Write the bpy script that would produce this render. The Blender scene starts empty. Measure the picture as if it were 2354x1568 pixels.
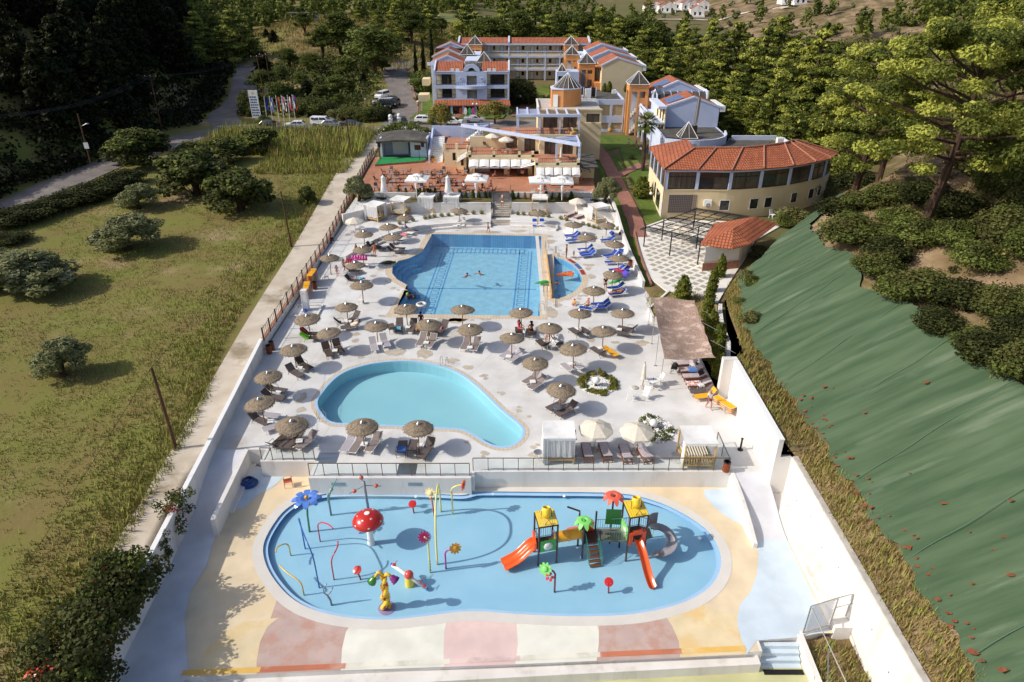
import bpy,bmesh,math,random
import numpy as np
from mathutils import Vector as V3,Matrix as MX
from mathutils.geometry import tessellate_polygon
R=math.radians;PI=math.pi;Cs=math.cos;Sn=math.sin;import builtins as bi_;Rn=bi_.range;En_=bi_.enumerate;tu_=bi_.tuple;RX90=MX.Rotation(PI/2,3,"X")
RR=random.Random;rnd=RR(7);ru=rnd.uniform
sc=bpy.context.scene;COL=sc.collection
# ---------------------------------------------------------------- camera
CH,PIT,FF=29.5,R(28.5),1569.0
cam=bpy.data.cameras.new('camera');cam.sensor_width=36;cam.lens=36*FF/2353.0
cam.clip_start=.5;cam.clip_end=6000
co=bpy.data.objects.new('camera',cam);COL.objects.link(co)
co.location=(0,0,CH);co.rotation_euler=(R(90)-PIT,0,0);sc.camera=co
# survey helpers: a point seen in the survey picture, put on a known level or at a known distance
CR={'A':(1100,750,3.363),'B':(1800,750,3.363),'R3':(1650,100,3.363),'R4':(2200,100,3.363),'H':(2500,300,2.354),'R6':(1450,450,2.354),'C4':(1000,1100,3.363),'C5':(1600,1150,3.363),'C6':(2200,1150,3.136),'C7':(900,1500,2.354),'C8':(2000,1550,2.354),'K':(1000,1850,2.413),'KB':(1400,1850,2.613),'KC':(1950,1900,2.851),'RR':(2500,1700,1.5236),'LL':(500,1700,1.524),'N':(2800,900,1.568),'P':(3100,0,1.742),'F':(0,600,1.742),'V':(900,0,2.2988),'PL':(2150,800,3.363),'TB':(1450,650,4.616),'TC':(1850,640,3.859),'W':(900,300,2.9425)}
def UV(c,x,y):
 if c=='U':return x,y
 o=CR[c];return((o[0]+x/o[2])/1.7407,(o[1]+y/o[2])/1.7407)
def _ray(u,v):
 a=(u-1176.5)/FF;b=(784-v)/FF;return V3((a,Cs(PIT)+b*Sn(PIT),-Sn(PIT)+b*Cs(PIT)))
def G(c,x,y,z=0.):
 d=_ray(*UV(c,x,y));t=(z-CH)/d.z;return V3((d.x*t,d.y*t,z))
def HY(c,x,y,Y):
 d=_ray(*UV(c,x,y));t=Y/d.y;return V3((d.x*t,Y,CH+d.z*t))
def lp(a,b,t):return a+(b-a)*t
def ss(a,b,x):
 t=min(1,max(0,(x-a)/(b-a)));return t*t*(3-2*t)
def itp(tab,y):
 if y<=tab[0][0]:return tab[0][1]
 for(a,b),(c,d)in zip(tab,tab[1:]):
  if y<=c:return b+(d-b)*(y-a)/(c-a)
 return tab[-1][1]
 # ---------------------------------------------------------------- materials
DR=np.random.default_rng
def S(r,g,b):
 f=lambda c:(c/255/12.92 if c<=10 else((c/255+.055)/1.055)**2.4);return(f(r),f(g),f(b),1)
def mat(name,c1,c2=None,scale=3.,detail=5,rg=.75,bump=0.,bscale=None,metal=0.,spec=.3,coord='Object',contrast=(.35,.65),c3=None,c3scale=.3,c3range=(.55,.7),trans=0.,alpha=1.,stretch=None):
 m=bpy.data.materials.new(name);m.use_nodes=True;N=m.node_tree.nodes;L=m.node_tree.links;b=N['Principled BSDF'];b.inputs['Roughness'].default_value=rg;b.inputs['Metallic'].default_value=metal;b.inputs['Specular IOR Level'].default_value=spec;b.inputs['Base Color'].default_value=c1;m.diffuse_color=c1
 if c2 or bump:
  tc=N.new('ShaderNodeTexCoord');out=tc.outputs[coord]
  if stretch:
   mp=N.new('ShaderNodeMapping');mp.inputs['Scale'].default_value=stretch;L.new(out,mp.inputs[0]);out=mp.outputs[0]
 if c2:
  n=N.new('ShaderNodeTexNoise');n.inputs['Scale'].default_value=scale;n.inputs['Detail'].default_value=detail;L.new(out,n.inputs['Vector']);r=N.new('ShaderNodeValToRGB');r.color_ramp.elements[0].position=contrast[0];r.color_ramp.elements[1].position=contrast[1];r.color_ramp.elements[0].color=c1;r.color_ramp.elements[1].color=c2;L.new(n.outputs['Fac'],r.inputs[0]);col=r.outputs[0]
  if c3:
   n3=N.new('ShaderNodeTexNoise');n3.inputs['Scale'].default_value=c3scale;n3.inputs['Detail'].default_value=7;n3.inputs['Roughness'].default_value=.62;L.new(out,n3.inputs['Vector']);r3=N.new('ShaderNodeMapRange');r3.inputs['From Min'].default_value=c3range[0];r3.inputs['From Max'].default_value=c3range[1];L.new(n3.outputs['Fac'],r3.inputs['Value']);mx=N.new('ShaderNodeMix');mx.data_type='RGBA';L.new(r3.outputs[0],mx.inputs['Factor']);L.new(col,mx.inputs['A']);mx.inputs['B'].default_value=c3;col=mx.outputs['Result']
  L.new(col,b.inputs['Base Color'])
 if bump:
  nb=N.new('ShaderNodeTexNoise');nb.inputs['Scale'].default_value=bscale or scale*4;nb.inputs['Detail'].default_value=4;L.new(out,nb.inputs['Vector']);bp=N.new('ShaderNodeBump');bp.inputs['Strength'].default_value=bump;bp.inputs['Distance'].default_value=.05;L.new(nb.outputs['Fac'],bp.inputs['Height']);L.new(bp.outputs[0],b.inputs['Normal'])
 if alpha<1:b.inputs['Alpha'].default_value=alpha
 return m
def leafmat(name,c1,c2,scale=.8,rg=.65):
 m=mat(name,c1,c2,scale=scale,rg=rg,spec=.15,detail=3);N=m.node_tree.nodes;L=m.node_tree.links;b=N['Principled BSDF'];o=N['Material Output'];t=N.new('ShaderNodeBsdfTranslucent');mx=N.new('ShaderNodeMixShader');mx.inputs[0].default_value=.28;src=b.inputs['Base Color'].links[0].from_socket;L.new(src,t.inputs[0]);L.new(b.outputs[0],mx.inputs[1]);L.new(t.outputs[0],mx.inputs[2]);L.new(mx.outputs[0],o.inputs[0])
 return m
def sheer(name,col,amount):
 m=bpy.data.materials.new(name);m.use_nodes=True;N=m.node_tree.nodes;L=m.node_tree.links;b=N['Principled BSDF'];b.inputs['Base Color'].default_value=col;b.inputs['Roughness'].default_value=.8;t=N.new('ShaderNodeBsdfTransparent');mx=N.new('ShaderNodeMixShader');mx.inputs[0].default_value=amount;L.new(t.outputs[0],mx.inputs[1]);L.new(b.outputs[0],mx.inputs[2]);L.new(mx.outputs[0],N['Material Output'].inputs[0]);return m
def glassy(name,tint,rg=.03,bump=0.,bs=8.,ior=1.33,wave=0.):
 m=bpy.data.materials.new(name);m.use_nodes=True;N=m.node_tree.nodes;L=m.node_tree.links;N.remove(N['Principled BSDF']);t=N.new('ShaderNodeBsdfTransparent');t.inputs[0].default_value=tint;g=N.new('ShaderNodeBsdfGlossy');g.inputs['Roughness'].default_value=rg;f=N.new('ShaderNodeLayerWeight');f.inputs[0].default_value=.5;pw=N.new('ShaderNodeMath');pw.operation='POWER';pw.inputs[1].default_value=4.5;L.new(f.outputs['Facing'],pw.inputs[0])
 ma=N.new('ShaderNodeMath');ma.operation='MULTIPLY_ADD';ma.inputs[1].default_value=.9;ma.inputs[2].default_value=.025;L.new(pw.outputs[0],ma.inputs[0]);mx=N.new('ShaderNodeMixShader');L.new(ma.outputs[0],mx.inputs[0]);L.new(t.outputs[0],mx.inputs[1]);L.new(g.outputs[0],mx.inputs[2]);L.new(mx.outputs[0],N['Material Output'].inputs[0])
 if bump:
  tc=N.new('ShaderNodeTexCoord');n=N.new('ShaderNodeTexNoise');n.inputs['Scale'].default_value=bs;n.inputs['Detail'].default_value=3;n.inputs['Distortion'].default_value=.6;L.new(tc.outputs['Object'],n.inputs['Vector']);bp=N.new('ShaderNodeBump');bp.inputs['Strength'].default_value=bump;bp.inputs['Distance'].default_value=.08;L.new(n.outputs['Fac'],bp.inputs['Height']);L.new(bp.outputs[0],g.inputs['Normal']);L.new(bp.outputs[0],f.inputs['Normal'])
 return m
def patmat(name,kind,cA,cB,**k):
 """tiles / bricks / stripes laid on the surface itself (UV metres)""";m=bpy.data.materials.new(name);m.use_nodes=True;N=m.node_tree.nodes;L=m.node_tree.links;b=N['Principled BSDF'];b.inputs['Roughness'].default_value=k.get('rg',.75);b.inputs['Specular IOR Level'].default_value=k.get('spec',.25);tc=N.new('ShaderNodeTexCoord');vec=tc.outputs[k.get('coord','UV')]
 if k.get('rot'):
  mp=N.new('ShaderNodeMapping');mp.inputs['Rotation'].default_value=(0,0,k['rot']);L.new(vec,mp.inputs[0]);vec=mp.outputs[0]
 n=N.new('ShaderNodeTexNoise');n.inputs['Scale'].default_value=k.get('nscale',.8);n.inputs['Detail'].default_value=7;L.new(vec,n.inputs['Vector'])
 if kind=='brick':
  t=N.new('ShaderNodeTexBrick');t.inputs['Scale'].default_value=1;t.inputs['Brick Width'].default_value=k.get('bw',.3);t.inputs['Row Height'].default_value=k.get('bh',.3);t.offset=k.get('offset',0.);t.inputs['Mortar Size'].default_value=k.get('mortar',.015);t.inputs['Mortar'].default_value=cB;t.inputs['Color1'].default_value=cA;t.inputs['Color2'].default_value=k.get('cC',cA);t.inputs['Bias'].default_value=0.
  L.new(vec,t.inputs['Vector']);col=t.outputs['Color'];h=t.outputs['Fac'];inv=True
 else:
  t=N.new('ShaderNodeTexWave');t.wave_type='BANDS';t.bands_direction=k.get('dir','X');t.inputs['Scale'].default_value=k.get('freq',3.)*math.pi/10.0*1.0;t.inputs['Distortion'].default_value=k.get('dist',0.);L.new(vec,t.inputs['Vector']);r=N.new('ShaderNodeValToRGB');r.color_ramp.elements[0].color=cB;r.color_ramp.elements[1].color=cA;r.color_ramp.elements[0].position=k.get('p0',.1);r.color_ramp.elements[1].position=k.get('p1',.5)
  if k.get('hard'):r.color_ramp.interpolation='CONSTANT'
  L.new(t.outputs['Fac'],r.inputs[0]);col=r.outputs[0];h=t.outputs['Fac'];inv=False
 mx=N.new('ShaderNodeMix');mx.data_type='RGBA';mx.blend_type='MULTIPLY';mx.inputs['Factor'].default_value=k.get('nf',.5);rr=N.new('ShaderNodeValToRGB');rr.color_ramp.elements[0].position=.3;rr.color_ramp.elements[1].position=.7;rr.color_ramp.elements[0].color=(.45,.42,.4,1);rr.color_ramp.elements[1].color=(1,1,1,1);L.new(n.outputs['Fac'],rr.inputs[0]);L.new(col,mx.inputs['A']);L.new(rr.outputs[0],mx.inputs['B']);L.new(mx.outputs['Result'],b.inputs['Base Color'])
 if k.get('bump'):
  bp=N.new('ShaderNodeBump');bp.inputs['Strength'].default_value=k['bump'];bp.inputs['Distance'].default_value=k.get('bd',.05);bp.invert=inv;L.new(h,bp.inputs['Height']);L.new(bp.outputs[0],b.inputs['Normal'])
 return m
 # ---------------------------------------------------------------- mesh builder
class MB:
 def __init__(s):s.v=[];s.f=[];s.mi=[];s.uv=None
 def add(s,vs,fs,mi=0):
  o=len(s.v);s.v+=[tu_(p)for p in vs];s.f+=[tu_(i+o for i in f)for f in fs];s.mi+=[mi]*len(fs);return o
 def hexa(s,p,mi=0):s.add(p,[(3,2,1,0),(4,5,6,7),(0,1,5,4),(1,2,6,5),(2,3,7,6),(3,0,4,7)],mi)
 def bx(s,x0,x1,y0,y1,z0,z1,mi=0):s.hexa([(x0,y0,z0),(x1,y0,z0),(x1,y1,z0),(x0,y1,z0),(x0,y0,z1),(x1,y0,z1),(x1,y1,z1),(x0,y1,z1)],mi)
 def box(s,c,d,rz=0.,rx=0.,mi=0):
  m=MX.Rotation(rz,3,'Z')@MX.Rotation(rx,3,'X');c=V3(c);hx,hy,hz=d[0]/2,d[1]/2,d[2]/2;s.hexa([c+m@V3(q)for q in[(-hx,-hy,-hz),(hx,-hy,-hz),(hx,hy,-hz),(-hx,hy,-hz),(-hx,-hy,hz),(hx,-hy,hz),(hx,hy,hz),(-hx,hy,hz)]],mi)
 def prism(s,poly,z0,z1,mi=0,ztop=None):
  n=len(poly);a=sum(poly[i][0]*poly[(i+1)%n][1]-poly[(i+1)%n][0]*poly[i][1]for i in Rn(n))
  if a<0:poly=poly[::-1];ztop=ztop[::-1]if ztop else None
  vs=[(p[0],p[1],z0)for p in poly]+[(p[0],p[1],(ztop[i]if ztop else z1))for i,p in En_(poly)];fs=[tu_(Rn(n))[::-1],tu_(Rn(n,2*n))]+[(i,(i+1)%n,n+(i+1)%n,n+i)for i in Rn(n)];s.add(vs,fs,mi)
 def poly(s,pts,mi=0):s.add(pts,[tu_(Rn(len(pts)))],mi)
 def sheet(s,outer,holes,z,mi=0):
  loops=[outer]+list(holes);flat=[p for l in loops for p in l];tri=tessellate_polygon([[V3((p[0],p[1],0))for p in l]for l in loops]);fs=[]
  for t in tri:
   a,b,c=[flat[i]for i in t]
   if(b[0]-a[0])*(c[1]-a[1])-(b[1]-a[1])*(c[0]-a[0])<0:t=(t[0],t[2],t[1])
   fs.append(tu_(t))
  s.add([(p[0],p[1],z if not callable(z)else z(p[0],p[1]))for p in flat],fs,mi)
 def tb(s,pts,r,n=6,mi=0,cap=True,closed=False):
  pts=[V3(p)for p in pts];k=len(pts);rs=r if isinstance(r,(list,tu_))else[r]*k;up=V3((0,0,1));ring=[];prev=None
  for i,p in En_(pts):
   if closed:t=(pts[(i+1)%k]-pts[i-1])
   else:t=(pts[min(i+1,k-1)]-pts[max(i-1,0)])
   t=t.normalized()if t.length>1e-9 else V3((0,0,1))
   if prev is None:
    a=t.cross(up);a=a if a.length>.05 else t.cross(V3((0,1,0)))
   else:a=prev-t*prev.dot(t)
   if a.length<1e-6:a=t.orthogonal()
   a.normalize();prev=a;b=t.cross(a);ring.append([p+(a*Cs(2*PI*j/n)+b*Sn(2*PI*j/n))*rs[i]for j in Rn(n)])
  vs=[q for g in ring for q in g];fs=[]
  for i in Rn(k if closed else k-1):
   i2=(i+1)%k
   for j in Rn(n):fs.append((i*n+j,i*n+(j+1)%n,i2*n+(j+1)%n,i2*n+j))
  if cap and not closed:fs+=[tu_(Rn(n))[::-1],tu_(Rn((k-1)*n,k*n))]
  s.add(vs,fs,mi)
 def lth(s,prof,n=16,c=(0,0,0),mi=0,axis=None):
  vs=[];k=len(prof)
  for r,z in prof:
   for j in Rn(n):
    p=V3((r*Cs(2*PI*j/n),r*Sn(2*PI*j/n),z))
    if axis is not None:p=axis@p
    vs.append(p+V3(c))
  fs=[(i*n+j,i*n+(j+1)%n,(i+1)*n+(j+1)%n,(i+1)*n+j)for i in Rn(k-1)for j in Rn(n)];s.add(vs,fs,mi)
 def ball(s,c,r,n=12,m=8,sz=1.,mi=0,sx=1.,sy=1.):
  prof=[(max(1e-4,Sn(PI*i/m)),-Cs(PI*i/m))for i in Rn(m+1)];s.lth([(p[0]*r,p[1]*r*sz)for p in prof],n,c,mi,axis=MX.Diagonal((sx,sy,1)))
 def slb(s,pts,t,mi=0):
  """a flat plate given by its upper outline, t thick along its normal""";pts=[V3(p)for p in pts];nrm=V3((0,0,0));n=len(pts)
  for i in Rn(n):nrm+=pts[i].cross(pts[(i+1)%n])
  nrm.normalize();vs=pts+[p-nrm*t for p in pts];s.add(vs,[tu_(Rn(n)),tu_(Rn(n,2*n))[::-1]]+[(i,n+i,n+(i+1)%n,(i+1)%n)for i in Rn(n)],mi)
 def facade(s,x0,x1,z0,z1,y0,y1,holes,mi=0):
  """wall between y0 and y1 with rectangular holes (xa,xb,za,zb)""";xs=sorted(set([x0,x1]+[h[0]for h in holes]+[h[1]for h in holes]));xs=[x for x in xs if x0-1e-6<=x<=x1+1e-6]
  for xa,xb in zip(xs,xs[1:]):
   if xb-xa<1e-4:continue
   m=(xa+xb)/2;zc=z0
   for h in sorted([h for h in holes if h[0]<m<h[1]],key=lambda h:h[2]):
    if h[2]>zc+1e-4:s.bx(xa,xb,y0,y1,zc,h[2],mi)
    zc=max(zc,h[3])
   if z1>zc+1e-4:s.bx(xa,xb,y0,y1,zc,z1,mi)
 def xf(s,M,start=0):
  for i in Rn(start,len(s.v)):s.v[i]=tu_(M@V3(s.v[i]))
 def bd(s,name,m,parent=None,sh_=False,uv=False,loc=None):
  me=bpy.data.meshes.new(name);me.from_pydata(s.v,[],s.f);me.validate()
  for x in(m if isinstance(m,(list,tu_))else[m]):me.materials.append(x)
  if len(s.mi)==len(me.polygons):me.polygons.foreach_set('material_index',s.mi)
  if sh_:
   me.polygons.foreach_set('use_smooth',[True]*len(me.polygons))
   if sh_=='auto':
    try:me.set_sharp_from_angle(angle=R(40))
    except Exception:pass
  if uv:autouv(me)
  me.update();o=bpy.data.objects.new(name,me);COL.objects.link(o)
  if parent:o.parent=parent
  if loc is not None:o.location=loc
  return o
def autouv(me):
 l=me.uv_layers.new(name='UVMap')
 for p in me.polygons:
  n=p.normal;u=V3((0,0,1)).cross(n);u=u.normalized()if u.length>.02 else V3((1,0,0));v=n.cross(u)
  for li in p.loop_indices:
   c=me.vertices[me.loops[li].vertex_index].co;l.data[li].uv=(c.dot(u),c.dot(v))
def thg(name,lb_,cat,loc=(0,0,0),rz=0.,group=None):
 o=bpy.data.objects.new(name,None);o.empty_display_size=.2;COL.objects.link(o);o.location=loc;o.rotation_euler=(0,0,rz);o['label']=lb_;o['category']=cat
 if group:o['group']=group
 return o
def tag(o,lb_,cat,group=None):
 o['label']=lb_;o['category']=cat
 if group:o['group']=group
 return o
def kind(o,k):o['kind']=k;return o
def dup(root,loc,rz=None,lb_=None,scale=None,group=None):
 def cp(o,par):
  c=o.copy();COL.objects.link(c)
  if par:c.parent=par
  for ch in KIDS.get(o.name,[]):cp(ch,c)
  return c
 r=cp(root,None);r.location=loc
 if rz is not None:r.rotation_euler=(0,0,rz)
 if lb_:r['label']=lb_
 if group:r['group']=group
 if scale is not None:r.scale=scale if isinstance(scale,(tu_,list))else(scale,)*3
 return r
KIDS={}
def seal(root):
 """remember a finished thing's parts so that dup() can copy them"""
 def go(o):
  ch=list(o.children);KIDS[o.name]=ch
  for c in ch:go(c)
 go(root);return root
class Kit:
 """first placing moves the master itself, later ones copy it"""
 def __init__(s,root):s.r=seal(root);s.used=False
 def put(s,loc,rz,lb_,scale=None,group=None):
  if not s.used:
   s.used=True;s.r.location=loc;s.r.rotation_euler=(0,0,rz);s.r['label']=lb_
   if group:s.r['group']=group
   if scale is not None:s.r.scale=scale if isinstance(scale,(tu_,list))else(scale,)*3
   return s.r
  return dup(s.r,loc,rz,lb_,scale if scale is not None else(1,1,1),group)
  # ---------------------------------------------------------------- palette
class Pal(dict):
 __getattr__=dict.__getitem__;__setattr__=dict.__setitem__
M=Pal()
M.deck=mat('deck_concrete',S(222,221,218),S(204,202,198),scale=.45,detail=8,rg=.8,bump=.08,bscale=18,c3=S(186,178,166),c3scale=.22,c3range=(.54,.74))
M.white=mat('white_render',S(230,226,220),S(218,213,206),scale=.6,detail=6,rg=.85,bump=.1,bscale=30,c3=S(192,184,172),c3scale=.9,c3range=(.54,.78),stretch=(1,1,.22))
M.wp=mat('white_paint',S(235,235,232),rg=.5)
M.cream=mat('cream_render',S(238,222,184),S(230,212,170),scale=.5,rg=.85,bump=.08,bscale=30,c3=S(190,166,122),c3scale=.3,c3range=(.6,.8))
M.blue=mat('blue_render',S(198,208,232),S(188,200,226),scale=.5,rg=.8,bump=.06,bscale=30,c3=S(156,172,206),c3scale=.35,c3range=(.6,.8))
M.bluew=mat('pale_blue_trim',S(212,219,234),S(200,209,228),scale=.6,rg=.75)
M.orange=mat('orange_render',S(222,156,98),S(212,144,86),scale=.5,rg=.85,bump=.06,bscale=30,c3=S(186,112,54),c3scale=.3,c3range=(.6,.8))
M.tan=mat('tan_render',S(226,208,170),S(216,196,156),scale=.4,rg=.9,bump=.06,bscale=25)
M.roof=patmat('terracotta_tiles','wave',S(196,120,86),S(134,74,52),freq=3.0,bump=.9,bd=.06,nf=.55,nscale=.7,p0=.05,p1=.55,dir='X')
M.roofb=patmat('terracotta_row_tiles','brick',S(208,128,90),S(140,80,58),cC=S(194,112,76),bw=.36,bh=.5,mortar=.06,bump=1.,bd=.05,nf=.5,nscale=.5)
M.pave=patmat('terracotta_paving','brick',S(202,144,112),S(160,110,86),cC=S(190,130,100),bw=.5,bh=.25,mortar=.02,ofs_=.5,coord='Object',rot=.78,nf=.4,nscale=.35)
M.pavep=patmat('rose_paving','brick',S(176,128,112),S(140,98,86),cC=S(164,114,98),bw=.4,bh=.4,mortar=.02,coord='Object',nf=.45,nscale=.5)
M.flat=mat('grey_bitumen',S(96,92,86),S(78,75,70),scale=.7,rg=.95,bump=.2,bscale=40,c3=S(122,116,106),c3scale=.25)
M.bark=mat('bark',S(84,64,50),S(56,42,34),scale=4,rg=.95,bump=.8,bscale=14,stretch=(1,1,.25))
M.wood=mat('pole_wood',S(104,74,50),S(78,54,36),scale=6,rg=.85,stretch=(1,1,.1))
M.polew=mat('parasol_pole',S(150,108,66),S(120,84,50),scale=6,rg=.7,stretch=(1,1,.1))
M.teak=mat('teak',S(150,80,42),S(118,58,30),scale=7,rg=.5,stretch=(.15,1,1))
M.pinew=mat('pale_wood',S(214,180,122),S(196,158,100),scale=6,rg=.6,stretch=(1,1,.15))
M.black=mat('black_metal',S(44,42,42),rg=.5,metal=.3)
M.steel=mat('brushed_steel',S(186,186,184),rg=.3,metal=.9)
M.bronze=mat('bronze_rail',S(116,106,92),rg=.45,metal=.5)
M.fencem=mat('brown_fence_metal',S(78,66,62),rg=.5,metal=.3)
M.glass=glassy('clear_glass',(.93,.96,.96,1),rg=.02,ior=1.45)
M.dglass=mat('dark_window_glass',S(34,36,38),S(52,50,48),scale=.8,rg=.08,spec=.7)
M.curt=mat('curtained_glass',S(96,86,76),S(60,54,48),scale=5,rg=.12,spec=.6,stretch=(1,1,.02))
M.bglass=mat('bronze_glass',S(92,84,74),S(74,68,60),scale=1.5,rg=.12,spec=.6)
M.brownf=mat('dark_brown_frame',S(62,48,40),rg=.5)
M.fab_dark=mat('dark_taupe_mesh',S(104,94,92),S(92,82,80),scale=60,rg=.85)
M.fab_brown=mat('brown_mesh',S(86,74,66),S(74,62,54),scale=60,rg=.85)
M.fab_lt=mat('pale_grey_mesh',S(178,172,178),S(166,160,166),scale=60,rg=.8)
M.fab_tp=mat('taupe_mesh',S(142,130,126),S(130,118,114),scale=60,rg=.8)
M.fab_blue=mat('blue_mesh',S(34,78,176),S(26,64,156),scale=40,rg=.7)
M.fab_yel=mat('yellow_mesh',S(246,178,30),S(232,160,22),scale=40,rg=.7)
M.cush=mat('lilac_grey_cushion',S(196,186,190),S(180,170,174),scale=4,rg=.9)
M.fab_w=mat('white_fabric',S(238,236,232),S(226,224,220),scale=2,rg=.9)
M.canvas=mat('cream_canvas',S(226,216,198),S(212,202,184),scale=8,rg=.95)
M.sheer=sheer('sheer_white_curtain',S(240,240,240),.62)
M.stripe=patmat('striped_cushion','wave',S(232,226,208),S(110,104,92),freq=5.5,p0=.45,p1=.5,coord='Object',nf=.1,dir='X',hard=True)
M.asphalt=mat('grey_road',S(128,120,114),S(112,105,100),scale=.4,detail=9,rg=.95,bump=.1,bscale=40,c3=S(150,142,132),c3scale=.12)
M.path=mat('dusty_concrete_path',S(208,196,178),S(188,174,154),scale=.5,detail=9,rg=.95,bump=.2,bscale=25,c3=S(150,136,112),c3scale=.28,c3range=(.56,.68))
M.kerb=mat('kerb_stone',S(196,190,180),S(176,170,160),scale=2,rg=.9)
M.stonew=mat('white_pebbles',S(240,238,234),S(150,146,140),scale=9,detail=2,rg=.9,bump=1,bscale=9,contrast=(.5,.62))
M.stair=mat('grey_stair_stone',S(190,182,170),S(168,160,148),scale=1.5,rg=.85)
M.redbrick=mat('red_edging',S(172,124,102),S(152,106,86),scale=4,rg=.9)
def col(n,*rgb,rg=.35,spec=.5):
 if n not in M:M[n]=mat(n,S(*rgb),rg=rg,spec=spec)
 return M[n]
 # ---------------------------------------------------------------- light
w=bpy.data.worlds.new('World');sc.world=w;w.use_nodes=True
N=w.node_tree.nodes;L=w.node_tree.links
sky=N.new('ShaderNodeTexSky');sky.sky_type='NISHITA';sky.sun_disc=False
SUN_EL=R(37);SUN_DIR=V3((1,.17,0)).normalized()
sky.sun_elevation=SUN_EL;sky.sun_rotation=R(260);sky.air_density=.7;sky.dust_density=2.;sky.ozone_density=.3
L.new(sky.outputs[0],N['Background'].inputs[0]);N['Background'].inputs[1].default_value=.15
sl=bpy.data.lights.new('sun','SUN');sl.energy=3.5;sl.angle=R(.5);sl.color=(1,.945,.86)
so=bpy.data.objects.new('sun',sl);COL.objects.link(so);so.location=(-80,0,90)
so.rotation_euler=(SUN_DIR*Cs(SUN_EL)+V3((0,0,-Sn(SUN_EL)))).to_track_quat('-Z','Y').to_euler()
vs=sc.view_settings;vs.view_transform='Standard';vs.look='None';vs.gamma=1;vs.exposure=.12
sc.cycles.max_bounces=6;sc.cycles.transparent_max_bounces=12;sc.cycles.use_denoising=True
# ---------------------------------------------------------------- terrain
def wallx(Y):return itp([(5,-18.9),(27,-20.25),(52,-21.95),(75,-22.05),(116,-23.1),(135,-23.6),(160,-24)],Y)
FOOT=[(5,19.7),(28,19.7),(46,19.3),(51,19.3),(63,22.5),(69,26.8),(75.5,31),(80,34.8),(90,43),(100,50),(120,58),(150,66),(220,74),(700,150)]
XR=[(5,18.25),(34.9,18.25),(35.0,17.25),(45.6,17.25),(46.5,18.2),(57,20.3),(63,21.6),(69,25.8),(75.5,30),(80,33.6),(90,42),(100,49),(120,57),(150,65),(220,73),(700,149)]
ROADX=[(15,-62),(75,-68),(99,-66.5),(112,-63.5),(124,-62.5),(134,-63),(150,-66),(170,-67),(213,-82),(300,-118),(700,-300)]
def zback(x,Y):
 z=2.3+2.9*ss(158,182,Y)+6.3*ss(192,400,Y)+.055*max(0,Y-380);z+=7*math.exp(-((x+62)/34)**2-((Y-262)/52)**2)
 if Y>260:z+=2.2*Sn(x*.016+Y*.011)*ss(260,380,Y)+1.2*Sn(x*.041-Y*.023)*ss(260,380,Y)
 return z
def zleft(x,Y):
 z=.5+1.8*ss(72,112,Y)
 if Y>150:z=zback(x,Y)
 d=itp(ROADX,Y)-5-x
 if d>0:z+=.78*d if d<45 else 35+.25*(d-45)
 m=max(0,min(1,(wallx(Y)-x-4)/8));z+=.12*m*Sn(x*.35+1)*Sn(Y*.22);return z
def zright(x,Y):
 zb=itp([(5,1.95),(34.9,2.0),(35.05,3.25),(45.6,3.3),(47,3.0),(57,1.2),(63,.4),(80,.3),(100,.6),(140,2.3),(180,5.5)],Y)
 if Y>180:zb=zback(60,Y)
 f=itp(FOOT,Y);d=x-f;top=lp(2.95,max(zb+.3,2.0),ss(46,72,Y))
 if d<0:
  xr=itp(XR,Y);t=(x-xr)/max(.3,f-xr);return lp(zb,top,max(0,min(1,t)))
 k=lp(1,.45,ss(78,120,Y));z=top+k*(.62*min(d,9)+.26*max(0,min(d-9,60)))
 if d>9:z+=.5*Sn(x*.5+Y*.3)*min(1,(d-9)/4)
 if Y>260:z+=2*Sn(x*.02+Y*.013)
 return z
def zmid(x,Y):
 if Y<93:return-3.2 if x<13.6 or Y<57 else lp(-.25,.05,ss(58,64,Y))
 if x>11.2 and Y<150:return .05+2.15*ss(86,126,Y)
 if Y<100:return lp(-.5,1.9,ss(93,95,Y))if x<11.2 else .05
 return lp(2.0,2.2,ss(100,112,Y))if Y<150 else zback(x,Y)-.1*(1-ss(150,158,Y))
def T(x,Y):
 if x<wallx(Y):return zleft(x,Y)
 if x>itp(XR,Y):return zright(x,Y)
 return zmid(x,Y)
def terrain():
 Ys=list(np.concatenate([np.arange(8,34.8,1.2),[34.9,35.05],np.arange(36,45.6,1.2),[45.6,46.5],np.arange(47.5,130,1.1),np.arange(130,200,2.0),np.arange(200,320,5.),np.arange(320,720,14.)]));offs=list(np.concatenate([np.arange(0,30,1.1),np.arange(30,70,2.2),np.arange(70,160,6.),np.arange(160,760,30.)]))
 def lattice(rows,name,m):
  n=len(rows[0]);v=[p for r in rows for p in r];f=[(i*n+j,i*n+j+1,(i+1)*n+j+1,(i+1)*n+j)for i in Rn(len(rows)-1)for j in Rn(n-1)];b=MB();b.add(v,f);o=b.bd(name,m,sh_=True);kind(o,'structure');return o
 L_=[[(wallx(Y)-o,Y,zleft(wallx(Y)-o,Y))for o in offs[::-1]]for Y in Ys];R_=[[(itp(XR,Y)+o,Y,zright(itp(XR,Y)+o,Y))for o in offs]for Y in Ys];Yb=[y for y in Ys if y>=56];Bk=[[(lp(wallx(Y),itp(XR,Y),i/60),Y,zmid(lp(wallx(Y),itp(XR,Y),i/60),Y))for i in Rn(61)]for Y in Yb];lattice(L_,'field',M.field);lattice(R_,'hillside',M.hill);lattice(Bk,'ground',M.earth)
M.field=mat('meadow_ground',S(116,118,54),S(124,110,64),scale=.22,detail=10,rg=1,bump=.7,bscale=3,c3=S(160,138,104),c3scale=.09,c3range=(.55,.68))
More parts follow.
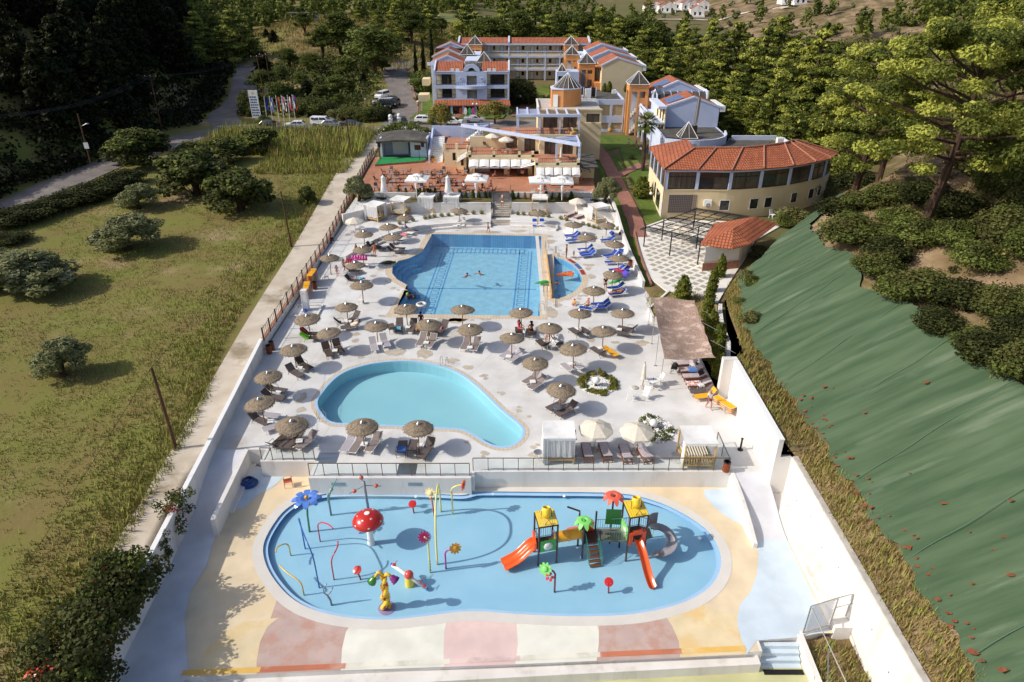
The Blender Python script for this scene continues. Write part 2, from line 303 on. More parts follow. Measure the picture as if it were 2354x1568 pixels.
M.hill=mat('dry_hillside',S(158,134,106),S(112,94,64),scale=.35,detail=9,rg=1,bump=.8,bscale=3,c3=S(92,84,46),c3scale=.12,c3range=(.45,.6))
M.earth=mat('garden_earth',S(104,92,58),S(124,104,74),scale=.3,detail=9,rg=1,bump=.4,bscale=4,c3=S(92,96,50),c3scale=.03,c3range=(.4,.6))
M.lawn=mat('lawn_grass',S(94,112,42),S(74,96,34),scale=.6,detail=9,rg=1,bump=.8,bscale=14,c3=S(120,124,58),c3scale=.2)
terrain()
def ribbon(name,pts,w,m,dz=.05,k='structure',flat=None,side=24,steps=6):
 """a strip laid over the ground along a line""";P=[]
 for a,b in zip(pts,pts[1:]):
  n=max(1,int(math.dist(a[:2],b[:2])/1.5));P+=[lp(V3(a[:2]),V3(b[:2]),i/n)for i in Rn(n)]
 P.append(V3(pts[-1][:2]));Q=[]
 for i in Rn(len(P)):
  lo,hi=max(0,i-4),min(len(P)-1,i+4);Q.append(sum(P[lo:hi+1],V3((0,0)))/(hi-lo+1)if 4<i<len(P)-5 else P[i])
 ws=w if callable(w)else(lambda t:w);rows=[]
 for i,p in En_(Q):
  t=(Q[min(i+1,len(Q)-1)]-Q[max(i-1,0)]).normalized();nn=V3((-t.y,t.x));ww=ws(i/(len(Q)-1));rows.append([(p.x+nn.x*ww*s,p.y+nn.y*ww*s)for s in[(-.5+j/steps)for j in Rn(steps+1)]])
 b=MB();n=steps+1;v=[(x,y,(T(x,y)+dz if flat is None else flat))for r in rows for x,y in r];f=[(i*n+j+1,i*n+j,(i+1)*n+j,(i+1)*n+j+1)for i in Rn(len(rows)-1)for j in Rn(n-1)];b.add(v,f);o=b.bd(name,m,sh_=True)
 if k:kind(o,k)
 return o
def patch(name,c,m,dz=.03,nx=24,ny=24,k='structure'):
 """four corners (x,y), laid over the ground""";b=MB();v=[]
 for i in Rn(ny+1):
  for j in Rn(nx+1):
   a=lp(V3(c[0]),V3(c[1]),j/nx);d=lp(V3(c[3]),V3(c[2]),j/nx);p=lp(a,d,i/ny);v.append((p.x,p.y,T(p.x,p.y)+dz))
 f=[(i*(nx+1)+j,i*(nx+1)+j+1,(i+1)*(nx+1)+j+1,(i+1)*(nx+1)+j)for i in Rn(ny)for j in Rn(nx)];b.add(v,f);o=b.bd(name,m,sh_=True)
 if k:kind(o,k)
 return o
 # roads and paths outside the pool area
ribbon('road',[(-64,40),(-68,75),(-66.5,99),(-63.5,112),(-62,123),(-58.5,132),(-52,137.5),(-45,137),(-36,135.5),(-24.2,134.5)],lambda t:6.6+1.2*ss(.55,1,t),M.asphalt,.07)
ribbon('side_road',[(-55.5,138),(-62,150),(-63,168),(-70,195),(-82,217),(-100,245)],6.,M.asphalt,.10)
ribbon('path',[(-24.4,134.4),(-25.5,118),(-24.9,100),(-24.1,75),(-23.8,60),(-23.2,50),(-22.2,38),(-21.5,28),(-20.7,17)],lambda t:3.8-1.4*ss(.4,.75,t),M.path,.06)
ribbon('driveway',[(-23.9,135),(-16,139),(-5,141.5),(4,142.5),(11,143)],8.,M.asphalt,.13)
ribbon('hotel_drive',[(-23,139),(-22.5,150),(-24.5,166),(-29,182),(-32,196),(-29,212)],6.2,M.asphalt,.17)
ribbon('hill_road',[(36,116),(41,120),(47,122)],6,M.asphalt,.1)
ribbon('far_track',[(120,330),(70,345),(20,338),(-40,352)],4,M.path,.3)
patch('lawn',[(13.9,66.2),(14.7,66.2),(18.4,116),(13.9,116)],M.lawn,.10,10,50)
patch('lawn',[(17.6,84.3),(21.6,90),(22,126),(18.9,126)],M.lawn,.10,14,40)
patch('lawn',[(12.2,116),(22,124),(21.4,131),(12.4,131)],M.lawn,.10,14,14)
patch('lawn',[(-21.5,146.4),(-2,147.2),(-1,153),(-20,159)],M.lawn,.20,24,10)
patch('lawn',[(-21,159),(-17.6,158),(-19,186),(-27,190)],M.lawn,.13,10,24)
patch('lawn',[(1,155),(9,155),(9,176),(2,172)],M.lawn,.13,10,20)
patch('far_field',[(-30,318),(8,318),(14,372),(-36,372)],mat('pale_green_crop',S(122,126,72),S(108,112,60),scale=.1,rg=1),.5,10,10)
patch('dry_meadow',[(-60,196),(-20,200),(-18,300),(-90,300)],mat('dry_grass_slope',S(142,118,76),S(108,96,54),scale=.12,detail=9,rg=1,bump=.6,bscale=2,c3=S(86,84,40),c3scale=.06,c3range=(.5,.62)),.06,30,30)
ribbon('garden_path',[(15.9,81.2),(16.6,90),(16.2,101),(15.6,112),(15.2,121),(13.4,128),(5,131)],2.1,M.pavep,.16)
ribbon('garden_path',[(15.5,105),(18,108),(21.6,112)],1.6,M.pavep,.19)
ribbon('garden_path',[(-12.5,146.4),(-10.3,153.4)],1.6,M.pavep,.26)
ribbon('garden_path',[(.8,150),(3.4,160),(3.6,172)],2.4,M.pavep,.18)
# ---------------------------------------------------------------- pool terrace
SY=[(-21.9,73.4),(-19.4,73.7),(-16.3,80.6),(-11.7,84.4),(-7,85.8),(-2.8,86.2)]
SYR=[(-.2,86.2),(2.5,85.8),(5,85.1),(6,84.7)]
SYR2=[(7.2,84.2),(10.6,80.8),(13.5,80.8)]
# pools (outlines at water level)
def cr(pts,n=6):
 """closed smooth curve through points""";out=[];k=len(pts)
 for i in Rn(k):
  p0,p1,p2,p3=[V3(pts[(i+j-1)%k])for j in Rn(4)]
  for s in Rn(n):
   t=s/n;q=.5*((2*p1)+(p2-p0)*t+(2*p0-5*p1+4*p2-p3)*t*t+(3*p1-p0-3*p2+p3)*t**3);out.append((q.x,q.y))
 return out
def ofs_(poly,d):
 n=len(poly);a=sum(poly[i][0]*poly[(i+1)%n][1]-poly[(i+1)%n][0]*poly[i][1]for i in Rn(n));s=1 if a>0 else-1;out=[]
 for i in Rn(n):
  p=V3(poly[i]);e1=(p-V3(poly[i-1])).normalized();e2=(V3(poly[(i+1)%n])-p).normalized();n1=V3((e1.y,-e1.x))*s;n2=V3((e2.y,-e2.x))*s;b=(n1+n2);b=b.normalized()if b.length>1e-3 else n1;out.append(tu_(p+b*d/max(.5,b.dot(n1))))
 return out
bay=[(-11.0,70.6)]+[G('U',u,v).xy[:]for u,v in[(935,655),(912,642),(901,628),(902,612),(916,600),(940,594),(965,592)]]
main_pool=[(-11.54,59.9),(2.7,59.4),(3.7,82.1),(-10.15,82.9)]+[(-10.72,76.5)]+[bay[i]for i in(6,5,4,3,2,1)]+[(-11.18,67.0)]
half=[(4.95,75.8)]+[G('U',u,v).xy[:]for u,v in[(1275,590),(1295,597),(1315,608),(1329,622),(1338,640),(1334,655),(1322,669),(1300,681),(1278,688)]]+[(4.35,63.5)]
kid_l=[G('U',u,v).xy[:]for u,v in[(740,905),(760,880),(790,857),(835,841),(885,833),(938,831),(990,837),(1040,852),(1078,875),(1112,905),(1150,942),(1185,970),(1200,988),(1196,1006),(1176,1022),(1148,1026),(1118,1016),(1090,998),(1056,985)]]
kidney=cr(kid_l+[G('U',u,v).xy[:]for u,v in[(1000,982),(900,977),(800,973),(764,970),(744,955),(731,935),(731,918)]],3)
KZ=-1.3
kids=cr([G('U',u,v,KZ).xy[:]for u,v in[(625,1210),(658,1170),(705,1145),(770,1133),(900,1132),(1000,1135),(1060,1138),(1085,1133),(1110,1130),(1250,1131),(1420,1134),(1500,1150),(1565,1178),(1620,1215),(1650,1258),(1656,1305),(1630,1350),(1570,1385),(1480,1408),(1390,1416),(1280,1416),(1180,1411),(1080,1405),(980,1416),(900,1424),(820,1422),(740,1408),(680,1382),(640,1345),(612,1300),(605,1255)]],4)
def pool(name,lb_,oln,depth,z0,mfloor,mwall,mwater,mcop,cw=.55,holes_above=None,band=None,wl=.12):
 t=thg(name,lb_,'swimming pool',(0,0,0));b=MB();b.sheet(oln,[],z0-depth);b.bd('floor',mfloor,t);b=MB();n=len(oln);a=sum(oln[i][0]*oln[(i+1)%n][1]-oln[(i+1)%n][0]*oln[i][1]for i in Rn(n));o=oln if a>0 else oln[::-1];b.add([(x,y,z0-depth)for x,y in o]+[(x,y,z0)for x,y in o],[((i+1)%n,i,n+i,n+(i+1)%n)for i in Rn(n)]);b.bd('wall',mwall,t);b=MB();b.sheet(ofs_(oln,-.004),[],z0-wl);b.bd('water',mwater,t)
 if cw:
  b=MB();b.sheet(ofs_(oln,cw),[oln],z0+.012);b.bd('coping',mcop,t)
 return t
M.tileB=patmat('pool_mosaic_ripples','brick',S(172,212,228),S(162,204,223),cC=S(166,208,225),bw=.3,bh=.3,mortar=.02,coord='Object',nf=.35,nscale=1.2,rg=.4)  # tile mottling puts the water's ripple sparkle into the floor colour
M.tileW=patmat('pool_wall_mosaic','brick',S(122,180,214),S(100,158,202),cC=S(114,172,208),bw=.3,bh=.3,mortar=.03,coord='Object',nf=.2,rg=.4)
M.tilekey=mat('deep_blue_mosaic',S(96,156,202),S(84,144,192),scale=3,rg=.4)
M.kidfloor=mat('kids_pool_paint',S(160,204,226),S(152,198,222),scale=.5,detail=8,rg=.6,bump=.05,bscale=6)
M.kidrim=mat('kids_pool_rim',S(168,202,230),S(160,196,226),scale=1,rg=.6)
M.kidneyfloor=mat('turquoise_pool_paint',S(166,206,216),S(158,200,211),scale=.25,detail=5,rg=.6)
M.water=glassy('pool_water',(.84,.95,.98,1),rg=.03,bump=.55,bs=2.6)
M.water2=glassy('still_pool_water',(.86,.97,.97,1),rg=.03,bump=.05,bs=3.)
M.water3=glassy('shallow_pool_water',(.955,.985,.99,1),rg=.04,bump=.4,bs=6.)
M.cop=patmat('stone_coping','brick',S(222,208,186),S(196,172,142),cC=S(212,196,172),bw=.3,bh=.16,mortar=.02,coord='Object',nf=.25)
M.copk=patmat('white_grating','brick',S(236,232,224),S(208,202,192),bw=.06,bh=.06,mortar=.012,coord='Object',nf=.15)
M.copc=patmat('checked_coping','brick',S(236,214,180),S(178,196,226),cC=S(232,222,206),bw=.3,bh=.3,mortar=.06,coord='Object',nf=.1)
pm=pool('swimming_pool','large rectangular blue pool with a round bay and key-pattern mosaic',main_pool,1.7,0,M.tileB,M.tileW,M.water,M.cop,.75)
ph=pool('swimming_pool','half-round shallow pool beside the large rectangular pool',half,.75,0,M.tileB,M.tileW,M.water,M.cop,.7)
pk=pool('swimming_pool','turquoise kidney-shaped pool with still water in the middle of the deck',kidney,1.05,0,M.kidneyfloor,M.kidneyfloor,M.water2,M.cop,.5)
b=MB();b.sheet(ofs_(kidney,.22),[kidney],.02);b.bd('rim',M.kidrim,pk)
pw=pool('swimming_pool','shallow sky-blue splash pool full of play equipment',kids,.38,KZ,M.kidfloor,mat('kids_pool_wall',S(108,166,204),S(100,160,200),scale=1,rg=.6),M.water3,M.copk,.62,wl=.22)
b=MB();b.sheet(ofs_(kids,.04),[ofs_(kids,-.26)],KZ-.1);b.bd('rim',M.kidrim,pw)
# key pattern bands on the floor of the large pool
b=MB();zf=-1.696
def strip(p,q,wd):
 p,q=V3(p),V3(q);t=(q-p).normalized();n=V3((-t.y,t.x))*wd/2;b.poly([(*(p-n),zf),(*(q-n),zf),(*(q+n),zf),(*(p+n),zf)])
def keyband(p,q,wd,side):
 p,q=V3(p),V3(q);t=(q-p).normalized();n=V3((-t.y,t.x))*side;ln=(q-p).length;k=int(ln/1.05);strip(p,q,.17);strip(p+n*wd,q+n*wd,.17)
 for i in Rn(k):
  a=p+t*(i*ln/k+.15);s0=a+n*.3;s1=a+n*(wd-.3);c1=s1+t*.62;c0=s0+t*.62;strip(s0,s1,.13);strip(s1,c1,.13);strip(c1,c0+n*(wd*.2),.13);strip(c0+n*.1+t*.22,s0+t*.2+n*.1,.13)
keyband((-10.2,60.6),(1.9,60.2),1.2,1);keyband((1.5,61.8),(2.5,81.2),1.5,1);keyband((-8.2,80.9),(1.9,80.4),-1.2,-1)
keyband((-9.6,61.7),(-8.8,80.8),1.5,-1)
strip((-12.6,69.9),(2.7,69.5),.22)
b.bd('key_pattern',M.tilekey,pm)
# round steps in the bay
b=MB()
for i,(d,z)in En_([(.45,-.45),(.9,-.8),(1.35,-1.2)]):
 ins=[(x+d*(1 if i2 not in(0,)else 1),y)for i2,(x,y)in En_(bay[1:7])];b.prism(bay[1:7]+ins[::-1],-1.69,z)
b.bd('step',M.tileW,pm)
b=MB();b.bx(2.95,3.35,59.7,82.1,-.02,.03);b.bd('overflow_grating',M.copk,pm)
# coloured tiles on the half-round rim
for cA,cB,c in[((1303,597),(1317,606),(150,56,44)),((1318,607),(1330,619),(60,100,160)),((1331,621),(1337,632),(150,160,90))]:
 p=G('U',*cA).xy;q=G('U',*cB).xy;d=(q-p).normalized();n_=V3((d.y,-d.x));b=MB()
 if n_.x<0:n_=-n_
 b.slb([(*p,.03),(*(p+n_*.45),.03),(*(q+n_*.45),.03),(*q,.03)][::-1],.02);b.bd('rim_tile',col('tile%d'%c[0],*c),ph)
 # decks
front=[(-13.4,37.1),(-13.4,35.4),(-2.75,35.4),(-2.75,36.0),(14.7,36.0)]
deck_out=[(-21.8,93.5),(-21.8,52),(-20.95,38.4),(-17.2,38.4),(-17.2,37.1)]+front+[(16.9,36.0),(16.9,44.9),(16.35,45.2),(16.35,53),(16.9,57.5),(13.6,58.2),(13.4,60.3),(16.2,64.4),(14.9,69.0),(14.2,66.2),(13.75,66.5),(13.5,93.5)]
b=MB();b.sheet(deck_out,[main_pool,half,kidney],0);kind(b.bd('pool_deck',M.deck),'structure')
sub=SY+[(-2.8,90.5),(-2.8,91.5),(-21.9,91.5)]
b=MB();b.prism(sub,.0,.5);b.prism(SYR+SYR2+[(13.55,91.5),(-.2,91.5)],.0,.5);kind(b.bd('upper_deck',M.deck),'structure')
def smooth_open(pts,n=5):
 out=[]
 for i in Rn(len(pts)-1):
  p0=V3(pts[max(i-1,0)]);p1=V3(pts[i]);p2=V3(pts[i+1]);p3=V3(pts[min(i+2,len(pts)-1)])
  for s in Rn(n):
   t=s/n;q=.5*((2*p1)+(p2-p0)*t+(2*p0-5*p1+4*p2-p3)*t*t+(3*p1-p0-3*p2+p3)*t**3);out.append((q.x,q.y))
 out.append(tu_(pts[-1]));return out
for p,wd in((SY[1:],'left'),(SYR,'right of stairs'),(SYR2,'right end')):
 nm={'left':'curved white planter kerb with a bench step west of the pool stairs','right of stairs':'short curved white planter kerb just east of the pool stairs','right end':'angled white planter kerb in front of the eastern canopy bed'}[wd];q=smooth_open(p);b=MB()
 for w0,z1,d0 in((.32,.62,.0),(.55,.25,.32)):
  for a,c in zip(q,q[1:]):
   a,c=V3(a),V3(c);t=(c-a).normalized();n=V3((t.y,-t.x));b.prism([tu_(a+n*d0),tu_(c+n*d0),tu_(c+n*(d0+w0)),tu_(a+n*(d0+w0))],0.002,z1)
 tag(b.bd('planter_kerb',M.white),nm,'kerb')
 # joints in the concrete
b=MB()
for p,q in[(G('U',1246,700),G('U',1075,866)),(G('U',1222,712),G('U',1510,722)),(G('U',770,965),G('U',715,1040)),(G('U',880,610),G('U',660,905)),(G('U',1247,640),G('U',1252,470))]:
 t=(q-p).normalized();n=V3((-t.y,t.x,0))*.012;z=V3((0,0,.006));b.poly([p-n+z,q-n+z,q+n+z,p+n+z])
kind(b.bd('deck_joint',M.kerb),'structure')
# wet stains and mats on the deck
M.wet=mat('damp_concrete',S(178,166,148),S(196,186,168),scale=2,rg=.6)
b=MB()
for i,(c,x,y,a,bb)in En_([('B',470,596,1.6,.3),('B',930,590,1.3,.3),('B',1345,720,.9,.25),('B',1330,660,.7,.25),('B',1355,745,.6,.2),('B',1880,1050,.6,.25),('B',1905,1200,.5,.35),('B',1640,1140,.5,.2),('C5',330,890,1.0,.45),('C5',710,980,.7,.22),('C5',920,1075,.5,.2),('C5',1130,1190,.4,.16),('C5',690,430,1.9,.32),('C5',1150,420,.8,.2),('C5',760,450,1.2,.3),('C4',1430,800,.4,.2),('C4',1420,885,.4,.25),('C4',1950,1040,1.0,.4),('C6',520,660,.45,.25),('C6',810,690,.5,.15),('C6',1150,700,.7,.3),('PL',400,1330,.5,.18),('C5',2020,330,.7,.8),('A',2300,540,.6,.2)]):
 p=G(c,x,y);r2=RR(i);n=14;b.poly([(p.x+a*Cs(2*PI*j/n)*r2.uniform(.65,1.15),p.y+bb*2*Sn(2*PI*j/n)*r2.uniform(.6,1.15),.005)for j in Rn(n)])
for i in Rn(70):
 P=(main_pool,half,kidney)[i%3];j=rnd.randrange(len(P));p=lp(V3(ofs_(P,ru(.9,2.2))[j]),V3(ofs_(P,1.2)[(j+1)%len(P)]),rnd.random());a=ru(.12,.45);b.poly([(p.x+a*Cs(2*PI*k/9)*ru(.6,1.2),p.y+a*Sn(2*PI*k/9)*ru(.6,1.2),.0065+i*.0001)for k in Rn(9)])
kind(b.bd('damp_patch',M.wet),'structure')
# splash-pool level: painted fields
kd=[(-19.9,31.5),(-18.2,21.2),(-16.45,21.83),(12.75,23.3),(12.75,23.9),(15.05,24.1),(15.6,24.35),(17.0,24.35),(17.0,31),(14.75,31.2),(14.75,36.0),(-2.75,36.05),(-13.4,36.0),(-13.4,37.1),(-18.5,38.3),(-18.4,31.6)]
def paint(n,*c,**k):return mat(n,S(*c),S(*[int(x*.93)for x in c]),scale=k.get('s',.7),detail=9,rg=.85,bump=.15,bscale=14,c3=S(*k.get('c3',[int(x*.85)for x in c])),c3scale=k.get('c3s',.6),c3range=k.get('r',(.52,.68)))
M.sand=paint('sand_paint',232,212,178,c3=(226,204,164))
M.yel=paint('yellow_paint',232,212,172,c3=(226,194,136),r=(.48,.62))
M.terra=paint('terracotta_paint',200,176,166,c3=(190,152,136),r=(.45,.62),c3s=.9)
M.creamp=paint('cream_paint',236,234,220,c3=(228,225,208))
M.pinkp=paint('pink_paint',232,204,196,c3=(222,190,182))
M.lblue=paint('pale_blue_paint',206,220,230,c3=(190,206,216),r=(.5,.75),c3s=.35)
M.greenp=paint('pale_green_paint',198,196,148,c3=(184,180,128),r=(.5,.7))
rim=ofs_(kids,.3)
b=MB();b.sheet(kd,[kids],KZ);kind(b.bd('splash_deck',M.sand),'structure')
FN_=[0]
def fld_(name,pts,m,z):
 FN_[0]+=1;z+=.0008*FN_[0];b=MB();b.sheet(pts,[],z);kind(b.bd(name,m),'structure')
def Kp(l):return[G('U',u,v,KZ).xy[:]for u,v in l]
def under(u0,u1,n=14):
 """outer edge of the pool rim between two survey columns""";out=[]
 for i in Rn(n+1):
  u=lp(u0,u1,i/n);best=None
  for p,q in zip(rim,rim[1:]+rim[:1]):
   for s in Rn(6):
    m_=lp(V3(p),V3(q),s/6)
    if m_.y<28.5:
     uu=1176.5+FF*m_.x/(m_.y*Cs(PIT)+(CH-KZ)*Sn(PIT))
     if best is None or abs(uu-u)<best[0]:best=(abs(uu-u),tu_(m_))
  out.append(best[1])
 return out
fld_('painted_strip',under(640,805)+Kp([(795,1452),(786,1490),(783,1541)])+Kp([(590,1549),(590,1520),(598,1475),(615,1440)]),M.terra,KZ+.004)
fld_('painted_strip',under(812,1030)+Kp([(1021,1450),(1019,1500),(1021,1533)])+Kp([(783,1541),(786,1490),(795,1452)]),M.creamp,KZ+.004)
fld_('painted_strip',under(1036,1180)+Kp([(1187,1440),(1190,1480),(1184,1527)])+Kp([(1021,1533),(1019,1500),(1021,1450)]),M.pinkp,KZ+.004)
fld_('painted_strip',under(1186,1370)+Kp([(1376,1450),(1376,1480),(1371,1519)])+Kp([(1184,1527),(1190,1480),(1187,1440)]),M.creamp,KZ+.004)
fld_('painted_strip',under(1376,1525)+Kp([(1545,1440),(1560,1475),(1563,1511)])+Kp([(1371,1519),(1376,1480),(1376,1450)]),M.terra,KZ+.004)
fld_('painted_strip',under(1530,1600,6)+Kp([(1640,1400),(1695,1420),(1700,1470),(1716,1504)])+Kp([(1563,1511),(1560,1475),(1545,1440)]),M.yel,KZ+.004)
fld_('painted_strip',Kp([(520,1445),(560,1430),(640,1420),(615,1440),(598,1475),(590,1520),(590,1549),(416,1556),(450,1520)]),M.yel,KZ+.004)
fld_('painted_strip',[(14.7,30.9),(14.7,35.9)]+Kp([(1617,1126),(1620,1143),(1640,1165),(1672,1190),(1706,1207)])+[(14.5,31.5)],M.lblue,KZ+.004)
fld_('painted_strip',Kp([(1716,1504),(1695,1440),(1694,1420),(1700,1390),(1725,1360),(1739,1320),(1743,1275)])+[(14.9,30.9),(14.9,31.1),(16.9,31.1),(16.9,24.5),(15.1,24.1),(12.8,23.9)],M.lblue,KZ+.005)
fld_('painted_strip',[(-18.35,34.0),(-18.45,38.2),(-15.6,37.6)]+Kp([(628,1120),(590,1140),(555,1170)]),M.lblue,KZ+.005)
# the two sloping lanes
def lane(name,x0a,x1a,x0b,x1b,ya,yb,za,zb,m):
 b=MB();n=16
 for i in Rn(n):
  t0,t1=i/n,(i+1)/n;f=lambda t:lp(za,zb,ss(0,1,t));b.poly([(lp(x0a,x0b,t0),lp(ya,yb,t0),f(t0)),(lp(x0a,x0b,t1),lp(ya,yb,t1),f(t1)),(lp(x1a,x1b,t1),lp(ya,yb,t1),f(t1)),(lp(x1a,x1b,t0),lp(ya,yb,t0),f(t0))])
 kind(b.bd(name,m),'structure')
M.lane=paint('pale_lilac_concrete',218,218,222,c3=(204,204,208),r=(.5,.75),c3s=.4)
lane('ramp',-21.1,-18.7,-20.35,-18.3,38.4,30.8,0,KZ+.006,M.lane)
b=MB();b.sheet([(-20.4,30.8),(-18.3,30.8),(-17.95,29.0),(-18.15,27.2),(-17.7,25.3),(-16.7,23.2),(-16.0,21.8),(-19.2,18),(-20.6,22)],[],KZ+.02);kind(b.bd('lower_lane',M.lane),'structure')
lane('ramp',14.75,16.95,14.75,16.95,36.0,31.0,0,KZ+.008,M.lane)
# front edge: step band and the green court below
b=MB();b.prism([(-17.2,21.0),(12.7,22.75),(12.7,23.3),(-16.5,21.8)],-2.3,-1.62);b.prism([(-16.9,21.75),(12.8,23.27),(12.8,23.6),(-16.9,22.1)],-2.3,KZ-.004)
b.prism([(12.72,23.28),(12.9,23.28),(12.9,24.02),(15.05,24.12),(15.05,24.25),(12.72,24.1)],-2.4,KZ-.002);kind(b.bd('front_step',M.white),'structure')
for u0,u1,cn in((415,590,'es_yellow'),(590,783,'es_terra'),(783,1021,'es_cream'),(1021,1184,'es_pink'),(1184,1371,'es_cream'),(1371,1563,'es_terra'),(1563,1716,'es_yellow')):
 f=lambda u:(u-415)/(1745-415);p=lambda u,o:(lp(-16.45,12.72,f(u)),lp(21.86,23.32,f(u))+o)
 if cn not in M:M[cn]={'es_yellow':paint(cn,236,190,100,c3=(226,206,160)),'es_terra':paint(cn,202,124,92,c3=(206,160,140)),'es_cream':paint(cn,236,232,214),'es_pink':paint(cn,236,208,200)}[cn]
 b=MB();b.sheet([p(u0,0),p(u1,0),p(u1,.3),p(u0,.3)],[],KZ+.022);kind(b.bd('edge_stripe',M[cn]),'structure')
b=MB();b.sheet([(-40,5),(15.3,5),(15.3,24.3),(-40,24.3)],[],-2.26);kind(b.bd('green_court',M.greenp),'structure')
# ---------------------------------------------------------------- walls, rails and steps round the pools
def wln(name,lb_,pts,w,z0,ztop,m,cap=None,capm=None,side=1):
 t=thg(name,lb_,'wall');b=MB();cb=MB()
 for i,(a,c)in En_(zip(pts,pts[1:])):
  za,zc=(ztop[i],ztop[i+1])if isinstance(ztop,(list,tu_))else(ztop,ztop);a,c=V3(a),V3(c);d=(c-a).normalized();n=V3((-d.y,d.x))*w*side;q=[a,c,c+n,a+n];zz=[za,zc,zc,za];b.prism([tu_(x)for x in q],z0,0,ztop=zz)
  if cap:
   o=n.normalized()*.03;q=[a-o,c-o,c+n+o,a+n+o];k0=[(p.x,p.y,z+.002)for p,z in zip(q,zz)];k1=[(p.x,p.y,z+cap)for p,z in zip(q,zz)];ar=sum(q[j].x*q[(j+1)%4].y-q[(j+1)%4].x*q[j].y for j in Rn(4));cb.hexa((k0+k1)if ar>0 else(k0[::-1]+k1[::-1]))
 b.bd('wall',m,t)
 if cap:cb.bd('coping',capm or m,t)
 return t
lw=[(wallx(y)+.03,y)for y in(52.2,45,38,27,16)]
wln('boundary_wall','plain white wall along the sloping lane beside the meadow',lw,.24,-2.2,[1.35,1.15,1.0,.95,.95],M.white,.05,M.wp)
fy=[52.3,60,68,76,84,92,100,108,115.5]
ftop=[.62+.15+1.75*ss(72,112,y)for y in fy]
fw=wln('fence_wall','low white wall with a terracotta coping carrying the brown metal fence',[(wallx(y)+.02,y)for y in fy],.26,-.6,ftop,M.white,.07,M.redbrick)
ft=thg('metal_fence','brown metal fence with square posts on the low terracotta-capped wall','fence')
b=MB()
def fz(y):return .62+.15+1.75*ss(72,112,y)+.07
for i in Rn(34):
 y=52.8+i*1.86;x=wallx(y)+.15;z=fz(y);p=MB();p.bx(x-.055,x+.055,y-.055,y+.055,z,z+1.32);p.bd('post',M.fencem,ft)
 if i<33:
  y2=y+1.86;x2=wallx(y2)+.15;z2=fz(y2)
  for h in(.12,1.2):b.tb([(x,y+.05,z+h),(x2,y2-.05,z2+h)],.022,4)
  for j in Rn(1,4):
   f=j/4;b.tb([(lp(x,x2,f),lp(y,y2,f),lp(z,z2,f)+.1),(lp(x,x2,f),lp(y,y2,f),lp(z,z2,f)+1.22)],.018,4)
b.bd('bars',M.fencem,ft)
# retaining walls in front
def bxw(lb_,*bxs,name='retaining_wall',m=None):
 t=thg(name,lb_,'wall');b=MB()
 for q in bxs:b.bx(*q)
 b.bd('wall',m or M.white,t);return t
t=thg('retaining_wall','white wall round the shaded corner beside the sloping lane, blue hose inside','wall')
b=MB();b.prism([(-18.75,38.45),(-18.45,38.45),(-18.15,31.4),(-18.42,31.4)],-2,.04);b.bx(-18.45,-17.0,38.35,38.6,-2,.04);b.bx(-17.2,-16.98,37.1,38.35,-2,.04);b.bd('wall',M.white,t)
b=MB();b.prism([(-18.45,38.3),(-18.1,38.3),(-17.95,33.4),(-18.3,33.4)],-2,-1.12);b.bd('bench_ledge',M.white,t)
bxw('left part of the white wall below the glass rail, orange chair in front',(-17.2,-13.4,37.05,37.25,-2,.03))
t=bxw('middle white wall with two vents between the deck and the splash pool',(-13.45,-2.7,35.3,35.52,-2,.03),(-13.45,-13.2,35.52,37.1,-2,.03))
for vx in(-12.0,-6.9):
 b=MB();b.bx(vx,vx+.95,35.285,35.299,-.62,-.34)
 for k in Rn(4):b.bx(vx+.03,vx+.92,35.276,35.284,-.6+k*.065,-.575+k*.065)
 b.bd('vent',M.steel,t)
bxw('long right part of the white wall below the glass rail',(-2.7,14.62,35.95,36.15,-2,.03),(-2.72,-2.5,35.53,35.94,-2,.03))
pts=[(14.6,36.1)]+[(14.6+.06*Sn(PI*i/10),36.1-5.7*i/10)for i in Rn(1,11)]
wln('lane_wall','thin white wall curving down beside the right-hand ramp',pts,.24,-1.9,[.05-1.0*((i/10)**1.5)for i in Rn(11)],M.white,None,side=1)
t=thg('tall_wall','tall white wall behind the yellow sunbeds, stepping down to the splash area','wall')
b=MB();b.bx(16.88,17.2,34.9,44.9,-2,3.42);b.bx(16.1,17.2,44.92,45.4,-.2,3.5);b.bd('wall',M.white,t)
b=MB();b.bx(16.85,17.23,34.88,44.9,3.425,3.49);b.bd('coping',M.wp,t)
t=thg('tall_wall','long white wall with a ledge and drain holes beside the splash area','wall')
b=MB();b.bx(17.93,18.22,13,34.9,-3,2.08);b.bx(17.2,17.93,34.9,35.15,-2,2.08);b.bd('wall',M.white,t)
b=MB();b.bx(17.0,17.92,24.35,34.88,-2,-.88);b.bd('ledge',M.white,t)
b=MB();b.bx(17.98,18.32,13,34.9,2.085,2.16);b.bd('coping',M.kerb,t)
b=MB()
for i in Rn(9):y=33-2*i;b.bx(17.915,17.935,y,y+.05,.1+(i%2)*.5,.2+(i%2)*.5)
b.bd('weep_hole',col('weep',90,84,76),t)
b=MB();b.tb([(17.5,33.6,-.88),(17.5,33.6,-.35),(17.38,33.6,-.3)],.035,6);tag(b.bd('tap_pipe',M.wp),'short white pipe stub on the ledge beside the lane','pipe')
# low rough stone wall behind the hedge
sw=[(16.4,45.5),(17.6,48.5),(18.6,52),(19.0,55.5),(19.8,59),(20.4,61)]
wln('stone_wall','low rough white stone wall curving behind the conifer hedge',sw,.35,-.6,[1.0,1.1,1.2,1.1,.9,.6],M.stonew,None,side=-1)
